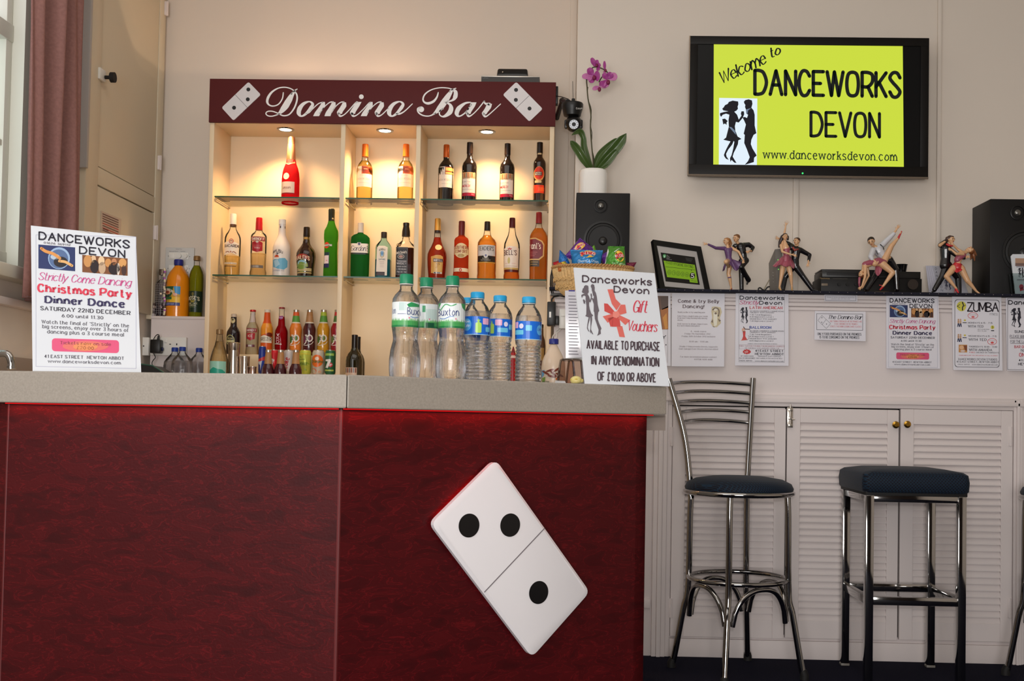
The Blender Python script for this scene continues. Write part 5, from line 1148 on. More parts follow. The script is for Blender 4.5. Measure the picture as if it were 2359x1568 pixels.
# tonic, shaker, jigger, cup
B_ = Bot('syrup_bottle', 'clear conical bottle with teal label and brown cap, far left of the cabinet', 'bottle', C7, 188, 5.12, ZW)
B_.body([(712,36),(770,40),(850,60),(930,88),(1000,106),(1035,112),(1300,112),(1460,108)], m_bglass); B_.inside(800, liquid('clear_syrup', (236, 230, 214), 1.33, 0.5)); B_.part([(648,36),(654,43),(708,44),(712,40)], mat('bronze_cap', (140, 112, 76), 0.4, 0.4), 'cap')
a = B_.art(); a.rect(84,1055,292,1330,(150,206,190),1); a.poly([(90,1170),(150,1130),(200,1150),(260,1160),(288,1190),(288,1330),(90,1330)], (40,160,140), 2); B_.label(a, half=112)
m_sh = mat('shaker_steel', (190, 178, 168), 0.16, 1.0)
B_ = Bot('cocktail_shaker', 'steel two part cocktail shaker beside the teal labelled bottle', 'shaker', C7, 371, 5.14, ZW)
B_.body([(912,69),(1000,70),(1200,72),(1460,62)], m_sh, 'tin'); B_.part([(822,72),(824,77),(832,76),(905,72),(914,70)], m_sh, 'upper_tin'); B_.part([(816,74),(824,79),(830,74)], m_steel, 'rim')
B_ = Bot('jigger', 'steel measuring tumbler right of the cocktail shaker', 'measure', C7, 511, 5.14, ZW)
B_.body([(992,63),(1000,62),(1200,58),(1460,50)], m_sh, 'tumbler'); B_.part([(990,60),(990,64),(998,64),(999,60)], m_steel, 'rim')
B_ = Bot('thimble_measure', 'small steel thimble measure beside the taller steel tumbler', 'measure', C7, 614, 5.14, ZW)
B_.body([(1122,48),(1128,47),(1200,44),(1460,40)], mat('rosy_steel', (206, 176, 164), 0.2, 1.0), 'cup'); B_.part([(1120,45),(1120,49),(1126,49),(1127,45)], m_steel, 'rim')
# wine bottles in the middle bay
m_ol = dark('olive_wine_glass', (34, 28, 8))
for cx, Y_, dy, lb in ((1896, 5.16, 0, 'front olive wine bottle in the lower middle bay'), (1938, 5.32, 24, 'olive wine bottle standing behind another in the lower middle bay')):
    kq = 1.0 if dy == 0 else 0.86; B_ = Bot('wine_bottle', lb, 'bottle', C7, cx, Y_, ZW)
    B_.body([(880+dy,37*kq),(925+dy,52*kq),(960+dy,82*kq),(1000+dy,100*kq),(1045+dy,108*kq),(1460,108*kq)], m_ol); B_.part([(718+dy,34*kq),(722+dy,40*kq),(760+dy,38*kq),(884+dy,39*kq)], m_bcap, 'capsule')
    a = B_.art(); a.rect(1790-1896+cx,1135,1950-1896+cx,1340,(196,170,150),1)
    for q in range(6): a.rect(1796+q*26-1896+cx,1142,1814+q*26-1896+cx,1200,((130,84,74) if q % 2 else (110,104,110)),2)
    B_.label(a, half=110*kq)
B_ = Bot('sauce_bottle', 'red sauce bottle glimpsed between two clear water bottles', 'bottle', C8, 1597, 5.16, ZW)
B_.body([(985,26),(1010,40),(1060,52),(1400,54),(1500,54)], mat('red_sauce_plastic', (160, 24, 30), 0.3), 'body'); B_.part([(912,5),(960,18),(985,26)], mat('dark_red_nozzle', (120, 20, 26), 0.35), 'nozzle'); a = B_.art(); a.rect(1570,1020,1628,1050,(226,200,190),1); B_.label(a, half=50)
B_ = Bot('brown_bottle', 'brown bottle standing in the lower right bay behind the water bottles', 'bottle', C8, 1925, 5.34, ZW)
B_.body([(680,26),(780,30),(840,48),(900,54),(1500,54)], dark('brown_glass', (70, 40, 24))); B_.part([(650,22),(655,28),(690,28)], m_bcap, 'cap'); a = B_.art(); a.rect(1885,930,1965,1080,(150,120,70),1); B_.label(a, half=54)

# ------------------------------------------------------------------ water bottles on the bar
def bar_y(px, back):
    k = ray(px, 900); k = k.x/k.y; t = (k*S2.y - S2.x) / (dr.x - k*dr.y); q = S2 + dr*t
    # move back from the edge, staying on the same sight line
    return q.y + back/ (nr.y - nr.x*k*0 + 1e-9) * 1.0
m_pet = thin_glass('clear_bottle_plastic', (252, 253, 254), 0.05, 1.0, 1.3, 0.35); m_wat = liquid('water', (254, 254, 255), 1.33, 0.55)
m_gcap = mat('green_cap', (18, 128, 88), 0.4); m_bcp = mat('sky_blue_cap', (34, 154, 206), 0.4)
GW, GP = 'green capped water bottles on the bar', 'blue capped water bottles on the bar'
def ribbed_cap(B_, y0, y1, r, m):
    z0, z1 = B_.z(y1), B_.z(y0); r *= B_.k; b = MB(); n = 72; rings = []
    for (z, rr) in ((z0, r), (z0+(z1-z0)*0.82, r), (z1, r*0.9)):
        rings.append([B_.ctr + Vector((rr*(1+(0.018 if j % 2 else 0))*math.cos(2*PI*j/n), rr*(1+(0.018 if j % 2 else 0))*math.sin(2*PI*j/n), z)) for j in range(n)])
    b.ring_loft(rings); b.build('cap', m, B_.t, smooth=60)
def water_green(cx, y0, sc, back, lb, ang):
    Y = bar_y(870+cx/5.128, back); B_ = Bot('water_bottle', lb, 'bottle', C8, cx, Y, ZT, GW); f = lambda y: y0 + (y-62)*sc
    pr = [(f(182),74*sc),(f(235),74*sc),(f(262),92*sc),(f(305),132*sc),(f(350),158*sc),(f(395),163*sc),(f(690),164*sc),(f(705),160*sc),(f(770),150*sc),(f(815),145*sc),(f(850),147*sc),(f(900),160*sc),(f(960),174*sc),(f(1060),186*sc),(f(1180),186*sc),(f(1275),178*sc),(f(1300),160*sc)]
    B_.body(pr, m_pet, 'bottle_wall'); B_.inside(f(270), m_wat, 3.0, 'water'); ribbed_cap(B_, f(62), f(172), 80*sc, m_gcap)
    B_.part([(f(176),84*sc),(f(186),84*sc)], mat('neck_ring', (206, 206, 200), 0.3), 'neck_ring')
    a = B_.art(0.0); X = lambda v: cx + (v-865)*sc; T = lambda y: f(y-20)
    x0, x1 = X(865-163), X(865+163); a.rect(x0,T(418),x1,T(712),(226,232,232),1)
    if ang == 0:
        a.poly([(x0,T(418)),(X(745),T(418)),(X(720),T(470)),(x0,T(500))], (60,150,84), 2); a.poly([(X(985),T(418)),(x1,T(418)),(x1,T(500)),(X(1000),T(470))], (60,150,84), 2); a.stroke(smooth_pts([(X(740),T(500)),(X(800),T(435)),(X(870),T(452)),(X(930),T(430))]), 12*sc, (70,160,96), 2)
        a.text('Buxton', X(700), X(962), T(565), 78*sc, (44,58,120), 'round', 1.5, 4); a.stroke(smooth_pts([(X(735),T(600)),(X(790),T(606)),(X(850),T(582)),(X(905),T(575))]), 7*sc, (60,120,190), 4)
    elif ang == 1:
        a.rect(X(805),T(425),X(890),T(520),(190,210,206),2); a.poly([(X(900),T(450)),(X(950),T(420)),(x1,T(440)),(x1,T(470)),(X(920),T(480))], (50,150,90), 2); a.text('ton', X(712), X(762), T(555), 70*sc, (44,58,120), 'round', 1.5, 4); a.text('Bux', X(908), X(1022), T(565), 78*sc, (44,58,120), 'round', 1.5, 4); a.rect(X(790),T(556),X(890),T(562),(80,90,140),3); a.stroke(smooth_pts([(X(945),T(590)),(X(985),T(600)),(X(1020),T(590))]), 7*sc, (60,120,190), 4)
    else:
        a.rect(X(840),T(440),X(880),T(520),(70,160,110),2); a.rect(X(880),T(480),X(1010),T(600),(200,220,214),2); a.text('on', X(770), X(815), T(565), 70*sc, (44,58,120), 'round', 1.5, 4); a.rect(X(885),T(650),X(985),T(710),(30,90,60),5)
    a.rect(x0,T(640),x1,T(712),(70,156,84),2); a.rect(x0,T(690),x1,T(712),(30,120,66),3)
    rnd = random.Random(int(cx))
    for q in range(34):
        xx = x0+(x1-x0)*(q+0.5)/34; hh = rnd.uniform(10, 46)*sc; a.poly([(xx-6*sc,T(642)),(xx+6*sc,T(642)),(xx+rnd.uniform(-4,4)*sc,T(642)-hh)], (110,180,110), 2)
    a.ell(X(930),T(605),9*sc,9*sc,(226,130,150),3); B_.label(a, half=168*sc); return B_
water_green(328, 62, 1.0, 0.085, 'leftmost green capped water bottle on the bar', 1)
water_green(566, 102, 0.955, 0.17, 'green capped water bottle standing back between two others', 2)
water_green(873, 83, 0.985, 0.075, 'green capped water bottle with its name facing forward', 0)
def water_blue(cx, y0, sc, back, lb, art_fn, ribs=True):
    Y = bar_y(870+cx/5.128, back); B_ = Bot('water_bottle', lb, 'bottle', C8, cx, Y, ZT, GP); f = lambda y: y0 + (y-272)*sc
    pr = [(f(345),74*sc),(f(375),74*sc),(f(400),90*sc),(f(440),122*sc),(f(490),146*sc),(f(540),157*sc),(f(785),158*sc),(f(800),154*sc)]
    ys = 830
    while ys < 1290:
        pr.append((f(ys), (150 if ys < 960 else 155)*sc)); pr.append((f(ys+22), (136 if ys < 960 else 142)*sc)); ys += 44
    pr += [(f(1300),154*sc),(f(1320),140*sc)]
    B_.body(pr, m_pet, 'bottle_wall', smooth=20); B_.inside(f(500), m_wat, 3.0, 'water'); ribbed_cap(B_, f(272), f(344), 81*sc, m_bcp); B_.part([(f(350),82*sc),(f(358),82*sc)], mat('neck_ring', (190, 210, 220), 0.3), 'neck_ring')
    a = B_.art(0.01); x0, x1 = cx-156*sc, cx+156*sc; a.rect(x0,f(568),x1,f(784),(24,104,206),1); a.rect(x0,f(776),x1,f(784),(150,200,230),2); art_fn(a, cx, f, sc); B_.label(a, half=158*sc)
PKC, LMC, CYC = (226, 170, 206), (170, 214, 96), (110, 196, 226)
def w1(a, cx, f, sc):
    X = lambda v: cx+(v-1170)*sc; a.ell(X(1060),f(665),56*sc,72*sc,(90,170,226),2); a.text('Pure', X(1028), X(1090), f(640), 26*sc, (236,240,246), 'script', 1.6, 4); a.text('Life', X(1030), X(1090), f(690), 30*sc, (236,240,246), 'script', 1.6, 4)
    a.rrect(X(1165),f(642),X(1236),f(760),14*sc,LMC,2); a.poly([(X(1185),f(642)),(X(1200),f(590)),(X(1215),f(642))], LMC, 2); a.rect(X(1180),f(610),X(1222),f(618),LMC,2); a.rrect(X(1250),f(588),X(1312),f(660),8*sc,PKC,2); a.rrect(X(1282),f(690),X(1322),f(745),8*sc,CYC,2)
def w2(a, cx, f, sc):
    X = lambda v: cx+(v-1440)*sc; T = lambda y: f(y-40); a.rrect(X(1336),T(672),X(1380),T(788),10*sc,LMC,2); a.poly([(X(1340),T(672)),(X(1350),T(625)),(X(1362),T(672))], LMC, 2); a.rrect(X(1394),T(618),X(1480),T(690),8*sc,PKC,2); a.ell(X(1524),T(672),24*sc,30*sc,(226,220,240),2); a.rrect(X(1424),T(718),X(1548),T(772),8*sc,CYC,2); a.rrect(X(1560),T(672),X(1592),T(735),6*sc,CYC,2)
def w3(a, cx, f, sc):
    X = lambda v: cx+(v-1778)*sc; T = lambda y: f(y-56); a.rrect(X(1626),T(632),X(1662),T(704),8*sc,PKC,2); a.ell(X(1698),T(682),26*sc,30*sc,(226,220,240),2); a.rrect(X(1626),T(728),X(1724),T(782),8*sc,CYC,2); a.rrect(X(1750),T(672),X(1824),T(738),8*sc,CYC,2); a.ell(X(1912),T(725),32*sc,60*sc,(90,170,226),2); a.text('Life', X(1890), X(1930), T(730), 30*sc, (60,90,170), 'script', 1.6, 4)
def w0(a, cx, f, sc): pass
water_blue(1068, 338, 0.93, 0.20, 'blue capped water bottle hidden behind another, only its cap edge showing', w0)
water_blue(1170, 272, 1.0, 0.085, 'blue capped water bottle beside the forward facing green capped one', w1)
water_blue(1438, 312, 0.96, 0.13, 'middle blue capped water bottle between two alike', w2)
water_blue(1778, 328, 1.0, 0.085, 'rightmost blue capped water bottle on the bar', w3)
# milkshake bottle, tumblers, slip, lemon
B_ = Bot('milkshake_bottle', 'creamy milkshake bottle with dark blue cap and chocolate label', 'bottle', C8, 2076, bar_y(1275, 0.26), ZT)
B_.body([(890,42),(915,50),(960,76),(1020,108),(1080,130),(1150,140),(1340,142),(1400,134)], mat('milky_plastic', (214, 190, 166), 0.3, coat=0.5, sub=0.1), 'body'); ribbed_cap(B_, 822, 884, 56, mat('dark_blue_cap', (34, 40, 120), 0.35))
a = B_.art(); a.rect(1936,1200,2214,1380,(196,180,160),1)
for (x, y, an) in ((1990,1230,.5),(2040,1200,-.3),(2080,1240,.7),(2120,1190,-.6),(2060,1270,.2),(2150,1250,.4)): a.ell(x,y,52,13,(112,50,36),2,14,an)
a.poly([(1936,1200),(1975,1195),(1965,1260),(1940,1290)], (90,150,190), 2); a.poly([(1945,1290),(1985,1275),(1980,1330),(1945,1345)], (110,140,60), 3); a.poly([(2100,1300),(2130,1275),(2150,1330)], (214,100,40), 3); a.text('YAZOO', 1955, 2030, 1352, 26, (40,70,60), 'slab', 2.0, 4); B_.label(a, half=142)
m_tum = thin_glass('clear_tumbler', (246, 236, 230), 0.05, 1.0, 1.4)
for cx, bk, lb in ((2232, 0.20, 'upturned clear plastic tumbler beside the milkshake bottle'), (2330, 0.27, 'upturned clear plastic tumbler half behind the voucher sign')):
    Y = bar_y(870+cx/5.128, bk); B_ = Bot('tumbler', lb, 'glass', C8, cx, Y, ZT, 'upturned tumblers on the bar'); B_.start(1200)
    pr = [(1058,60),(1066,78),(1090,86),(1370,122)]; p = B_.prof(pr); b = MB(); b.lathe(B_.ctr, p[::-1], 10, p=2.0); b.build('tumbler_wall', m_tum, B_.t, smooth=10)
    b = MB(); q = [(r_*0.93, z_-0.003) for r_, z_ in p[:-1]] + [(p[-1][0]*0.94, p[-1][1]+0.0005)]; b.lathe(B_.ctr, q[::-1], 10, caps=False); b.build('inner_wall', m_tum, B_.t, smooth=10)
def on_bar(px, back, name, lb, cat):
    Y = bar_y(px, back); x = P(px, 890, Y).x; return thing(name, lb, cat, (x, Y, ZT)), Vector((x, Y, ZT))
t, c = on_bar(1291, 0.06, 'paper_slip', 'folded white paper slip at the bar edge beside the tumblers', 'paper')
b = MB(); b.prism([c+Vector((-0.013,0.006,0)), c+Vector((0.012,0.016,0)), c+Vector((0.012,0.05,0.0)), c+Vector((-0.014,0.045,0.0))], (0,0,0.002)); b.prism([c+Vector((-0.013,0.006,0.002)), c+Vector((0.012,0.016,0.002)), c+Vector((0.010,0.046,0.007)), c+Vector((-0.012,0.04,0.007))], (0,0,0.0012)); b.build('paper', m_card, t, smooth=0)
t, c = on_bar(1327, 0.09, 'lemon_wedge', 'pale yellow lemon piece in front of the tumblers by the voucher sign', 'fruit')
b = MB(); b.ball(c+Vector((0,0.01,0.0105)), (0.014,0.011,0.0105), 18, 12); b.ball(c+Vector((0.012,0.01,0.010)), (0.006,0.005,0.005), 10, 8); b.build('flesh', mat('lemon_flesh', (222, 204, 130), 0.4, bump=0.3, bscale=300), t); b = MB(); b.tube([c+Vector((-0.013,0.006,0.012)), c+Vector((0,-0.0005,0.013)), c+Vector((0.012,0.006,0.012))], 0.0018, 6); b.build('rind', mat('lemon_rind', (206, 180, 70), 0.5), t)

# ------------------------------------------------------------------ acrylic signs on the bar
def leaning(A, B, TLp, TLY, cs, crop, name, lb):
    a3, b3, t3 = P(*A), P(*B), P(*TLp, TLY)
    n = (b3-a3).cross(t3-a3).normalized()
    if n.y > 0: n = -n
    mp = plane_map(a3, n, 0.0003); t = thing(name, lb, 'sign', tuple((a3+b3)/2))
    c = [mp(x, y, 0) for x, y in cs]; dz = min(c[2].z, c[3].z)
    for k, top in ((2, 1), (3, 0)):                   # feet on the worktop
        d = (c[k]-c[top]); c[k] = c[top] + d * ((c[top].z - ZT - 0.0005)/(c[top].z - c[k].z))
    b = MB(); b.prism(c, -n*0.0030); b.build('acrylic_plate', m_card, t, smooth=0)
    foot = MB(); bb = (c[2]+c[3])/2; u = (c[2]-c[3]).normalized(); h = (c[2]-c[3]).length/2; back = Vector((-u.y, u.x, 0)); back = back if back.y > 0 else -back
    pr = [bb-u*h+back*0.004, bb+u*h+back*0.004, bb+u*h+back*0.07, bb-u*h+back*0.07]; foot.prism([Vector((p.x,p.y,ZT+0.0003)) for p in pr], (0,0,0.003)); foot.build('foot', thin_glass('clear_acrylic', (236,240,240)), t, smooth=0)
    return t, mp
CRX = (0, 480, 3.266); cs = crop_pts(CRX, [(232,128),(1022,212),(1062,1222),(245,1205)])
t, mp = leaning((75,849,2.345), (326,855,2.42), (71,519), 2.40, cs, CRX, 'acrylic_sign', 'Christmas Party Dinner Dance sign standing on the left of the bar')
a = Art(mp, 0.06, CRX)
def X_(x): return 238 + (x-860)/570*804
def Y_(x, y):
    u, v = (x-860)/570, (y-100)/793; a.sl = 0.106 - 0.086*v
    return (128+84*u)*(1-v) + (1205+17*u)*v
christmas(a, X_, Y_, 1.33); a.build('print', t)
CRG = (1220, 430, 3.335); cs = [(1322,616),(1508,629),(1543,893),(1348,887)]
t, mp = leaning((1348,887,2.545), (1543,893,2.635), (1322,616), 2.62, cs, CRG, 'acrylic_sign', 'Gift Vouchers sign with a red bow at the right end of the bar')
a = Art(mp, 0.05, CRG); BR = (84, 72, 78)
a.text('Danceworks', 408, 935, 742, 46, BR, 'round', 2.4); a.text('Devon', 650, 915, 815, 44, BR, 'round', 2.4); couple(a, 385, 745, 512, 1145, (104,96,102), 3, None, 48)
R1, R2, R3 = (214, 108, 98), (200, 80, 76), (226, 134, 122)
for pl, c_ in (([(598,788),(640,786),(662,862),(700,900),(668,950),(632,900)], R1), ([(572,895),(600,898),(660,965),(640,985),(575,955)], R2), ([(700,905),(735,905),(745,970),(690,985),(668,962)], R1), ([(562,995),(635,975),(650,1000),(600,1045)], R1), ([(640,1000),(690,1000),(700,1075),(632,1075)], R2), ([(690,985),(775,1025),(735,1062),(680,1010)], R1), ([(668,1070),(712,1070),(733,1156),(690,1152)], R1), ([(640,960),(680,955),(695,985),(670,1010),(640,1000)], R3), ([(600,1010),(640,1000),(640,1070),(622,1075)], R2)):
    a.poly(pl, c_, 2 if c_ != R3 else 4)
a.sl = 0.04
a.text('Gift', 795, 900, 962, 84, (206,66,84), 'script', 1.4); a.text('Vouchers', 752, 975, 1108, 74, (206,66,84), 'script', 1.4)
a.sl = 0.03
for s_, x0, x1, y in (('AVAILABLE TO PURCHASE', 442, 1000, 1250), ('IN ANY DENOMINATION', 478, 992, 1370), ('OF £10.00 OR ABOVE', 524, 970, 1492)): a.text(s_, x0, x1, y, 62, BR, 'slab', 3.1)
a.build('print', t)

# ------------------------------------------------------------------ things on top of the cabinet and beside it
z = zTop - 0.003
t = thing('set_top_box', 'slim black set top box lying on the display cabinet', 'set top box', (xat(1176, 180, 5.38), 5.38, zTop))
x0, x1 = xat(1109, 180, 5.27), xat(1243, 180, 5.27); zb_ = zat(1176, 175.5, 5.27)
b = MB(); b.box((x0, 5.27, zTop+0.001), (x1, 5.48, zb_), 0.002); b.build('case', m_black, t); b = MB(); b.box((x0, 5.268, zTop+0.002), (x1, 5.271, zb_-0.002)); b.build('front_panel', mat('smoked_panel', (46, 42, 40), 0.2), t)
b = MB(); b.box((x0-0.0005, 5.2665, zb_-0.004), (x1+0.0005, 5.48, zb_+0.0005), 0.0008); b.build('lid', m_steel, t)
a = Art(front_map(5.2675), 0.01, C4); a.text('humax', 1076, 1142, 226, 10, (150,150,150), 'round', 1.6); a.build('print', t)
t = thing('media_box', 'rounded black box on top of the slim set top box', 'electronic box', (xat(1180, 170, 5.38), 5.36, zb_))
x0, x1 = xat(1143, 165, 5.32), xat(1218, 165, 5.32); zz = zat(1180, 156.5, 5.32)
b = MB(); b.hexa([(x0,5.32,zb_+0.0008),(x1,5.32,zb_+0.0008),(x1,5.44,zb_+0.0008),(x0,5.44,zb_+0.0008),(x0+0.006,5.325,zz),(x1-0.006,5.325,zz),(x1-0.006,5.44,zz),(x0+0.006,5.44,zz)], 0.009); b.build('case', mat('gloss_black', (16, 15, 17), 0.15, coat=0.4), t)
b = MB(); b.ball(P(1158, 166, 5.318), 0.004, 10, 6); b.build('sensor', m_steel, t)
# security camera
CO1 = (1240, 120, 4.356); YK = 4.99
def c1(x, y, Y=YK): return P(CO1[0]+x/CO1[2], CO1[1]+y/CO1[2], Y)
k1 = YK/F/CO1[2]
t = thing('security_camera', 'black dome security camera bracketed to the side of the display cabinet', 'camera', tuple(c1(355, 640)))
b = MB(); p0, p1 = c1(176, 350, 5.27), c1(176, 525, 5.27); b.box((XB+0.0005, 5.255, p1.z), (XB+0.014, 5.30, p0.z), 0.002); b.build('mount_plate', m_black, t)
b = MB(); b.tube([Vector((XB+0.010,5.275,c1(0,490).z)), c1(240,485,5.12), c1(300,505)], [0.012,0.010,0.014], 12); b.ball(c1(240,488,5.12), 0.014, 12, 8); b.build('arm', m_black, t)
b = MB(); c = c1(352, 0); pr = [(515,104),(525,110),(560,108),(600,96),(640,86),(650,60)]; b.lathe((c.x, YK, 0), [(r_*k1, c1(352,y).z) for y, r_ in pr][::-1], 28); b.build('base_drum', m_black, t)
b = MB(); b.ball(c1(355, 718), (86*k1, 84*k1, 86*k1), 24, 16); b.box(c1(262,680)+Vector((0,-0.012,0)), c1(300,770)+Vector((0,0.012,0)), 0.006); b.box(c1(412,680)+Vector((0,-0.012,0)), c1(446,770)+Vector((0,0.012,0)), 0.006); b.build('head', mat('gloss_camera_black', (14, 13, 14), 0.25), t)
b = MB(); b.tube([c1(352,510), c1(352,468)], 0.0075, 12); b.tube([c1(350,470), c1(345,292)], 0.0012, 6); b.build('antenna', m_black, t)
hc = c1(357, 727, YK-84*k1+0.003); b = MB(); b.disc(hc, (0,-1,0), 47*k1, 0.004, 28); ln = b.build('light_ring', mat('silver_ring', (206, 212, 220), 0.3, 0.4), t)
b = MB(); b.disc(hc+Vector((0,-0.004,0)), (0,-1,0), 20*k1, 0.003, 20)
b.build('lens', m_black, t)
for q in range(11):
    an = 2*PI*q/11; b = MB(); b.ball(hc+Vector((38*k1*math.cos(an), -0.0045, 38*k1*math.sin(an))), 0.0016, 8, 6); b.build('diode', m_black, ln)
b = MB(); b.tube([c1(180,440,5.26), c1(240,450,5.12), c1(300,470,5.02), c1(318,500,5.0)], 0.002, 6); b.build('cable', m_black, t)
a = Art(front_map(YK-100*k1-0.0006), 0, CO1); a.text('EasyN', 380, 440, 572, 16, (190,186,180), 'round', 1.8); a.build('print', t)

# ------------------------------------------------------------------ loudspeakers
CRB = (1220, 430, 3.335)
def speaker(lb, x0, x1, y0, Yf, dpt, tw, wf, wr, hf):
    t = thing('loudspeaker', lb, 'loudspeaker', ((x0+x1)/2, Yf+dpt/2, zs)); b = MB(); b.box((x0, Yf, zs+0.0005), (x1, Yf+dpt, y0), 0.003); b.build('cabinet', m_blackm, t)
    b = MB()
    for (c_, r_, kind) in ((tw, hf, 0), (wf, wr, 1)):
        b = MB(); prf = [(r_*1.12,0.0),(r_*1.12,0.004),(r_*1.0,0.005),(r_*0.95,0.0005)]
        rings = [[c_ + Vector((q[0]*math.cos(2*PI*j/36), -q[1], q[0]*math.sin(2*PI*j/36))) for j in range(36)] for q in prf]; b.ring_loft(rings, False, False); b.build('surround' if kind else 'tweeter_plate', m_black, t)
        if kind:
            b = MB(); rings = [[c_ + Vector((q[0]*math.cos(2*PI*j/36), -q[1], q[0]*math.sin(2*PI*j/36))) for j in range(36)] for q in ((r_*0.96,0.003),(r_*0.85,0.005),(r_*0.78,0.0015),(r_*0.3,0.0008))]
            b.ring_loft(rings, False, True); cn = b.build('woofer_cone', mat('cone', (15, 14, 14), 0.6), t); b = MB(); b.ball(c_+Vector((0,-0.001,-r_*0.05)), (r_*0.26, 0.010, r_*0.26), 18, 10); b.build('dust_cap', mat('dust_cap', (20, 19, 19), 0.35), cn)
        else:
            b = MB(); b.ball(c_+Vector((0,-0.001,0)), (r_*0.55, 0.010, r_*0.55), 18, 10); b.build('tweeter_dome', mat('dome_metal', (120, 118, 114), 0.25, 0.8), t)
    return t
YSP = 4.84
z0 = zat(1387, 444, YSP); SPL = speaker('black loudspeaker carrying the orchid pot at the left end of the mantelpiece', xat(1326, 560, YSP), xat(1450, 560, YSP), z0, YSP, 0.215, P(1384, 474, YSP-0.0005), P(1389, 553, YSP-0.0005), 0.074, 0.026)
YS2 = 4.86; x0 = xat(2281, 560, YS2)
z1 = zat(2300, 458, YS2); speaker('tall black loudspeaker cut off by the right edge of the picture', x0, x0+0.27, z1, YS2, 0.215, P(2344, 490, YS2-0.0005), P(2360, 580, YS2-0.0005), 0.085, 0.028)
# orchid
YO = 4.93; ko = YO/F/CO1[2]
def o1(x, y, dy=0.0): return P(CO1[0]+x/CO1[2], CO1[1]+y/CO1[2], YO+dy)
t = thing('potted_orchid', 'purple orchid in a white pot standing on the left loudspeaker', 'potted plant', (o1(550,1300).x, YO, z0+0.0005))
c = o1(549, 1300); b = MB(); zt_ = o1(549,1188).z
b.lathe((c.x, YO, 0), [(132*ko, z0+0.0006, 2.6),(142*ko, z0+0.006, 2.8),(144*ko, zt_-0.02, 2.8),(138*ko, zt_-0.004, 2.6),(130*ko, zt_, 2.4),(122*ko, zt_-0.004, 2.4),(118*ko, zt_-0.02, 2.4)], 40); b.build('pot', mat('white_ceramic', (232, 228, 222), 0.2, coat=0.5), t)
b = MB(); b.lathe((c.x, YO, 0), [(120*ko, zt_-0.012),(110*ko, zt_-0.004),(60*ko, zt_+0.002)], 24); b.build('bark', mat('bark', (70, 48, 34), 0.9, bump=0.8, bscale=200), t)
def ribbon(pts, bend=0.25, n=8):
    """pts: (x, y, width, depth) in the crop; returns a leaf-like grid with a folded midrib"""
    q = smooth_pts([p[:2] + (p[2], p[3] if len(p) > 3 else 0.0) for p in pts], 6); V = []
    for i, p in enumerate(q):
        a_, b_ = q[max(i-1,0)], q[min(i+1,len(q)-1)]; dx, dy = b_[0]-a_[0], b_[1]-a_[1]; l = math.hypot(dx, dy) or 1; nx, ny = -dy/l, dx/l
        row = []
        for k in range(n+1):
            s_ = k/n-0.5; row.append(o1(p[0]+nx*p[2]*s_, p[1]+ny*p[2]*s_, p[3] - bend*abs(s_)*p[2]*ko*2 + bend*0.5*p[2]*ko))
        V.append(row)
    return V
def leafmesh(V, name, m, par, th):
    b = MB(); R = [[b.bm.verts.new(p) for p in row] for row in V]
    for i in range(len(R)-1):
        for k in range(len(R[0])-1): b._f([R[i][k], R[i][k+1], R[i+1][k+1], R[i+1][k]])
    o = b.build(name, m, par, smooth=70); md = o.modifiers.new('thickness', 'SOLIDIFY'); md.thickness = th; return o
m_leaf = mat('orchid_leaf', (62, 84, 36), 0.35, coat=0.2, var=0.15, bscale=20)
for L in ([(525,1180,40,0),(455,1075,78,-.02),(395,980,84,-.03),(345,915,62,-.04),(322,890,6,-.04)], [(540,1185,40,.0),(485,1050,70,.02),(458,940,64,.03),(452,860,56,.03),(415,795,60,.02),(335,832,6,.0)], [(585,1185,50,0),(680,1070,104,-.03),(775,965,112,-.04),(840,880,92,-.05),(884,815,6,-.05)], [(560,1160,44,.02),(610,1040,66,.03),(690,955,64,.04),(775,885,44,.04),(800,872,8,.04)], [(600,1182,40,-.03),(690,1100,84,-.05),(775,1000,60,-.06),(790,985,6,-.06)], [(635,1170,24,-.04),(685,1142,32,-.05),(714,1122,4,-.05)]):
    leafmesh(ribbon(L), 'leaf', m_leaf, t, 0.0012)
m_stem = mat('orchid_stem', (70, 66, 40), 0.6)
b = MB(); b.tube([o1(*p) for p in smooth_pts([(552,1175),(550,1080),(538,960),(524,760),(528,620),(500,470),(490,350),(487,270),(520,190),(560,150),(640,165),(700,215),(640,250),(610,300)], 4)], 0.0028, 8)
stm = b.build('stem', m_stem, t)
b = MB(); b.tube([o1(x+8*math.sin(y/40), y, 0.004) for x, y in smooth_pts([(556,1175),(552,1080),(542,960),(528,760),(530,620),(504,470),(494,350)], 4)], 0.0016, 6); b.build('support_cane', mat('cane', (50, 52, 38), 0.7), t)
b = MB(); b.ball(o1(487,270,-0.006), (0.005,0.004,0.006), 10, 8); b.build('plant_clip', mat('dark_clip', (40, 40, 70), 0.4), t)
m_pet1 = mat('orchid_petal', (150, 46, 128), 0.55, sub=0.15); m_pet2 = mat('orchid_petal_pale', (186, 104, 160), 0.55, sub=0.15); m_lip = mat('orchid_lip', (116, 18, 66), 0.5)
def flower(petals, lip, d):
    fb = None
    for (x0_, y0_, x1_, y1_, w, m) in petals:
        mx, my = (x0_+x1_)/2, (y0_+y1_)/2; V = ribbon([(x0_,y0_,w*0.25,d),(x0_+(mx-x0_)*.7,y0_+(my-y0_)*.7,w*0.85,d-.004),(mx+(x1_-mx)*.3,my+(y1_-my)*.3,w,d-.008),(x1_+(mx-x1_)*.12,y1_+(my-y1_)*.12,w*0.6,d-.008),(x1_,y1_,w*0.12,d-.006)], 0.12)
        leafmesh(V, 'petal', m, t, 0.0006)
    if lip: b = MB(); b.ball(o1(lip[0],lip[1],d-.008), (lip[2]*ko,lip[2]*ko,lip[3]*ko), 12, 8); b.build('lip', m_lip, t)
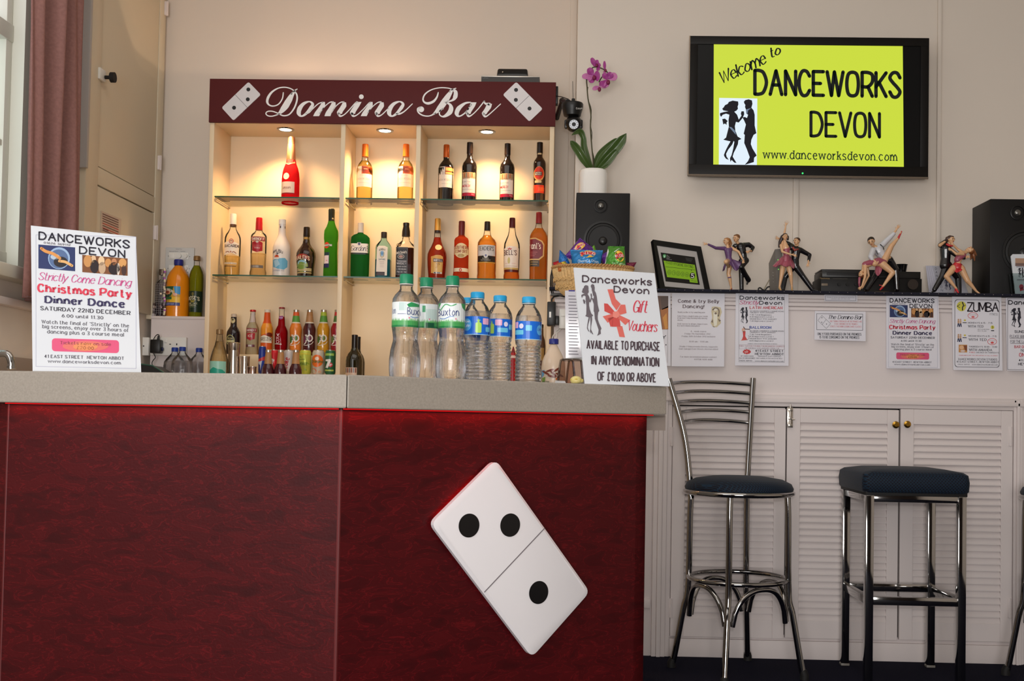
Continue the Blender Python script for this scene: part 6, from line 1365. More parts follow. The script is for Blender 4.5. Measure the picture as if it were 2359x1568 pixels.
A1, A2 = m_pet1, m_pet2
flower([(548,238,505,160,70,A1),(548,240,490,270,60,A2),(545,238,440,245,62,A2),(555,240,618,238,104,A1),(548,245,525,308,62,A1)], (562,258,20,26), -.02)
flower([(700,272,650,215,60,A1),(700,268,735,205,70,A1),(705,270,788,228,84,A2),(695,280,640,340,64,A1),(700,285,675,352,50,A2)], (702,304,20,26), -.03)
flower([(612,345,545,372,44,A2),(615,340,645,290,40,A1),(618,345,690,345,40,A2)], (614,374,18,24), -.015)
flower([(575,150,535,58,50,A1),(580,150,592,78,44,A1),(590,155,615,112,48,A1),(590,150,610,182,40,A1)], (588,132,14,18), .0)
flower([(668,188,664,90,30,A1),(670,190,660,210,30,A2)], (676,184,12,16), .0)
b = MB(); b.tube([o1(520,190), o1(545,200,-.01), o1(555,235,-.018)], 0.0014, 6); b.tube([o1(640,165), o1(665,185), o1(668,190)], 0.0014, 6); b.tube([o1(700,215), o1(702,250,-.02), o1(700,268,-.026)], 0.0014, 6); b.build('flower_stalk', m_stem, stm)

# ------------------------------------------------------------------ basket of crisps on its white cabinet
CB = (1260, 530, 9.223); YBs = 4.30
def cb(x, y, Y=YBs): return P(CB[0]+x/CB[2], CB[1]+y/CB[2], Y)
kb = YBs/F/CB[2]
zb0 = cb(900, 1420).z
wc = thing('white_cabinet', 'narrow white cabinet under the crisp basket, behind the gift voucher sign', 'cabinet', (cb(980,0).x, YBs, 0))
x0, x1 = xat(1303, 800, 4.16), xat(1462, 800, 4.16); b = MB(); b.box((x0, 4.16, 0.06), (x1, 4.46, zb0-0.022), 0.004); b.build('carcass', m_wplastic, wc); b = MB(); b.box((x0-0.003, 4.15, zb0-0.022), (x1+0.003, 4.465, zb0-0.001), 0.004); b.build('top', m_wplastic, wc); b = MB(); b.box((x0+0.02, 4.18, 0), (x1-0.02, 4.44, 0.06)); b.build('plinth', m_dark, wc)
b = MB(); b.box((x0+0.004, 4.152, 0.08), (x1-0.004, 4.159, zb0-0.03), 0.002); cdr = b.build('door', m_wplastic, wc); b = MB(); b.box((x1-0.03, 4.135, 0.9), (x1-0.02, 4.153, 1.05), 0.003); b.build('handle', m_steel, cdr)
bk = thing('wicker_basket', 'round wicker basket piled with crisp packets beside the loudspeaker', 'basket', (cb(990,0).x, YBs, zb0))
def wick(n, amp):
    def ring(r, z): return [Vector((bk.location.x + r*(1+amp*(1 if j % 2 else -1))*math.cos(2*PI*j/n), YBs + r*0.62*(1+amp*(1 if j % 2 else -1))*math.sin(2*PI*j/n), z)) for j in range(n)]
    return ring
rg = wick(120, 0.018); lv = [(1420,470),(1400,600),(1330,680),(1250,735),(1150,775),(1050,805),(950,838),(880,850),(815,852)]
b = MB(); rings = [rg(r_*kb, cb(990,y).z) for y, r_ in lv]; rings += [rg(r_*kb*0.95, cb(990,y).z + (0.004 if y > 1400 else 0)) for y, r_ in lv[::-1]]; b.ring_loft(rings, False, True)
m_wick = mat('wicker', (206, 168, 112), 0.65, bump=0.3, bscale=160, var=0.2); b.build('woven_wall', m_wick, bk, smooth=0)
b = MB(); zr_ = cb(990, 812).z
for ph in (0, PI):
    b.tube([Vector((bk.location.x + (852*kb+0.004*math.cos(40*u+ph))*math.cos(u), YBs + (852*kb*0.62+0.004*math.cos(40*u+ph))*math.sin(u), zr_+0.004*math.sin(40*u+ph))) for u in [2*PI*k/240 for k in range(240)]], 0.0035, 6, closed=True)
b.build('braided_rim', mat('dark_wicker', (176, 130, 78), 0.65), bk)
for (yy, rr, hh) in ((1060, 812, 10), (1200, 766, 14)):
    for q in range(3):
        b = MB(); zz = cb(990, yy+q*hh*2).z; b.tube([Vector((bk.location.x + (rr*kb+0.003+0.002*math.cos(60*u+q*PI))*math.cos(u), YBs + (rr*kb*0.62+0.003)*math.sin(u), zz+0.003*math.sin(30*u+q))) for u in [2*PI*k/200 for k in range(200)]], 0.002, 5, closed=True); b.build('weave_band', m_wick, bk)
def packet(lb, quad, Y, tilt, col, artfn=None, bulge=0.022, group='crisp packets in the basket'):
    """pillow-shaped packet; quad = TL, TR, BR, BL in the basket crop"""
    q = [cb(x, y, Y + (tilt if i < 2 else 0)) for i, (x, y) in enumerate(quad)]
    n = (q[1]-q[0]).cross(q[3]-q[0]).normalized()
    if n.y > 0: n = -n
    t = thing('crisp_packet', lb, 'crisp packet', tuple((q[2]+q[3])/2), group)
    def pt(u, v, sgn):
        p = (q[0]*(1-u)+q[1]*u)*(1-v) + (q[3]*(1-u)+q[2]*u)*v
        e = (max(0.0, math.sin(PI*u))**0.5) * (max(0.0, math.sin(PI*min(max((v-0.07)/0.86,0),1)))**0.6)
        wr = 0.12*math.sin(u*19+v*7)*math.sin(v*23+u*5)
        cr_ = 0.0012*math.sin(u*120) if (v < 0.07 or v > 0.93) else 0
        return p + n*(sgn*bulge*e*(1+wr) + cr_ + sgn*0.0004)
    b = MB(); b.grid(lambda u, v: pt(u, v, 1), 30, 24); b.grid(lambda u, v: pt(u, v, -1), 30, 24); bmesh.ops.remove_doubles(b.bm, verts=b.bm.verts[:], dist=0.0009)
    fo = b.build('foil', mat('crisp_foil', col, 0.28, 0.25), t, smooth=60)
    if artfn:
        base = plane_map(q[0], n, 0)
        ex_, ey_ = q[1]-q[0], q[3]-q[0]
        def mp(px, py, layer=0):
            p = base(px, py); d = p - q[0]
            # invert the bilinear patch approximately
            u = d.dot(ex_)/ex_.dot(ex_); v = d.dot(ey_)/ey_.dot(ey_)
            for _ in range(6):
                r = p - ((q[0]*(1-u)+q[1]*u)*(1-v) + (q[3]*(1-u)+q[2]*u)*v); du = (q[1]-q[0])*(1-v)+(q[2]-q[3])*v; dv = (q[3]-q[0])*(1-u)+(q[2]-q[1])*u
                a11, a12, a22 = du.dot(du), du.dot(dv), dv.dot(dv); b1, b2 = r.dot(du), r.dot(dv); det = a11*a22-a12*a12 or 1e-12
                u += (b1*a22-b2*a12)/det; v += (a11*b2-a12*b1)/det
            u, v = min(max(u, 0.0), 1.0), min(max(v, 0.0), 1.0)
            return pt(u, v, 1) + n*(0.0012+0.0003*layer)
        a = Art(mp, 0.02, CB, 'label'); artfn(a); xs_ = [p[0] for p in quad]; x0, x1 = min(xs_), max(xs_)
        a.build('print', t, [x0+(x1-x0)*k/16 for k in range(1, 16)])
    return t
def logo(a, x, y, rx, ry, word, h, ang=0.0):
    ca, sa = math.cos(-ang), math.sin(-ang); R = lambda dx, dy: (x+dx*ca-dy*sa, y+dx*sa+dy*ca)
    a.ell(x, y, rx, ry, (236,190,70), 1, 30, -ang)
    a.poly([R(*p) for p in ((-rx*1.05,-ry*.25),(-rx*.3,-ry*.5),(rx*.6,-ry*.55),(rx*1.02,-ry*.1),(rx*1.0,ry*.35),(rx*.2,ry*.2),(-rx*.5,ry*.35),(-rx*.95,ry*.5))], (200,30,36), 2)
    a.text(word, x-rx*0.95, x+rx*0.95, y+h*0.45, h, (240,234,230), 'round', 2.2, 3, ang)
def k1_(a): logo(a, 865, 548, 165, 112, "WALKERS", 88, 0.06); a.text('Cheese & Onion', 660, 1090, 748, 52, (210,230,240), 'round', 1.6, 3, 0.04)
packet('blue crisp packet in front at the middle of the basket', [(495,415),(1190,430),(1120,930),(560,930)], 4.25, 0.03, (34,116,176), k1_, 0.03)
def k2_(a): logo(a, 690, 370, 130, 70, "WALKERS", 52, 0.6)
packet('purple crisp packet pointing up at the back of the basket', [(700,160),(985,385),(900,800),(370,560)], 4.31, 0.02, (92,40,128), k2_, 0.02)
packet('green crisp packet corner showing behind the blue packet', [(1005,312),(1060,470),(1000,800),(850,480)], 4.36, 0.0, (110,166,50), None, 0.012)
packet('small blue crisp packet standing at the left of the basket', [(270,415),(420,560),(560,860),(225,800)], 4.29, 0.01, (30,104,176), None, 0.018)
packet('red crisp packet poking out at the far left of the basket', [(122,690),(245,650),(330,850),(190,860)], 4.29, 0.0, (176,30,40), None, 0.012)
def k3_(a): a.poly([(285,690),(330,675),(430,790),(370,800)], (226,206,60), 2); a.poly([(340,690),(380,690),(470,780),(430,790)], (120,140,60), 2)
packet('orange and dark blue crisp packet lying at the left front of the basket', [(215,700),(380,655),(580,860),(240,880)], 4.245, 0.02, (176,100,44), k3_, 0.014)
def k4_(a): logo(a, 1535, 600, 95, 120, "WALKERS", 56, 0.25); a.poly([(1300,400),(1310,480),(1240,760),(1200,740)], (226,228,226), 1); a.poly([(1420,500),(1590,362),(1480,470),(1430,520)], (226,228,226), 1); a.text('SALT & VINEGAR', 1390, 1660, 770, 30, (200,220,190), 'round', 1.6, 3)
packet('bright green crisp packet standing at the right of the basket', [(1300,340),(1645,345),(1690,930),(1190,930)], 4.255, 0.03, (74,140,44), k4_, 0.026)
packet('purple crisp packet leaning behind the green one', [(1120,545),(1500,340),(1620,600),(1250,850)], 4.32, 0.0, (96,44,140), None, 0.016)
packet('maroon crisp packet tip at the far right of the basket', [(1690,690),(1905,680),(1830,830),(1680,860)], 4.29, 0.0, (110,30,60), None, 0.010)
# price list on the cabinet
pl = thing('price_list', 'glossy white price list hanging under the crisp basket', 'price list', tuple(P(1321, 822, 4.145)))
lm = front_map(4.146); cs = crop_pts(CRG, [(272,797),(352,797),(407,1312),(278,1315)]); sheet('laminated_sheet', cs, lm, 0.001, mat('glossy_sheet', (226,224,232), 0.12, coat=0.8), pl)
a = Art(lm, 0.02, CRG); a.rect(300,793,348,803,(50,50,150),3)
for k in range(20): a.rect(298+(k % 3)*2, 836+k*23.5, 352+(k*7 % 18)+k*0.9, 842+k*23.5, (126,122,134), 2)
a.build('print', pl)
# adapter, socket and cables at the left end of the mantelpiece
ps = thing('wall_socket', 'white fused socket box at the left end of the mantelpiece', 'socket', tuple(P(1295, 735, YM-0.004))); x0, x1 = xat(1288, 735, YM), xat(1306, 735, YM)
b = MB(); b.box((x0, YM-0.036, zat(1295,758,YM)), (x1, YM-0.0005, zat(1295,713,YM)), 0.003); b.build('box', m_wplastic, ps); b = MB(); b.box((x0+0.006, YM-0.039, zat(1295,730,YM)), (x1-0.004, YM-0.036, zat(1295,722,YM)), 0.001); b.build('switch', m_wplastic, ps)
ad = thing('power_adapter', 'black power adapter hanging beside the cabinet edge, right of the water bottles', 'adapter', tuple(P(1270, 723, YM-0.03)))
xa_, xb_ = xat(1260.5, 725, YM-0.03), xat(1280, 725, YM-0.03); b = MB(); b.box((xa_, YM-0.062, zat(1270,751,YM-0.03)), (xb_, YM-0.004, zat(1270,696,YM-0.03)), 0.004); b.build('case', m_black, ad)
b = MB(); b.box((xb_-0.001, YM-0.05, zat(1285,748,YM-0.03)), (x0-0.0005, YM-0.012, zat(1285,728,YM-0.03)), 0.002); b.build('plug', m_black, ad); b = MB(); b.box((xa_+0.009, YM-0.0632, zat(1268,731,YM-0.06)), (xa_+0.017, YM-0.062, zat(1268,718,YM-0.06))); b.build('rating_label', m_wplastic, ad, smooth=0)
zc = zat(1272, 696, YM-0.03); b = MB(); b.tube([Vector(((xa_+xb_)/2, YM-0.034, zc-0.004)), Vector(((xa_+xb_)/2, YM-0.034, zc+0.012)), P(1276, 683, YM-0.03), P(1290, 680, YM-0.02), P(1304, 684, YM-0.012)], 0.004, 8); b.build('lead', m_black, ad)
cbx = thing('cable_connector', 'grey cable junction strip above the black power adapter', 'connector', tuple(P(1282, 678, YM-0.02))); b = MB(); b.box(P(1269, 682, YM-0.002), P(1299, 675, YM-0.026), 0.002); b.build('strip', mat('grey_plastic', (86, 82, 78), 0.45), cbx)
b = MB(); b.tube([P(1271,676,YM-0.015), P(1268,655,YM-0.03), P(1269,635,YM-0.04), P(1274,612,YM-0.03)], 0.003, 8); b.tube([P(1275,676,YM-0.015), P(1271,655,YM-0.02), P(1272,635,YM-0.03), P(1276,612,YM-0.02)], 0.002, 8); b.build('lead', m_black, cbx)
cl = thing('cable_loop', 'thin white cable looping below the socket box', 'cable', tuple(P(1285, 775, YM-0.01))); b = MB(); b.tube([P(x, y, YM-0.012) for x, y in smooth_pts([(1293,757),(1284,765),(1275,772),(1272,782),(1278,784),(1283,772),(1281,762),(1287,758)], 4)], 0.0022, 8); b.build('lead', m_wplastic, cl)
# ================================================================== things standing on the mantelpiece
YG = 4.845
m_skin = mat('porcelain_skin', (214, 168, 126), 0.35, coat=0.3)
def figure_tools(crop, Y0):
    k = Y0/F/crop[2]
    def J(x, y, d=0.0): return P(crop[0]+x/crop[2], crop[1]+y/crop[2], Y0+d)
    return J, k
class Blob:
    """capsules and balls fused by a voxel remesh into one continuous surface"""
    def __init__(s, J, k): s.J, s.k, s.b, s.log = J, k, MB(), []
    def v(s, p): return p if isinstance(p, Vector) else s.J(*p)
    def limb(s, pts, rs):
        s.log.append((pts, rs)); q = [s.v(p) for p in pts]; rs = rs if isinstance(rs, (list, tuple)) else [rs]*len(q)
        for i in range(len(q)-1):
            if (q[i+1]-q[i]).length < 1e-6: continue
            s.b.tube([q[i], q[i+1]], [rs[i]*s.k, rs[i+1]*s.k], 12)
        for p, r in zip(q, rs): s.b.ball(p, r*s.k, 12, 8)
        return s
    def ball(s, p, r, M=None):
        r = r if isinstance(r, (tuple, list)) else (r, r, r); s.b.ball(s.v(p), tuple(a*s.k for a in r), 14, 10, M); return s
    def hand(s, w, tip, r=5.0, spread=0.5, thumb=1):
        """palm and five fingers from wrist w towards tip"""
        a, b = s.v(w), s.v(tip); d = (b-a); L = d.length; d.normalize(); side = d.cross(Vector((0, 1, 0))).normalized()
        s.b.tube([a, a+d*L*0.45], [r*1.5*s.k, r*1.9*s.k], 10); s.b.ball(a+d*L*0.42, (r*2.2*s.k, r*1.3*s.k, r*2.2*s.k), 10, 8)
        for i, ln in enumerate((0.50, 0.60, 0.56, 0.44)):
            o = (i-1.5)/1.5; base = a+d*L*0.45+side*o*r*1.9*s.k; dirv = (d+side*o*spread*0.55).normalized(); mid = base+dirv*L*ln*0.55; end = mid+(dirv+Vector((0,-0.35,0))).normalized()*L*ln*0.45
            s.b.tube([base, mid, end], [r*0.8*s.k, r*0.75*s.k, r*0.6*s.k], 8); s.b.ball(end, r*0.6*s.k, 8, 6)
        tb = a+d*L*0.18+side*thumb*r*1.7*s.k; te = tb+(d*0.7+side*thumb*0.7).normalized()*L*0.34
        s.b.tube([tb, te], [r*0.85*s.k, r*0.65*s.k], 8); s.b.ball(te, r*0.65*s.k, 8, 6); return s
    def build(s, name, m, par, vox=0.0011, sm=3, label=None):
        if name == 'shoes':                         # one mesh per shoe, each with its own heel
            mains = [[l] for l in s.log if max(l[1]) > 7]
            for l in s.log:
                if max(l[1]) <= 7: min(mains, key=lambda g: abs(g[0][0][0][0]-l[0][0][0])).append(l)
            for g in mains:
                q = Blob(s.J, s.k)
                for l in g: q.limb(*l)
                q.build('shoe', m, par, vox, sm)
            return
        o = s.b.build(name, m, par, smooth=0); md = o.modifiers.new('fuse', 'REMESH'); md.mode = 'VOXEL'; md.voxel_size = vox; md.use_smooth_shade = True
        if sm: m2 = o.modifiers.new('soften', 'SMOOTH'); m2.iterations = sm; m2.factor = 0.5
        if label: o['label'] = label
        return o
def head(B, c, r, f, up):
    """adds skull, jaw, nose and ears to a body; returns data for hair and face paint"""
    c = B.v(c); f = Vector(f).normalized(); up = (Vector(up) - f*Vector(up).dot(f)).normalized(); sd = f.cross(up); R = r*B.k
    M = Matrix((sd, f, up)).transposed().to_4x4()
    B.b.ball(c+up*R*0.12, (R*0.78, R*0.95, R*0.92), 16, 12, M); B.b.ball(c-up*R*0.45+f*R*0.22, (R*0.55, R*0.58, R*0.55), 12, 10, M); B.b.ball(c-up*R*0.80+f*R*0.42, R*0.26, 10, 8)
    B.b.tube([c+f*R*0.88+up*R*0.15, c+f*R*1.10-up*R*0.22], [R*0.10, R*0.17], 8); B.b.ball(c+f*R*1.08-up*R*0.22, R*0.16, 8, 6)
    for s_ in (-1, 1): B.b.ball(c+sd*s_*R*0.80-f*R*0.05-up*R*0.05, (R*0.12, R*0.2, R*0.26), 8, 6, M)
    B.b.tube([c-up*R*0.4-f*R*0.15, c-up*R*1.25-f*R*0.25], [R*0.42, R*0.46], 10)
    return c, R, f, up, sd
def face(par, hd):
    c, R, f, up, sd = hd; b = MB()
    for s_ in (-1, 1): b.ball(c+f*R*0.86+sd*s_*R*0.34+up*R*0.08, (R*0.13, R*0.10, R*0.08), 8, 6)
    b.build('eyes', mat('painted_eye', (44, 34, 32), 0.4), par); b = MB()
    for s_ in (-1, 1): b.tube([c+f*R*0.90+sd*s_*R*0.16+up*R*0.30, c+f*R*0.82+sd*s_*R*0.52+up*R*0.30], R*0.05, 6)
    b.build('eyebrows', mat('painted_brow', (80, 54, 40), 0.5), par)
    b = MB(); b.ball(c+f*R*0.80-up*R*0.50, (R*0.20, R*0.12, R*0.07), 10, 6); b.build('lips', mat('painted_lips', (186, 70, 66), 0.4), par)
def hair(J, k, hd, m, par, extra=None, long=False):
    c, R, f, up, sd = hd; B = Blob(J, k); M = Matrix((sd, f, up)).transposed().to_4x4()
    B.b.ball(c+up*R*0.34-f*R*0.22, (R*0.88, R*0.92, R*0.80), 16, 12, M); B.b.ball(c+up*R*0.72+f*R*0.30, (R*0.62, R*0.45, R*0.30), 12, 8, M)
    for s_ in (-1, 1): B.b.ball(c+sd*s_*R*0.66+up*R*0.15-f*R*0.18, (R*0.22, R*0.42, R*0.45), 10, 8, M)
    if long: B.b.ball(c-f*R*0.55-up*R*0.25, (R*0.75, R*0.55, R*0.80), 12, 8, M)
    if extra:
        for pts, rs in extra: B.limb(pts, rs)
    return B.build('hair', m, par, 0.0014, 2)
def sheetfold(J, k, par, name, m, waist, hem, folds=9, amp=0.006, rows=10, wx=40, depth=0.022):
    """flared skirt: closed band from a waist ellipse to a hem polyline given in the picture"""
    w0, w1 = waist; n = 64
    hs = smooth_pts(hem, 6)
    def fn(u, v):
        a = 2*PI*u; s_ = (1-math.cos(a))/2                       # 0..1..0 across the front then back
        t = s_*(len(hs)-1); i = min(int(t), len(hs)-2); hx, hy = [hs[i][q]+(hs[i+1][q]-hs[i][q])*(t-i) for q in (0, 1)]
        x = (w0[0]+(w1[0]-w0[0])*s_)*(1-v)+hx*v; y = (w0[1]+(w1[1]-w0[1])*s_)*(1-v)+hy*v
        d = -math.sin(a)*depth*(0.7+0.8*v) + amp*v*math.sin(folds*a)
        return J(x, y, d)
    b = MB(); b.grid(fn, n, rows); bmesh.ops.remove_doubles(b.bm, verts=b.bm.verts[:], dist=1e-5); o = b.build(name, m, par, smooth=60)
    md = o.modifiers.new('thickness', 'SOLIDIFY'); md.thickness = 0.0014; return o
GF = 'porcelain dancing couples on the mantelpiece'
m_blk = mat('painted_black', (20, 18, 22), 0.25, coat=0.4); m_pur = mat('painted_purple', (98, 66, 110), 0.35, coat=0.3, var=0.2, bscale=60)
m_pink = mat('painted_pink', (156, 74, 92), 0.35, coat=0.3, var=0.15, bscale=60); m_red = mat('painted_red', (196, 40, 48), 0.3, coat=0.3); m_shirt = mat('painted_white', (206, 206, 212), 0.35, coat=0.3)
m_hb = mat('hair_brown', (70, 42, 30), 0.4, coat=0.2); m_hbl = mat('hair_blonde', (166, 112, 64), 0.4, coat=0.2); m_hd = mat('hair_dark', (44, 28, 26), 0.4, coat=0.2); m_tan = mat('base_wood', (206, 164, 92), 0.4, coat=0.3); m_tights = mat('porcelain_tights', (206, 170, 120), 0.35, coat=0.3)
CF4, CF5 = (1470, 490, 5.2422), (1900, 440, 5.1394)
# ---- couple 1: purple dress, arm stretched out
J, k = figure_tools(CF4, YG)
zf = lambda Jq, x: zs
t = thing('figurine', 'dancing couple figurine, woman in purple with one arm stretched out', 'figurine', (J(1180,940).x, YG, zs), GF)
mn = thing('m', None, None, (0,0,0)); bpy.data.objects.remove(mn)
B = Blob(J, k); B.limb([(1205,365,.02),(1225,420,.022),(1262,520,.022),(1272,560,.022)], [20,52,42,44]); hd = head(B, (1187,308,.012), 45, (-0.75,-0.6,-0.15), (0.1,0,1))
B.limb([(1330,385,.025),(1385,420,.03),(1368,462,.01),(1340,462,-.005)], [26,19,13,11]).hand((1345,462,-.004),(1302,480,-.012),5)
B.limb([(1170,395,.03),(1130,430,.04)], [22,18]); B.limb([(1250,570,.02),(1245,690,.02),(1250,915,.02)], [34,26,18]); B.limb([(1300,570,.02),(1245,655,-.01),(1325,800,.035)], [34,26,16])
man = B.build('man_figure', m_skin, t); face(man, hd); hair(J, k, hd, mat('hair_short_brown', (120, 78, 46), 0.4), man)
B = Blob(J, k); B.limb([(1170,400,.022),(1235,395,.022),(1335,385,.022)], [28,34,30]); B.limb([(1240,420,.02),(1262,500,.02),(1272,545,.02)], [62,50,46]); B.limb([(1335,385,.025),(1387,420,.03),(1370,460,.012)], [31,24,17]); B.limb([(1170,398,.03),(1140,425,.04)], [27,23]); B.build('jacket', m_blk, man, 0.0013)
B = Blob(J, k); B.limb([(1272,550,.02),(1275,575,.02)], [50,48]); B.limb([(1252,580,.02),(1245,690,.02),(1250,925,.02)], [40,31,26]); B.limb([(1302,575,.02),(1245,655,-.012),(1290,735,.012),(1332,810,.035)], [40,31,28,32]); B.build('trousers', m_blk, man, 0.0013)
B = Blob(J, k); B.limb([(1252,930,.015),(1232,934,-.005)], [16,12]); B.limb([(1325,830,.035),(1315,860,.03)], [14,10]); B.build('shoes', m_blk, man, 0.0013, 1)
B = Blob(J, k); B.limb([(1082,400,-.005),(1088,470,-.005),(1092,540,-.005),(1102,585,-.005)], [17,42,31,42]); hd = head(B, (1068,345,-.005), 41, (-0.85,-0.45,-0.05), (0,0,1))
B.limb([(1045,430,-.005),(940,425,-.02),(842,380,-.03)], [21,15,9]).hand((845,380,-.03),(772,372,-.035),4.4,0.9,-1); B.limb([(1132,425,.0),(1215,470,-.02),(1262,560,-.03)], [21,15,10]).hand((1262,558,-.03),(1275,612,-.03),4.6)
B.limb([(1112,590,.0),(1092,735,.0),(1108,800,.0),(1124,905,.004)], [38,25,23,11]); B.limb([(1080,590,-.01),(1062,592,-.055),(1112,680,.02)], [38,28,14]); B.limb([(1124,905,.004),(1112,930,-.012)], [11,9])
wo = B.build('woman_figure', m_skin, t); face(wo, hd); hair(J, k, hd, m_hbl, wo, [([(1095,330,.01),(1115,370,.012),(1108,400,.012)], [26,22,16])], True)
B = Blob(J, k); B.limb([(1055,440,-.005),(1120,440,-.003)], [26,26]); B.limb([(1088,465,-.006),(1094,540,-.005),(1104,590,-.005)], [46,35,46]); B.limb([(1042,430,-.006),(940,425,-.02),(848,382,-.03)], [25,19,13]); B.build('bodice', m_pur, wo, 0.0013)
sheetfold(J, k, wo, 'skirt', m_pur, ((1052,560),(1150,560)), [(1022,705),(1040,690),(1075,610),(1130,640),(1165,690),(1205,690),(1250,600)], 11, 0.005)
B = Blob(J, k); B.limb([(1126,915,.004),(1110,936,-.014)], [12,9]); B.limb([(1130,918,.01),(1132,938,.01)], [6,4]); B.build('shoes', m_red, wo, 0.001, 1); B = Blob(J, k); B.limb([(1088,782,-.012),(1118,778,-.012)], [7,7]); B.build('garter', m_pur, wo, 0.001, 1)
b = MB(); c = J(1200,938); b.lathe((J(1180,0).x, YG+0.005, 0), [(0.052, zs+0.0005),(0.052, zs+0.0035),(0.049, zs+0.005)], 40, ys=0.5); b.build('base', mat('dark_base', (26, 22, 26), 0.4), t)
# ---- couple 2: pink dress, arm raised
t = thing('figurine', 'dancing couple figurine, dark haired woman in pink raising one arm', 'figurine', (J(1850,940).x, YG, zs), GF)
B = Blob(J, k); B.limb([(1898,405,.02),(1905,460,.022),(1895,560,.022),(1895,630,.022)], [20,52,42,44]); hd = head(B, (1916,345,.015), 44, (-0.75,-0.62,0.0), (-0.05,0,1))
B.limb([(1962,450,.02),(2072,510,.025),(2056,585,.005)], [25,18,11]).hand((2056,580,.005),(2048,660,.0),5.2); B.limb([(1868,410,.03),(1815,370,.045),(1715,312,.03)], [25,18,10]).hand((1715,312,.03),(1650,298,.025),5,0.9)
B.limb([(1905,640,.02),(1985,760,.02),(2100,920,.02)], [36,27,16]); B.limb([(1870,640,.03),(1775,780,.04),(1748,920,.035)], [36,27,16])
man = B.build('man_figure', m_skin, t); face(man, hd); hair(J, k, hd, m_hb, man)
B = Blob(J, k); B.limb([(1850,420,.022),(1905,440,.022),(1962,450,.02)], [34,44,32]); B.limb([(1905,460,.022),(1895,560,.022),(1895,620,.022)], [60,48,50]); B.limb([(1962,450,.02),(2072,510,.025),(2062,570,.01)], [32,25,20]); B.limb([(1868,410,.03),(1818,372,.045),(1770,345,.04)], [31,25,18]); B.build('jacket', m_blk, man, 0.0013)
B = Blob(J, k); B.limb([(1895,625,.022),(1898,650,.022)], [50,48]); B.limb([(1908,655,.02),(1985,760,.02),(2105,925,.02)], [44,34,28]); B.limb([(1872,650,.03),(1775,780,.04),(1748,930,.035)], [40,32,26]); B.build('trousers', m_blk, man, 0.0013)
B = Blob(J, k); B.limb([(2105,930,.018),(2165,940,.0)], [17,11]); B.limb([(1748,935,.03),(1735,938,.01)], [15,11]); B.build('shoes', m_blk, man, 0.0013, 1); B = Blob(J, k); B.limb([(1868,420,-.01),(1892,450,-.014),(1930,440,-.008)], [11,13,10]); B.build('red_collar', mat('painted_rust', (150, 60, 50), 0.4), man, 0.0012, 1)
B = Blob(J, k); B.limb([(1772,345,-.012),(1782,420,-.014),(1792,510,-.014),(1782,580,-.014)], [16,42,32,44]); hd = head(B, (1776,290,-.012), 40, (0.15,-0.98,0.0), (0.05,0,1))
B.limb([(1742,385,-.005),(1768,240,.02),(1780,180,.02)], [19,14,10]).hand((1779,182,.02),(1798,92,.015),4.6,0.9); B.limb([(1728,395,-.014),(1742,470,-.03),(1850,505,-.045)], [21,15,10]).hand((1848,504,-.045),(1920,520,-.048),4.6)
B.limb([(1752,600,-.012),(1735,740,-.016),(1708,890,-.012)], [40,27,12]); B.limb([(1808,600,-.012),(1842,745,-.018),(1856,885,-.012)], [40,27,12]); B.limb([(1708,892,-.012),(1722,930,-.03)], [12,10]); B.limb([(1856,886,-.012),(1858,934,-.03)], [12,10])
wo = B.build('woman_figure', m_skin, t); face(wo, hd); hair(J, k, hd, m_hd, wo, [([(1745,290,.002),(1718,350,.004),(1702,410,.0)], [26,24,12]), ([(1805,290,.0),(1808,320,.0)], [18,14])], True)
B = Blob(J, k); B.limb([(1770,435,-.016),(1812,435,-.016)], [26,26]); B.limb([(1788,455,-.015),(1792,510,-.014),(1785,580,-.014)], [43,37,50]); B.build('bodice', m_pink, wo, 0.0013)
sheetfold(J, k, wo, 'skirt', m_pink, ((1745,520),(1840,520)), [(1622,640),(1660,655),(1710,625),(1750,640),(1790,650),(1840,640),(1880,675),(1898,640)], 10, 0.005, depth=0.028)
B = Blob(J, k); B.limb([(1705,905,-.012),(1725,936,-.034)], [13,10]); B.limb([(1857,900,-.012),(1860,938,-.034)], [13,10]); B.build('shoes', mat('gold_shoe', (190, 150, 90), 0.4), wo, 0.001, 1)
b = MB(); b.lathe((J(1880,0).x, YG+0.010, 0), [(0.062, zs+0.0005),(0.062, zs+0.0035),(0.058, zs+0.005)], 40, ys=0.55); b.build('base', mat('dark_base', (26, 22, 26), 0.4), t)
# ---- couple 3: man in white shirt over a backbend, on a wooden oval
J, k = figure_tools(CF5, YG)
t = thing('figurine', 'dancing couple figurine, man in white shirt above a woman bending backwards', 'figurine', (J(650,1180).x, YG, zs), GF)
B = Blob(J, k); B.limb([(592,655,.01),(640,700,.015),(700,770,.02),(745,800,.02)], [20,52,46,48]); hd = head(B, (552,598,.0), 50, (-0.35,-0.85,-0.38), (-0.35,0,1))
B.limb([(690,625,.02),(775,545,.02),(845,465,.015)], [25,19,12]).hand((842,468,.015),(885,395,.01),5.2); B.limb([(575,700,.0),(548,775,-.02),(585,825,-.03)], [25,19,13]).hand((580,820,-.03),(640,850,-.035),5)
B.limb([(745,800,.025),(835,930,.03),(850,1150,.03)], [44,32,20]); B.limb([(700,820,.03),(605,1000,.035),(505,1160,.03)], [44,32,20])
man = B.build('man_figure', m_skin, t); face(man, hd); hair(J, k, hd, m_hd, man)
B = Blob(J, k); B.limb([(575,705,.008),(620,690,.014),(690,630,.02)], [34,44,36]); B.limb([(640,715,.015),(690,770,.018),(715,790,.02)], [62,54,48]); B.limb([(690,628,.02),(775,545,.02),(815,505,.017)], [36,30,24]); B.limb([(572,702,.0),(545,775,-.02),(560,805,-.026)], [36,32,24]); B.build('shirt', m_shirt, man, 0.0013)
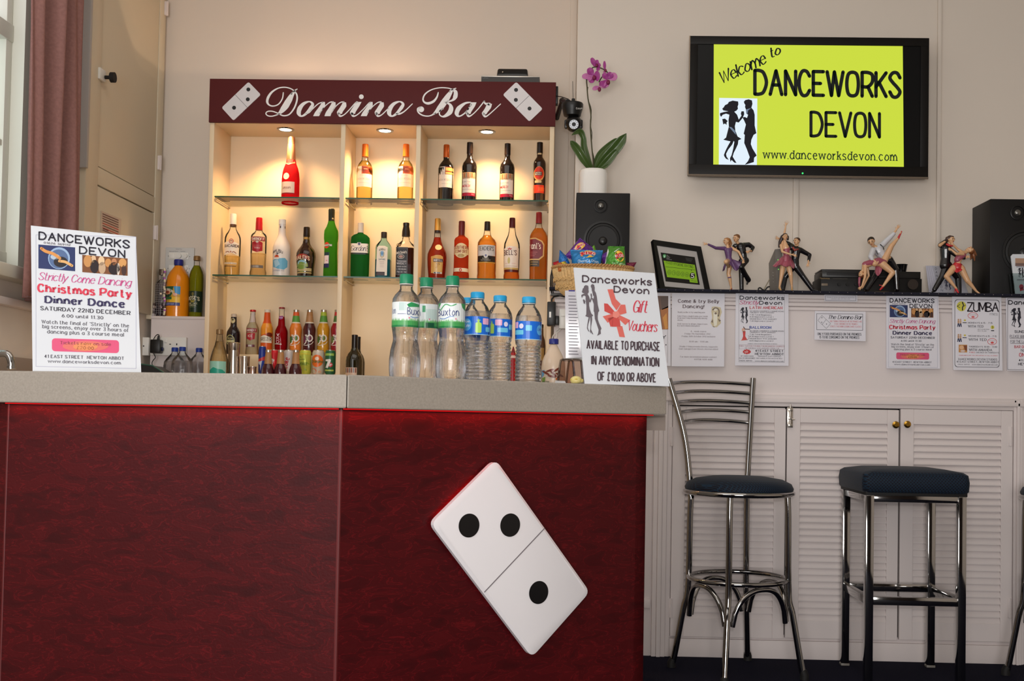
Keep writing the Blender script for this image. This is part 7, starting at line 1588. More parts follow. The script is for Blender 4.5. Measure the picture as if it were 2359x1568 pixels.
B = Blob(J, k); B.limb([(725,800,.022),(755,815,.022)], [50,52]); B.limb([(760,815,.025),(838,930,.03),(855,1165,.03)], [52,40,30]); B.limb([(705,830,.03),(605,1000,.035),(495,1170,.03)], [50,38,28]); B.build('trousers', m_blk, man, 0.0013)
B = Blob(J, k); B.limb([(855,1168,.028),(830,1174,.01)], [16,11]); B.limb([(495,1170,.028),(470,1175,.01)], [16,11]); B.build('shoes', m_blk, man, 0.0013, 1)
b = MB(); b.tube([J(x,y,d) for x, y, d in ((655,630,-.008),(690,660,-.008),(700,690,-.012))], 0.0022, 8); b.tube([J(x,y,d) for x, y, d in ((605,700,-.018),(620,730,-.02),(632,750,-.02))], 0.0022, 8); b.build('undone_tie', m_blk, man)
B = Blob(J, k); B.limb([(455,930,-.02),(475,880,-.02),(560,850,-.02),(650,850,-.015),(690,850,-.01)], [18,36,36,44,44]); hd = head(B, (432,985,-.02), 38, (-0.75,-0.6,0.1), (-0.2,0,-1))
B.limb([(480,885,-.025),(478,1010,-.035),(440,1130,-.035)], [24,16,10]).hand((443,1122,-.035),(398,1166,-.04),5); B.limb([(500,890,.0),(520,1000,.0),(450,1140,.0)], [20,14,9])
B.limb([(690,870,-.02),(805,965,-.03),(695,1120,-.03)], [46,32,14]); B.limb([(700,830,.0),(790,650,-.005),(870,555,-.005)], [44,30,14]); B.limb([(695,1120,-.03),(662,1160,-.035)], [13,10]); B.limb([(870,555,-.005),(905,485,-.01)], [14,9])
wo = B.build('woman_figure', m_skin, t); face(wo, hd); hair(J, k, hd, mat('hair_auburn', (110, 60, 40), 0.4), wo)
B = Blob(J, k); B.limb([(478,870,-.02),(560,845,-.02),(620,838,-.018)], [38,41,46]); B.limb([(640,835,-.015),(690,855,-.012)], [50,48]); B.build('bodice', m_pink, wo, 0.0013)
b = MB(); b.ball(J(592,858,-.026), (38*k, 0.012, 36*k), 14, 10); b.build('bare_midriff', m_skin, wo); sheetfold(J, k, wo, 'skirt_panel', m_pink, ((595,870),(690,870)), [(590,960),(630,1005),(665,960),(690,900)], 5, 0.003, depth=0.02)
B = Blob(J, k); B.limb([(412,1030,-.022),(408,1090,-.022),(412,1140,-.02)], [16,14,8]); B.build('head_scarf', m_pink, wo, 0.0013)
B = Blob(J, k); B.limb([(692,1128,-.03),(658,1164,-.038)], [13,10]); B.limb([(682,1118,-.025),(645,1112,-.02)], [6,4]); B.limb([(868,560,-.005),(908,480,-.01)], [15,9]); B.build('shoes', m_red, wo, 0.001, 1)
b = MB(); b.lathe((J(650,0).x, YG+0.0, 0), [(286*k, zs+0.0005),(290*k, zs+0.003),(284*k, zs+0.006)], 48, ys=0.42); b.build('base', m_tan, t)
# ---- couple 4: red skirt, woman leaning back
t = thing('figurine', 'dancing couple figurine, woman in red leaning back, hair falling by the big loudspeaker', 'figurine', (J(1520,1210).x, YG-0.01, zs), GF)
B = Blob(J, k); B.limb([(1470,625,.015),(1440,690,.015),(1430,800,.015),(1440,860,.015)], [20,54,44,46]); hd = head(B, (1492,575,.01), 46, (0.55,-0.8,-0.1), (0.05,0,1))
B.limb([(1385,640,.02),(1365,640,.0),(1420,600,.0)], [26,22,14]); B.limb([(1480,700,.0),(1585,775,-.02),(1670,790,-.03)], [26,20,13]).hand((1665,790,-.03),(1715,770,-.03),5)
B.limb([(1440,870,.015),(1390,1010,.015),(1310,1150,.015)], [42,31,18]); B.limb([(1470,880,.02),(1575,1030,.03),(1588,1180,.025)], [42,31,18])
man = B.build('man_figure', m_skin, t); face(man, hd); hair(J, k, hd, m_hb, man, [([(1450,560,.012),(1440,600,.015)], [22,16])])
B = Blob(J, k); B.limb([(1385,640,.018),(1430,660,.016),(1480,700,.008)], [34,50,36]); B.limb([(1430,690,.015),(1430,800,.015),(1420,880,.015)], [66,56,60]); B.limb([(1385,635,.02),(1368,640,.005),(1425,592,.004)], [36,30,20]); B.limb([(1480,700,.0),(1585,775,-.02),(1650,790,-.028)], [34,28,22]); B.build('jacket', m_blk, man, 0.0013)
B = Blob(J, k); B.limb([(1435,860,.016),(1455,875,.018)], [50,50]); B.limb([(1440,880,.015),(1390,1010,.015),(1300,1165,.015)], [48,37,28]); B.limb([(1470,890,.02),(1578,1030,.03),(1590,1190,.025)], [46,37,30]); B.build('trousers', m_blk, man, 0.0013)
B = Blob(J, k); B.limb([(1300,1180,.01),(1275,1190,-.01)], [16,11]); B.limb([(1590,1195,.02),(1610,1200,.0)], [15,11]); B.build('shoes', m_blk, man, 0.0013, 1); B = Blob(J, k); B.limb([(1445,630,-.006),(1475,645,-.012),(1510,650,-.006)], [12,14,10]); B.build('red_scarf', m_red, man, 0.0012, 1)
B = Blob(J, k); B.limb([(1690,715,-.02),(1620,745,-.025),(1580,830,-.025),(1568,890,-.02)], [16,40,32,44]); hd = head(B, (1722,700,-.02), 41, (0.15,-0.55,0.85), (0.95,0,-0.15))
B.limb([(1630,725,-.01),(1575,690,-.005),(1515,630,-.01)], [20,15,10]).hand((1520,636,-.01),(1498,600,-.01),4.5); B.limb([(1635,745,-.035),(1560,745,-.045),(1495,690,-.04)], [22,16,11]).hand((1500,694,-.04),(1462,680,-.04),4.8)
B.limb([(1525,915,-.02),(1440,1010,-.03),(1555,1150,-.035)], [44,30,13]); B.limb([(1612,915,-.02),(1690,1060,-.03),(1795,1185,-.03)], [44,30,13]); B.limb([(1555,1150,-.035),(1578,1195,-.04)], [13,10]); B.limb([(1795,1185,-.03),(1832,1212,-.036)], [13,9])
wo = B.build('woman_figure', m_skin, t); face(wo, hd); hair(J, k, hd, mat('hair_chestnut', (126, 74, 40), 0.4, coat=0.2), wo, [([(1745,715,-.01),(1765,770,-.012),(1775,825,-.012)], [26,20,6]), ([(1740,720,-.0),(1740,780,.0),(1725,810,.0)], [24,18,6]), ([(1760,700,-.01),(1790,745,-.01),(1800,765,-.01)], [18,10,4])])
B = Blob(J, k); B.limb([(1635,760,-.026),(1590,785,-.026),(1570,815,-.026)], [38,42,38]); B.build('red_top', m_pink, wo, 0.0013)
B = Blob(J, k); B.limb([(1568,880,-.02),(1568,905,-.02)], [50,56]); B.build('hip_wrap', m_red, wo, 0.0013); sheetfold(J, k, wo, 'skirt', m_red, ((1515,860),(1622,860)), [(1488,920),(1520,930),(1560,965),(1600,950),(1640,925),(1662,905)], 12, 0.004, depth=0.028)
B = Blob(J, k); B.limb([(1553,1158,-.035),(1580,1200,-.044)], [14,11]); B.limb([(1545,1160,-.03),(1540,1200,-.03)], [6,4]); B.build('shoes', m_red, wo, 0.001, 1)
b = MB(); b.lathe((J(1480,0).x, YG+0.004, 0), [(0.058, zs+0.0005),(0.058, zs+0.003),(0.054, zs+0.0045)], 40, ys=0.5); b.build('base', mat('dark_base', (26, 22, 26), 0.4), t)

# ---- framed certificate
CFR = CF4
t = thing('picture_frame', 'black frame with green food hygiene rating, leaning on the mantelpiece', 'picture frame', tuple(P(1565, 668, 4.83)))
cor = [(150,342),(752,415),(862,935),(300,935)]
A0, A1, A2 = P(*crop_pts(CFR, [(262,930)])[0], 4.80), P(*crop_pts(CFR, [(862,938)])[0], 4.90), P(*crop_pts(CFR, [(752,415)])[0], 4.965)
nF = (A1-A0).cross(A2-A0).normalized()
if nF.y > 0: nF = -nF
fm = plane_map(A0, nF, 0.0003)
outer = [fm(*q, 0) for q in crop_pts(CFR, [(172,330),(752,415),(862,936),(262,945)])]; inner = [fm(*q, 0) for q in crop_pts(CFR, [(220,395),(706,468),(802,934),(318,893)])]
for q in (2, 3): outer[q] = outer[q] + (outer[1 if q == 2 else 0]-outer[q]).normalized()*max(0, (zs+0.001-outer[q].z))
fb = MB()
for i in range(4):
    a_, b_, c_, d_ = outer[i], outer[(i+1) % 4], inner[(i+1) % 4], inner[i]
    fb.hexa([a_-nF*0.016, b_-nF*0.016, c_-nF*0.016, d_-nF*0.016, a_+nF*0.006, b_+nF*0.006, c_+nF*0.004, d_+nF*0.004])
fb.build('moulding', m_black, t, smooth=0)
b = MB(); b.prism(inner, -nF*0.003); b.build('mount', mat('grey_mount', (176, 172, 170), 0.3, coat=0.4), t, smooth=0)
b = MB(); mid = (outer[0]+outer[1])/2*0.45+(outer[2]+outer[3])/2*0.55; fx = (mid-nF*0.018); b.prism([fx+Vector((-0.03,0,0)), fx+Vector((0.03,0,0)), Vector((fx.x+0.03, min(fx.y+0.10, YC-0.01), zs+0.001)), Vector((fx.x-0.03, min(fx.y+0.10, YC-0.01), zs+0.001))], Vector((0,0.004,0.002))); b.build('easel_back', m_black, t, smooth=0)
a = Art(fm, 0.17, CFR); DK, LG = (26, 24, 24), (142, 190, 44)
a.poly([(272,478),(684,535),(745,870),(332,828)], DK, 1); a.poly([(308,576),(684,628),(722,848),(625,838),(618,806),(350,776)], LG, 2)
a.text('FOOD HYGIENE RATING', 338, 664, 640, 30, (50,70,30), 'round', 1.6); a.poly([(330,648),(690,688),(691,692),(331,652)], (50,70,30), 3)
for q in range(5): x, y = 378+q*53, 718+q*7; a.ringe(x, y, 22, 28, 3, (60,80,40), 3); a.text(str(q), x-8, x+8, y+12, 22, (70,90,50), 'round', 1.5)
a.ell(655, 758, 32, 38, DK, 3); a.text('5', 640, 672, 782, 48, (236,236,230), 'round', 1.8, 4); a.poly([(636,690),(652,692),(644,702)], DK, 3); a.text('VERY GOOD', 640, 705, 825, 8, (60,80,40), 'round', 1.5)
a.ell(318, 522, 20, 24, (60,150,80), 2); a.poly([(308,505),(318,520),(330,502),(325,540),(312,540)], (190,220,200), 3)
for q in range(5): a.rect(342, 508+q*13, 342+(20,34,44,36,66)[q], 513+q*13, (130,130,128), 3)
for q in range(4): a.rect(572+q*4, 548+q*11, 660-q*6, 552+q*11, (84,84,82), 3)
a.build('print', t)
# ---- router tower, amplifier stack, bowl, flyers
t = thing('modem_router', 'upright grey modem router with green lights behind the pink figurine', 'router', tuple(P(1795, 668, 4.97)))
YRT = 4.93; RJ = lambda x, y, Y=YRT: P(CF4[0]+x/CF4[2], CF4[1]+y/CF4[2], Y)
b = MB(); fr_ = [RJ(1652,440), RJ(1740,432), RJ(1755,945), RJ(1682,945)]; bk_ = [RJ(1578,610,5.05), RJ(1650,600,5.05), RJ(1672,945,5.05), RJ(1592,945,5.05)]
for q in (fr_, bk_):
    for i in (2, 3): q[i].z = zs+0.001
b.hexa([fr_[3], fr_[2], bk_[2], bk_[3], fr_[0], fr_[1], bk_[1], bk_[0]]); b.build('case', mat('grey_router', (112, 106, 100), 0.4), t, smooth=0)
for (x, y) in ((1690,568),(1695,682)): b = MB(); b.ball(RJ(x,y,YRT-0.001), 0.0022, 8, 6); b.build('status_light', mat('green_status', (120,230,90), 0.4, emit=1.0), t)
b = MB(); [b.ball(RJ(1629+q, 720+q*38, YRT-0.0005), 0.001, 6, 4) for q in range(4)]; b.build('indicator_dots', m_wplastic, t)
wr = thing('power_lead', 'black lead looping behind the grey router on the mantelpiece', 'cable', tuple(RJ(1500,942))); b = MB(); b.tube([RJ(x,y,4.95) for x, y in smooth_pts([(1452,935),(1455,912),(1475,905),(1500,925),(1530,935),(1560,900),(1590,890)], 4)], 0.003, 8); b.build('lead', m_black, wr); b = MB(); b.tube([RJ(x,y,4.98) for x, y in smooth_pts([(1515,935),(1550,870),(1590,800)], 4)], 0.002, 6); b.build('thin_lead', mat('beige_lead', (150,136,110), 0.5), wr)
YAM = 4.90
am = thing('amplifier', 'wide black amplifier with round volume knob behind the dancing figurines', 'amplifier', tuple(P(2000, 670, YAM+0.1))); xa, xb = xat(1891, 650, YAM), xat(2124, 650, YAM); za = P(2010, 640, YAM).z
b = MB(); b.box((xa, YAM, zs+0.0006), (xb, YAM+0.17, za), 0.003); b.build('case', m_blackm, am)
AJ = lambda x, y, Y=YAM: P(CF5[0]+x/CF5[2], CF5[1]+y/CF5[2], Y)
b = MB(); b.disc(AJ(1035,1108), (0,-1,0), 0.0225, 0.012, 32); b.build('volume_knob', mat('bronze_black', (44,34,28), 0.35), am)
for x in (165, 265, 365, 470): b = MB(); b.disc(AJ(x,1104), (0,-1,0), 0.007, 0.009, 16); b.build('knob', m_black, am)
b = MB(); b.box(AJ(-40,1092)+Vector((0,-0.003,0)), AJ(34,1122), 0.001); b.build('button', mat('tan_button', (120,106,90), 0.5), am)
a = Art(front_map(YAM-0.0004), 0.014, CF5); a.text('Technics', -60, 55, 1040, 14, (170,140,90), 'round', 1.8); a.rect(95,1034,270,1040,(70,66,60),2); a.build('print', am)
dp = thing('disc_player', 'slim black disc player stacked on top of the amplifier', 'disc player', tuple(AJ(500,1030,YAM+0.1))); x0, x1, z1 = xat(1894, 630, YAM+0.004), xat(2121, 630, YAM+0.004), P(2010, 624, YAM).z
b = MB(); b.box((x0, YAM+0.004, za+0.0008), (x1, YAM+0.16, z1), 0.002); b.build('case', m_black, dp); b = MB(); b.box((x0+0.02, YAM+0.002, za+0.010), (x0+0.30, YAM+0.005, za+0.022), 0.001); b.build('disc_tray', m_blackm, dp); a = Art(front_map(YAM+0.0035), 0.014, CF5); a.ringe(-15,965,24,14,2,(90,88,84),1); a.build('print', dp)
pm_ = thing('slim_box', 'thin black box lying on the left of the disc player', 'electronic box', tuple(AJ(250,930,YAM+0.1))); z2 = AJ(250,928).z; b = MB(); b.box((xat(1892,625,YAM+0.02), YAM+0.02, z1+0.0008), (xat(2056,625,YAM+0.02), YAM+0.15, max(z2, z1+0.008)), 0.003); b.build('case', mat('satin_black', (22,20,20), 0.3), pm_)
t = thing('bowl', 'small black bowl standing on the amplifier stack', 'bowl', tuple(AJ(910,945,YAM+0.08))); c = AJ(910,0,YAM+0.08); kk = (YAM+0.08)/F/CF5[2]
b = MB(); zt_ = AJ(910,872,YAM+0.08).z; b.lathe((c.x, YAM+0.08, 0), [(36*kk, z1+0.001),(58*kk, z1+0.006),(72*kk, zt_-0.004),(76*kk, zt_),(72*kk, zt_),(66*kk, zt_-0.006),(40*kk, z1+0.008)], 32); b.build('shell', mat('glazed_black', (14,13,14), 0.12, coat=0.5), t); b = MB(); b.lathe((c.x, YAM+0.08, 0), [(77*kk, zt_-0.001),(77*kk, zt_+0.0006),(71*kk, zt_+0.0006)], 32, caps=False); b.build('rim', m_blackm, t)
t = thing('flat_tray', 'low black dish on the mantelpiece right of the amplifier knob', 'dish', tuple(AJ(1180,1180,4.86))); b = MB(); c = AJ(1185,1170,4.87); kk = 4.87/F/CF5[2]; b.lathe((c.x, 4.87, 0), [(100*kk, zs+0.0006),(118*kk, zs+0.008),(122*kk, zs+0.0125),(116*kk, zs+0.0125),(104*kk, zs+0.006)], 36, ys=0.4); b.build('dish', mat('glazed_black', (14,13,14), 0.15), t)
for q in range(5):
    d = q*0.006; Yq = 4.985-d; sh = thing('flyer', ('front grey flyer with upright letters and dancing couple, behind the red figurine', 'second flyer in the leaning stack behind the red figurine', 'third flyer from the front of the leaning stack', 'fourth flyer from the front of the leaning stack', 'rearmost flyer of the leaning stack by the amplifier')[4-q], 'flyer', tuple(AJ(1380,1200,Yq)), 'flyers leaning behind the red figurine')
    o = (4-q)*-20; cs_ = [(1275+o,882+o*-.2+(4-q)*-4),(1600+o,900),(1720,1200),(1370+o*1.6,1205)]; pts = [AJ(x,y,Yq+(0.028 if i < 2 else 0)) for i, (x, y) in enumerate(cs_)]
    for i in (2, 3): pts[i].z = zs+0.001
    b = MB(); b.prism(pts, Vector((0,0.0012,0))); b.build('card', mat('flyer_card', (172,172,182) if q == 4 else (190,188,200), 0.4), sh, smooth=0)
    if q == 4:
        n_ = (pts[1]-pts[0]).cross(pts[3]-pts[0]).normalized(); n_ = -n_ if n_.y > 0 else n_
        a = Art(plane_map(pts[0], n_), 0.02, CF5)
        for i_, ch in enumerate('DANC'): a.text(ch, 1306+i_*5, 1326+i_*5, 930+i_*42, 24, (84,84,96), 'round', 1.5)
        for ch, x, y in (('V',1375,1110),('O',1382,1146),('N',1388,1185)): a.text(ch, x-12, x+10, y, 24, (84,84,96), 'round', 1.5)
        couple(a, 1410, 1040, 1500, 1170, (70,70,90)); a.build('print', sh)
# leaflet holder at the right edge
CRR = (2180, 440, 3.134); t = thing('leaflet_holder', 'clear leaflet holder with dance flyers in front of the big loudspeaker', 'leaflet holder', tuple(P(2350, 676, 4.81))); LJ = lambda x, y, Y=4.80: P(CRR[0]+x/CRR[2], CRR[1]+y/CRR[2], Y)
b = MB(); p = [LJ(476,592), LJ(640,590), LJ(640,745), LJ(494,745)]
for i in (2, 3): p[i].z = zs+0.0008
b.prism(p, Vector((0,0.002,0))); b.prism([p[0], p[3], p[3]+Vector((0,0.04,0)), p[0]+Vector((0,0.04,0))], Vector((0.002,0,0))); b.prism([p[3], p[2], p[2]+Vector((0,0.04,0)), p[3]+Vector((0,0.04,0))], Vector((0,0,0.002))); b.build('pocket', thin_glass('clear_acrylic_pocket', (226,232,232)), t, smooth=0)
fl_ = thing('leaflet', 'white leaflet with picture and dancing couple standing in the clear holder', 'leaflet', tuple(LJ(540,740,4.815))); b = MB(); p = [LJ(466,470,4.83), LJ(480,455,4.83), LJ(650,455,4.83), LJ(650,745,4.815), LJ(500,742,4.815)]; p[3].z = p[4].z = zs+0.004; b.prism(p, Vector((0,0.006,0))); b.build('card', m_card, fl_, smooth=0)
n_ = (p[2]-p[1]).cross(p[4]-p[1]).normalized(); n_ = -n_ if n_.y > 0 else n_
a = Art(plane_map(p[1], n_), 0.01, CRR); a.rect(498,485,640,542,(176,140,116),1); a.rect(498,520,640,542,(120,96,90),2); couple(a, 515, 552, 560, 625, BLK); a.rect(505,545,640,549,(90,90,110),1); a.rect(510,636,640,640,GRY,1); a.rect(510,644,640,647,GRY,1); a.ell(542,690,16,18,(200,70,90),2); a.poly([(530,700),(552,690),(560,715),(532,722)], (200,60,80), 2); a.build('print', fl_)
# ================================================================== bar stools
def fabric():
    m = bpy.data.materials.new('navy_scale_fabric'); m.use_nodes = True; nt = m.node_tree; b = nt.nodes['Principled BSDF']
    tc = nt.nodes.new('ShaderNodeTexCoord'); N = lambda t: nt.nodes.new(t)
    def M_(op, a, c=None):
        n = N('ShaderNodeMath'); n.operation = op
        for i, v in enumerate((a, c)):
            if v is None: continue
            if hasattr(v, 'links'): nt.links.new(v, n.inputs[i])
            else: n.inputs[i].default_value = v
        return n.outputs[0]
    sep = N('ShaderNodeSeparateXYZ'); nt.links.new(tc.outputs['Object'], sep.inputs[0])
    s = 0.0125
    u = M_('DIVIDE', M_('ADD', sep.outputs[0], sep.outputs[1]), s); v = M_('DIVIDE', sep.outputs[2], s*0.5)
    row = M_('FLOOR', v); fv = M_('SUBTRACT', v, row); off = M_('MULTIPLY', M_('MODULO', M_('ABSOLUTE', row), 2.0), 0.5)
    uu = M_('ADD', u, off); fu = M_('SUBTRACT', M_('SUBTRACT', uu, M_('FLOOR', uu)), 0.5)
    d = M_('SQRT', M_('ADD', M_('POWER', M_('MULTIPLY', M_('ABSOLUTE', fu), 2.0), 2.0), M_('POWER', fv, 2.0)))
    e = M_('LESS_THAN', M_('ABSOLUTE', M_('SUBTRACT', d, 0.78)), 0.16)
    mx = N('ShaderNodeMix'); mx.data_type = 'RGBA'; nt.links.new(e, mx.inputs['Factor']); mx.inputs['A'].default_value = lin((8, 8, 22)); mx.inputs['B'].default_value = lin((15, 42, 62))
    nt.links.new(mx.outputs['Result'], b.inputs['Base Color']); b.inputs['Roughness'].default_value = 0.7; b.inputs['Specular IOR Level'].default_value = 0.25; b.inputs['Sheen Weight'].default_value = 0.05
    return m
m_fab = fabric(); m_foot = mat('rubber_foot', (18, 17, 17), 0.7)
def fl_at(px, py):
    d = ray(px, py); return EYEV + d * (-EYE/d.z)
fa, fb_, fc = fl_at(1545, 1534), fl_at(1721, 1522), fl_at(1856, 1568)
ctr = (fa+fc)/2; ctr.z = 0; rf = ((fa-ctr).length + (fc-ctr).length + (fb_-ctr).length)/3
a0 = math.atan2(fb_.y-ctr.y, fb_.x-ctr.x)
zsr = zat(1712, 1133, ctr.y); zfr = zat(1710, 1331, ctr.y); rs_ = (xat(1838, 1130, ctr.y) - xat(1588, 1130, ctr.y))/2
st1 = thing('bar_stool', 'chrome bar stool with round navy seat and slatted back beside the bar', 'bar stool', tuple(ctr), 'round seated chrome bar stools')
def at(r, an, z): return ctr + Vector((r*math.cos(an), r*math.sin(an), z))
RT = 0.0125
rl = rs_ - 0.016
angs = [a0, a0+PI/2, a0+PI, a0+3*PI/2]      # back, left, front, right
legp = {}
for i, an in enumerate(angs):
    pts = [(rf, 0.012), (rf-0.012, 0.05), (rl+0.018, 0.24), (rl, 0.33), (rl-0.004, zsr-0.10), (rl-0.008, zsr-0.012)]
    q = smooth_pts(pts, 6); P3 = [at(r, an, z) for r, z in q]
    b = MB()
    if i in (0, 1):                          # these carry on up as the back posts
        tp = P(1735, 871, at(rl+0.05, an, 0).y) if i == 0 else P(1541, 872, at(rl+0.06, an, 0).y)
        base = at(rl-0.002, an, zsr+0.03)
        mid = base + (tp-base)*0.45 + (ctr-base).normalized()*0.0 + Vector((0,0,0))
        if i == 1: mid = Vector((base.x*0.72+tp.x*0.28, base.y*0.72+tp.y*0.28, base.z*0.55+tp.z*0.45))
        P3 = P3[:-2] + [at(rl-0.003, an, zsr-0.02)] + [Vector(p) for p in smooth_pts([tuple(base), tuple(mid), tuple(tp)], 8)]
        legp[i] = (base, mid, tp)
    b.tube(P3, RT, 16); lg = b.build('leg', m_chrome, st1, smooth=60)
    f2 = MB(); f2.tube([at(rf, an, 0.0005), at(rf, an, 0.02), at(rf-0.006, an, 0.035)], [0.017, 0.0165, 0.014], 14); f2.build('rubber_foot', m_foot, lg)
b = MB(); b.tube([at(rs_-0.004, 2*PI*k/64, zsr) for k in range(64)], 0.0105, 12, closed=True); b.build('seat_ring', m_chrome, st1, smooth=60)
b = MB(); b.tube([at(rl-0.006, 2*PI*k/64, zfr) for k in range(64)], 0.0095, 12, closed=True); b.build('foot_ring', m_chrome, st1, smooth=60)
zt_ = zat(1712, 1098, ctr.y)
b = MB(); b.lathe(ctr, [(0.02, zsr-0.004),(rs_-0.012, zsr-0.004),(rs_-0.004, zsr+0.006),(rs_-0.001, zsr+0.018),(rs_-0.010, zsr+0.036),(rs_*0.80, zsr+0.052),(rs_*0.5, zsr+0.062),(0.01, zsr+0.066)], 56); b.build('seat_cushion', m_fab, st1, smooth=60)
b = MB(); b.lathe(ctr, [(0.02, zsr-0.012),(rs_-0.02, zsr-0.012),(rs_-0.02, zsr-0.004),(0.02, zsr-0.004)], 40); b.build('seat_base', m_foot, st1)
for i in range(4):                            # arched braces between neighbouring legs, under the foot ring
    a1, a2 = angs[i], angs[(i+1) % 4]
    if a2 < a1: a2 += 2*PI
    pts = []
    for k in range(25):
        s_ = k/24; an = a1 + (a2-a1)*(0.06+0.88*s_); h = max(0.0, 1-abs(2*s_-1)**2.4)
        z = 0.215 + (zfr-0.022-0.215)*h**0.62; e1 = at(rl+0.002, a1, 0); e2 = at(rl+0.002, a2, 0); lnp = e1+(e2-e1)*(0.05+0.90*s_); arc = at(rl-0.01, an, 0); p = lnp*0.45+arc*0.55; pts.append(Vector((p.x, p.y, z)))
    b = MB(); b.tube(pts, 0.0105, 12); b.build('arched_brace', m_chrome, st1, smooth=60)
def post(i, z):
    b_, m_, t_ = legp[i]; q = [Vector(p) for p in smooth_pts([tuple(b_), tuple(m_), tuple(t_)], 10)]
    for k in range(len(q)-1):
        if q[k].z <= z <= q[k+1].z: return q[k]+(q[k+1]-q[k])*((z-q[k].z)/(q[k+1].z-q[k].z))
    return q[-1]
YBk = (legp[0][2].y+legp[1][2].y)/2
for (py0, py1) in ((877, 886), (899, 907), (921, 929), (944, 950), (966, 974)):
    p1 = post(0, zat(1735, py1, legp[0][2].y)); p0 = post(1, zat(1546, py0+6, legp[1][2].y)); out = Vector(((p0+p1)/2 - ctr).xy.to_3d()).normalized()
    pts = [p0+(p1-p0)*s_ + out*0.055*(1-(2*s_-1)**2) + Vector((0,0,0.010*(1-(2*s_-1)**2))) for s_ in [k/20 for k in range(21)]]
    b = MB(); b.tube(pts, 0.0075, 12); b.build('back_slat', m_chrome, st1, smooth=60)
cR = fl_at(2312, 1552); o2 = cR - fa
st2 = dup(st1, ctr + Vector((o2.x, o2.y, 0)), PI, 'bar stool with round navy seat cut off by the right edge of the picture', 'round seated chrome bar stools')
# square stool
bl, br_ = fl_at(1945, 1531), fl_at(2143, 1536)
yb_ = (bl.y+br_.y)/2; yf_ = yb_/1.0816
xl_, xr_ = (xat(1949.5,1380,yb_)+xat(1997,1400,yf_))/2, (xat(2146,1380,yb_)+xat(2210,1400,yf_))/2
st = thing('bar_stool', 'square navy cushioned stool on four square dark chrome legs', 'bar stool', ((xl_+xr_)/2, (yb_+yf_)/2, 0))
zc0, zc1 = zat(2105, 1134, yf_), zat(2105, 1086, yf_); hw = 0.0155
for x in (xl_, xr_):
    for y in (yf_, yb_):
        b = MB(); b.box((x-hw, y-hw, 0.006), (x+hw, y+hw, zc0-0.012), 0.003); lg = b.build('leg', m_chrome, st); b = MB(); b.box((x-hw-0.002, y-hw-0.002, 0.0004), (x+hw+0.002, y+hw+0.002, 0.010), 0.002); b.build('foot_cap', mat('clear_foot', (120,116,110), 0.4), lg)
zr1, zr2 = zat(2105, 1394, yf_), zat(2105, 1375, yf_)
for (z0_, z1_, nm_) in ((zr1, zr2, 'foot_rail'), (zc0-0.038, zc0-0.012, 'seat_rail')):
    for q in (((xl_+hw, yf_-0.012), (xr_-hw, yf_+0.012)), ((xl_+hw, yb_-0.012), (xr_-hw, yb_+0.012)), ((xl_-0.012, yf_+hw), (xl_+0.012, yb_-hw)), ((xr_-0.012, yf_+hw), (xr_+0.012, yb_-hw))):
        b = MB(); b.box((*q[0], z0_), (*q[1], z1_), 0.002); b.build(nm_, m_chrome, st)
cx_, cy_ = (xl_+xr_)/2, (yf_+yb_)/2; sx_ = (xr_-xl_)/2+0.028; sy_ = (yb_-yf_)/2+0.026
b = MB(); b.box((cx_-sx_+0.01, cy_-sy_+0.01, zc0-0.013), (cx_+sx_-0.01, cy_+sy_-0.01, zc0+0.004), 0.002); b.build('seat_base', m_foot, st)
def cush(u, v, top): return None
b = MB(); rings = []
for (ins, z) in ((0.006, zc0-0.002), (0.0, zc0+0.006), (-0.002, (zc0+zc1)/2), (0.002, zc1-0.012), (0.016, zc1-0.002), (0.07, zc1+0.008), (0.13, zc1+0.011)):
    w_, h_ = sx_-ins, sy_-ins; r_ = min(0.028, w_*0.4); ring = []
    for (sxx, syy, a_) in ((1,1,0),(-1,1,90),(-1,-1,180),(1,-1,270)):
        for k in range(7): t_ = math.radians(a_+k*15); ring.append(Vector((cx_+sxx*(w_-r_)+r_*math.cos(t_), cy_+syy*(h_-r_)+r_*math.sin(t_), z)))
    rings.append(ring)
b.ring_loft(rings); b.build('seat_cushion', m_fab, st, smooth=50)

# ================================================================== ledge and sink corner on the left
CR4 = (320, 560, 5.0556); YLD = 5.435
zL = zat(400, 728, YLD)
lg_ = thing('wall_ledge', 'white boxed ledge on the wall left of the display cabinet', 'ledge', (-1.8, YLD, ZW))
b = MB(); b.box((XL+0.03, YLD, ZW+0.0005), (XA-0.003, YB-0.001, zL-0.014)); b.build('boxing', m_white, lg_, smooth=0); b = MB(); b.box((XL+0.03, YLD-0.006, zL-0.014), (XA-0.003, YB-0.001, zL), 0.003); b.build('top_board', m_white, lg_)
YQ = 5.492
GQ = None
B_ = Bot('squash_bottle', 'large orange squash bottle with dark blue cap on the ledge', 'bottle', CR4, 455, YQ, zL)
B_.body([(264,44),(280,54),(305,72),(345,100),(390,122),(440,133),(500,137),(700,136),(850,132)], mat('orange_squash', (236, 142, 16), 0.2, coat=0.6, sub=0.15), 'body'); ribbed_cap(B_, 192, 252, 53, mat('dark_blue_cap', (38, 44, 128), 0.35)); B_.part([(254,50),(262,50)], mat('cap_ring', (40,50,140), 0.4), 'cap_ring')
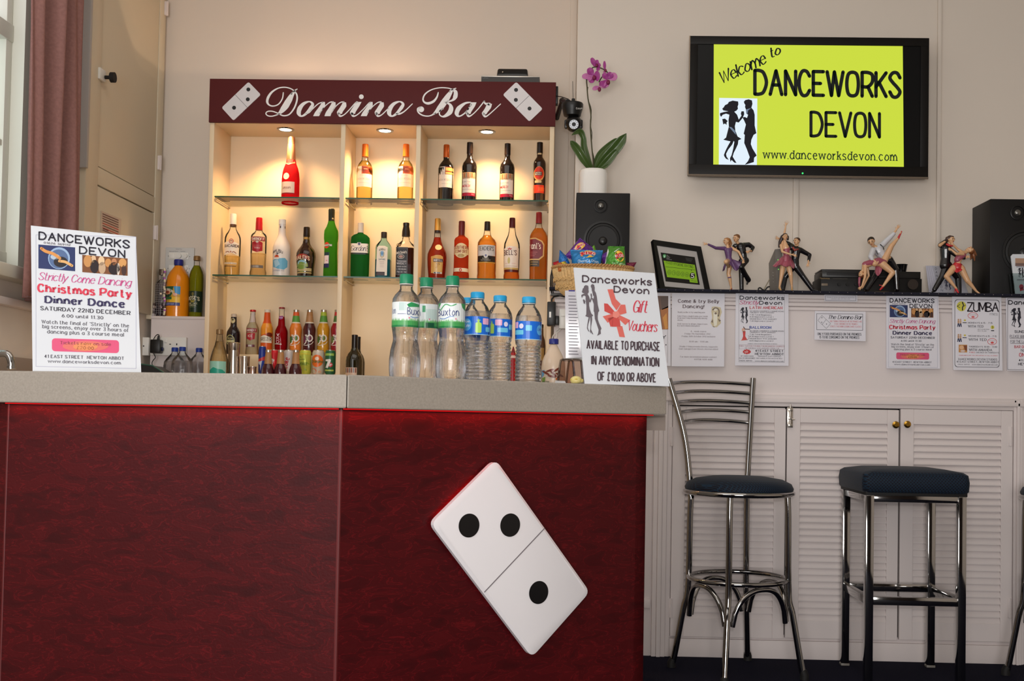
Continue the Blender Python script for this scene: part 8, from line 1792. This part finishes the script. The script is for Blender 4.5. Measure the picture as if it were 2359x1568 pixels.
a = B_.art(); a.rect(328,516,524,738,(206,160,60),1); a.poly([(450,516),(524,516),(524,610),(470,600)], (60,150,206), 2); a.poly([(328,516),(450,516),(440,560),(328,570)], (44,90,60), 2); a.ell(372,585,66,52,(46,92,60),3); a.ell(372,580,44,34,(214,150,110),4); a.ell(372,582,22,16,(150,60,40),5); a.text('ROBINSONS', 318,455,568,26,(236,230,210),'slab',2.0,6,-0.25,arc=16); a.text('DOUBLE',328,428,640,32,(30,60,44),'slab',2.4,6); a.poly([(328,640),(430,640),(430,668),(328,668)], (50,110,60), 4); a.poly([(410,640),(524,640),(524,705),(400,705)], (236,190,60), 3); a.ell(470,610,26,16,(226,170,150),5); a.rect(326,702,522,738,(54,64,130),4); a.text('NO ADDED SUGAR',338,458,728,16,(206,206,220),'round',2.0,5); B_.label(a, half=136)
B_ = Bot('cordial_bottle', 'slim lime cordial bottle with bronze cap on the ledge', 'bottle', CR4, 668, YQ, zL)
B_.body([(204,30),(258,33),(290,50),(330,70),(370,80),(430,84),(850,80)], m_bglass); B_.inside(262, liquid('lime_cordial', (206, 206, 46), 1.34, 0.4, diff=0.25)); B_.part([(150,34),(156,39),(200,40),(204,36)], mat('bronze_cap', (150, 114, 70), 0.4, 0.4), 'cap')
a = B_.art(); a.rect(584,565,752,808,(26,48,32),1); a.text("ROSE'S",596,728,662,38,(226,220,190),'slab',2.0,4,0,arc=14); a.ell(655,598,14,20,(120,110,60),2); a.poly([(620,672),(690,672),(668,696),(640,696)], (150,140,60), 3); a.text('LIME JUICE',600,710,716,16,(190,190,150),'slab',1.8); a.text('CORDIAL',608,700,738,16,(190,190,150),'slab',1.8); a.rect(616,748,690,752,(120,140,90),3); B_.label(a, half=84)
B_ = Bot('glass_decanter', 'clear decanter bottle wrapped in fine wire beside the squash', 'bottle', CR4, 264, YQ+0.01, zL)
B_.body([(372,16),(420,18),(445,44),(480,72),(520,84),(850,84)], thin_glass('decanter_glass', (226, 226, 228))); b = MB()
for q in range(14):
    z = B_.z(480+q*26); r_, _, _ = B_.rad(z); b.tube([B_.ctr+Vector(((r_+0.0006)*math.cos(u), (r_+0.0006)*math.sin(u), z)) for u in [2*PI*k/28 for k in range(28)]], 0.0006, 4, closed=True)
for q in range(20):
    u = 2*PI*q/20; b.tube([B_.ctr+Vector(((B_.rad(B_.z(y))[0]+0.0006)*math.cos(u), (B_.rad(B_.z(y))[0]+0.0006)*math.sin(u), B_.z(y))) for y in (470,500,540,840)], 0.0006, 4)
w_ = b.build('wire_net', mat('wire', (176, 168, 168), 0.5), B_.t); B_.part([(306,34),(312,38),(370,36),(374,20)], mat('pewter', (120,106,96), 0.3, 0.8), 'stopper'); B_.inside(700, dark('dark_spirit', (50, 34, 40)), 3)
bs = thing('beaded_strand', 'iridescent beaded strand hanging between decanter and squash bottle', 'beads', tuple(P(CR4[0]+296/CR4[2], CR4[1]+840/CR4[2], YQ-0.06)))
rnd = random.Random(3); mb_ = [mat('bead_cream', (226,216,190), 0.1, 0.3), mat('bead_violet', (170,80,190), 0.1, 0.3), mat('bead_grey', (150,140,150), 0.1, 0.5)]
bc_ = []
zc = B_.z(300); b = MB()
for q in range(34):
    y = 300+q*16; x = 298+5*math.sin(q*.9)-(40 if q in (18,27,28) else 0); c = P(CR4[0]+x/CR4[2], CR4[1]+y/CR4[2], YQ-0.068); b = MB(); s_ = 0.0042; b.box(c-Vector((s_,s_,s_)), c+Vector((s_,s_,s_)), 0.0008, None); o = b.build('bead', mb_[rnd.choice((0,0,1,2))], bs)
b = MB(); b.tube([P(CR4[0]+298/CR4[2], CR4[1]+y/CR4[2], YQ-0.068) for y in (292,400,500,600,700,843)], 0.0008, 5); b.build('thread', m_steel, bs)
for q in range(5):
    sh = thing('paper_pad', ('bottom', 'second', 'middle', 'fourth', 'top')[q] + ' pad of the paper stack on the ledge', 'paper pad', (-1.93, YQ, zL+q*0.013), 'paper pads stacked on the ledge'); x1_ = xat(355, 715, YLD+0.01) - 0.004*((q*7) % 3); b = MB(); b.box((XL+0.032+0.003*(q % 2), YLD+0.004+0.003*((q*5) % 3), zL+0.0006+q*0.013), (x1_, YB-0.006, zL+q*0.013+0.0125), 0.001); b.build('pages', mat('pad_paper', ((196,190,192),(120,112,116),(206,200,200),(190,176,170),(110,94,88))[q], 0.6), sh)
# switch plates and sockets
YSW = YB-0.012
sw = thing('switch_panel', 'white dimmer and switch panel on the wall above the squash bottle', 'switch', tuple(P(414, 610, YB))); SJ = lambda x, y, Y=YSW: P(CR4[0]+x/CR4[2], CR4[1]+y/CR4[2], Y)
p0, p1 = SJ(298,500), SJ(645,52); b = MB(); b.box((p0.x, YSW, p0.z), (p1.x, YB, p1.z), 0.003); b.build('plate', mat('cool_white_plate', (206,206,204), 0.4), sw)
for (yy0, yy1) in ((112,188),(258,334)):
    q0, q1 = SJ(350,yy1), SJ(580,yy0); b = MB(); b.box((q0.x, YSW-0.004, q0.z), (q1.x, YSW, q1.z), 0.001); b.build('module', m_wplastic, sw)
    for xx in (475, 545): c = SJ(xx,(yy0+yy1)/2); b = MB(); b.disc((c.x, YSW-0.004, c.z), (0,-1,0), 0.012, 0.012, 24); b.build('dimmer_knob', m_wplastic, sw)
    q0, q1 = SJ(362,yy1-10), SJ(420,yy0+10); b = MB(); b.box((q0.x, YSW-0.008, q0.z), (q1.x, YSW-0.004, q1.z), 0.002); b.build('rocker', m_wplastic, sw)
a = Art(front_map(YSW-0.0004), 0.0, CR4); a.text('Dance Floor',432,502,72,9,GRY,'round',1.4); a.text('Ballroom Spots',355,455,98,8,GRY,'round',1.4); a.text('Dimmer',485,540,98,8,GRY,'round',1.4)
for (x, y) in ((344,150),(592,156),(338,292),(586,298)): a.ell(x,y,4,5,(60,56,56),1,10)
a.build('print', sw)
YSK = YLD-0.010
def sock(lb, x0, x1, y0, y1, cols):
    s_ = thing('wall_socket', lb, 'socket', tuple(P(CR4[0]+(x0+x1)/2/CR4[2], CR4[1]+y1/CR4[2], YLD)))
    KJ = lambda x, y: P(CR4[0]+x/CR4[2], CR4[1]+y/CR4[2], YSK-0.014); q0, q1 = KJ(x0,y1), KJ(x1,y0); b = MB(); b.box((q0.x, YSK-0.014, q0.z), (q1.x, YLD-0.0006, q1.z), 0.003); b.build('plate', m_wplastic, s_)
    for (x, y, w, h) in cols: c = KJ(x,y); b = MB(); b.box((c.x-w*.0005, YSK-0.0150, c.z-h*.0005), (c.x+w*.0005, YSK-0.0142, c.z+h*.0005)); b.build('pin_hole', m_dark, s_, smooth=0)
    return s_, KJ
s_, KJ = sock('white double socket with a black charger plugged in, under the ledge', 130, 552, 1095, 1305, [(364,1176,9,4),(441,1177,5,9)])
c0, c1_ = KJ(300,1160), KJ(332,1118); b = MB(); b.box((c0.x, YSK-0.018, c0.z), (c1_.x, YSK-0.014, c1_.z), 0.001); b.build('rocker', m_wplastic, s_)
sock('white socket half hidden behind the left sign, under the ledge', -40, 116, 1095, 1305, [(55,1197,5,7)])
ch = thing('phone_charger', 'black plug in charger with a thin lead in the double socket', 'charger', tuple(KJ(228,1285))); q0, q1 = KJ(165,1284), KJ(288,1128); b = MB(); b.box((q0.x, YSK-0.062, q0.z), (q1.x, YSK-0.0145, q1.z), 0.006); b.build('case', m_black, ch)
c = KJ(292,1236); b = MB(); b.ball(c+Vector((0,-0.02,0)), (0.005,0.012,0.010), 12, 8); b.build('side_clip', mat('navy_plastic', (34,40,80), 0.4), ch)
b = MB(); pts_ = [(228,1135),(238,1085),(222,1062),(190,1085),(165,1140),(155,1230),(175,1290),(192,1330),(165,1365),(152,1400),(170,1450),(190,1500)]; b.tube([P(CR4[0]+x/CR4[2], CR4[1]+y/CR4[2], YLD-0.05) for x, y in smooth_pts(pts_, 5)], 0.0022, 8); b.build('lead', m_black, ch); b = MB(); b.tube([P(CR4[0]+x/CR4[2], CR4[1]+y/CR4[2], YLD-0.05) for x, y in ((226,1132),(226,1075))], [0.0085,0.003], 8); b.build('strain_relief', m_black, ch)
# big water bottles under the ledge
for (cx, y0, r_, Y_, lb) in ((415, 1214, 126, 5.36, 'left of three big clear water bottles under the ledge'), (503, 1207, 122, 5.25, 'middle and nearest of three big clear water bottles under the ledge'), (697, 1220, 104, 5.37, 'big clear water bottle half hidden by the cabinet side')):
    B_ = Bot('large_water_bottle', lb, 'bottle', CR4, cx, Y_, ZW, 'large water bottles under the ledge'); o = y0-1207
    B_.body([(1258+o,35),(1275+o,38),(1300+o,60),(1335+o,92),(1375+o,r_-6),(1420+o,r_),(1520+o,r_),(1560+o,r_-4)], m_pet, 'bottle_wall'); B_.inside(1368+o, m_wat, 3, 'water'); ribbed_cap(B_, 1207+o, 1256+o, 38, mat('royal_blue_cap', (30, 60, 150), 0.35))
tr_ = thing('black_case', 'low black case with sloping top below the socket, beside the left sign', 'case', tuple(P(348, 856, 4.95))); b = MB(); q = [P(322,838,4.98), P(352,842,4.98), P(378,858,4.98)]; q[0].z = max(q[0].z, q[1].z); q += [Vector((q[2].x, 4.98, ZW+0.0006)), Vector((q[0].x, 4.98, ZW+0.0006))]; b.prism(q, Vector((0,0.12,0))); b.build('shell', m_black, tr_, smooth=0); b = MB(); b.tube([v+Vector((0,-0.002,0)) for v in q[:3]], 0.0035, 8); b.build('rim', mat('green_rim', (40,80,70), 0.4), tr_)
# sink counter and tap at the left edge
sk = thing('sink_counter', 'sink counter along the left wall, hidden behind the bar', 'counter', (-1.7, 3.6, 0)); b = MB(); b.box((XL+0.022, 2.75, 0.86), (-1.36, 4.86, 0.90), 0.004); b.build('counter_top', mat('pale_worktop', (190,176,160), 0.45), sk); b = MB(); b.box((XL+0.022, 2.78, 0), (-1.40, 4.84, 0.86)); b.build('base_unit', m_lamin, sk, smooth=0)
YTP = 3.4; TJ = lambda x, y: P(x/4.608, 560+y/4.608, YTP); tp_ = thing('mixer_tap', 'chrome swan neck tap just above the left end of the bar', 'tap', (TJ(-60,1200).x, YTP, 0.9005))
b = MB(); bx = TJ(-60,1200).x; b.tube([Vector((bx,YTP,0.905)), Vector((bx,YTP,TJ(0,1260).z))] + [TJ(x,y) for x, y in smooth_pts([(-58,1220),(-20,1178),(40,1172),(90,1190),(118,1250),(122,1310)], 5)], 0.0115, 16); b.build('spout', m_chrome, tp_, smooth=60)
b = MB(); b.tube([TJ(121,1305), TJ(122,1335)], [0.0135,0.0135], 16); b.build('aerator', m_chrome, tp_); b = MB(); b.tube([Vector((bx,YTP,0.9008)), Vector((bx,YTP,0.93))], [0.026,0.022], 20); b.build('base', m_chrome, tp_); b = MB(); b.tube([Vector((bx,YTP,0.95)), Vector((bx+0.05,YTP-0.03,0.965))], 0.006, 10); b.build('lever', m_chrome, tp_)
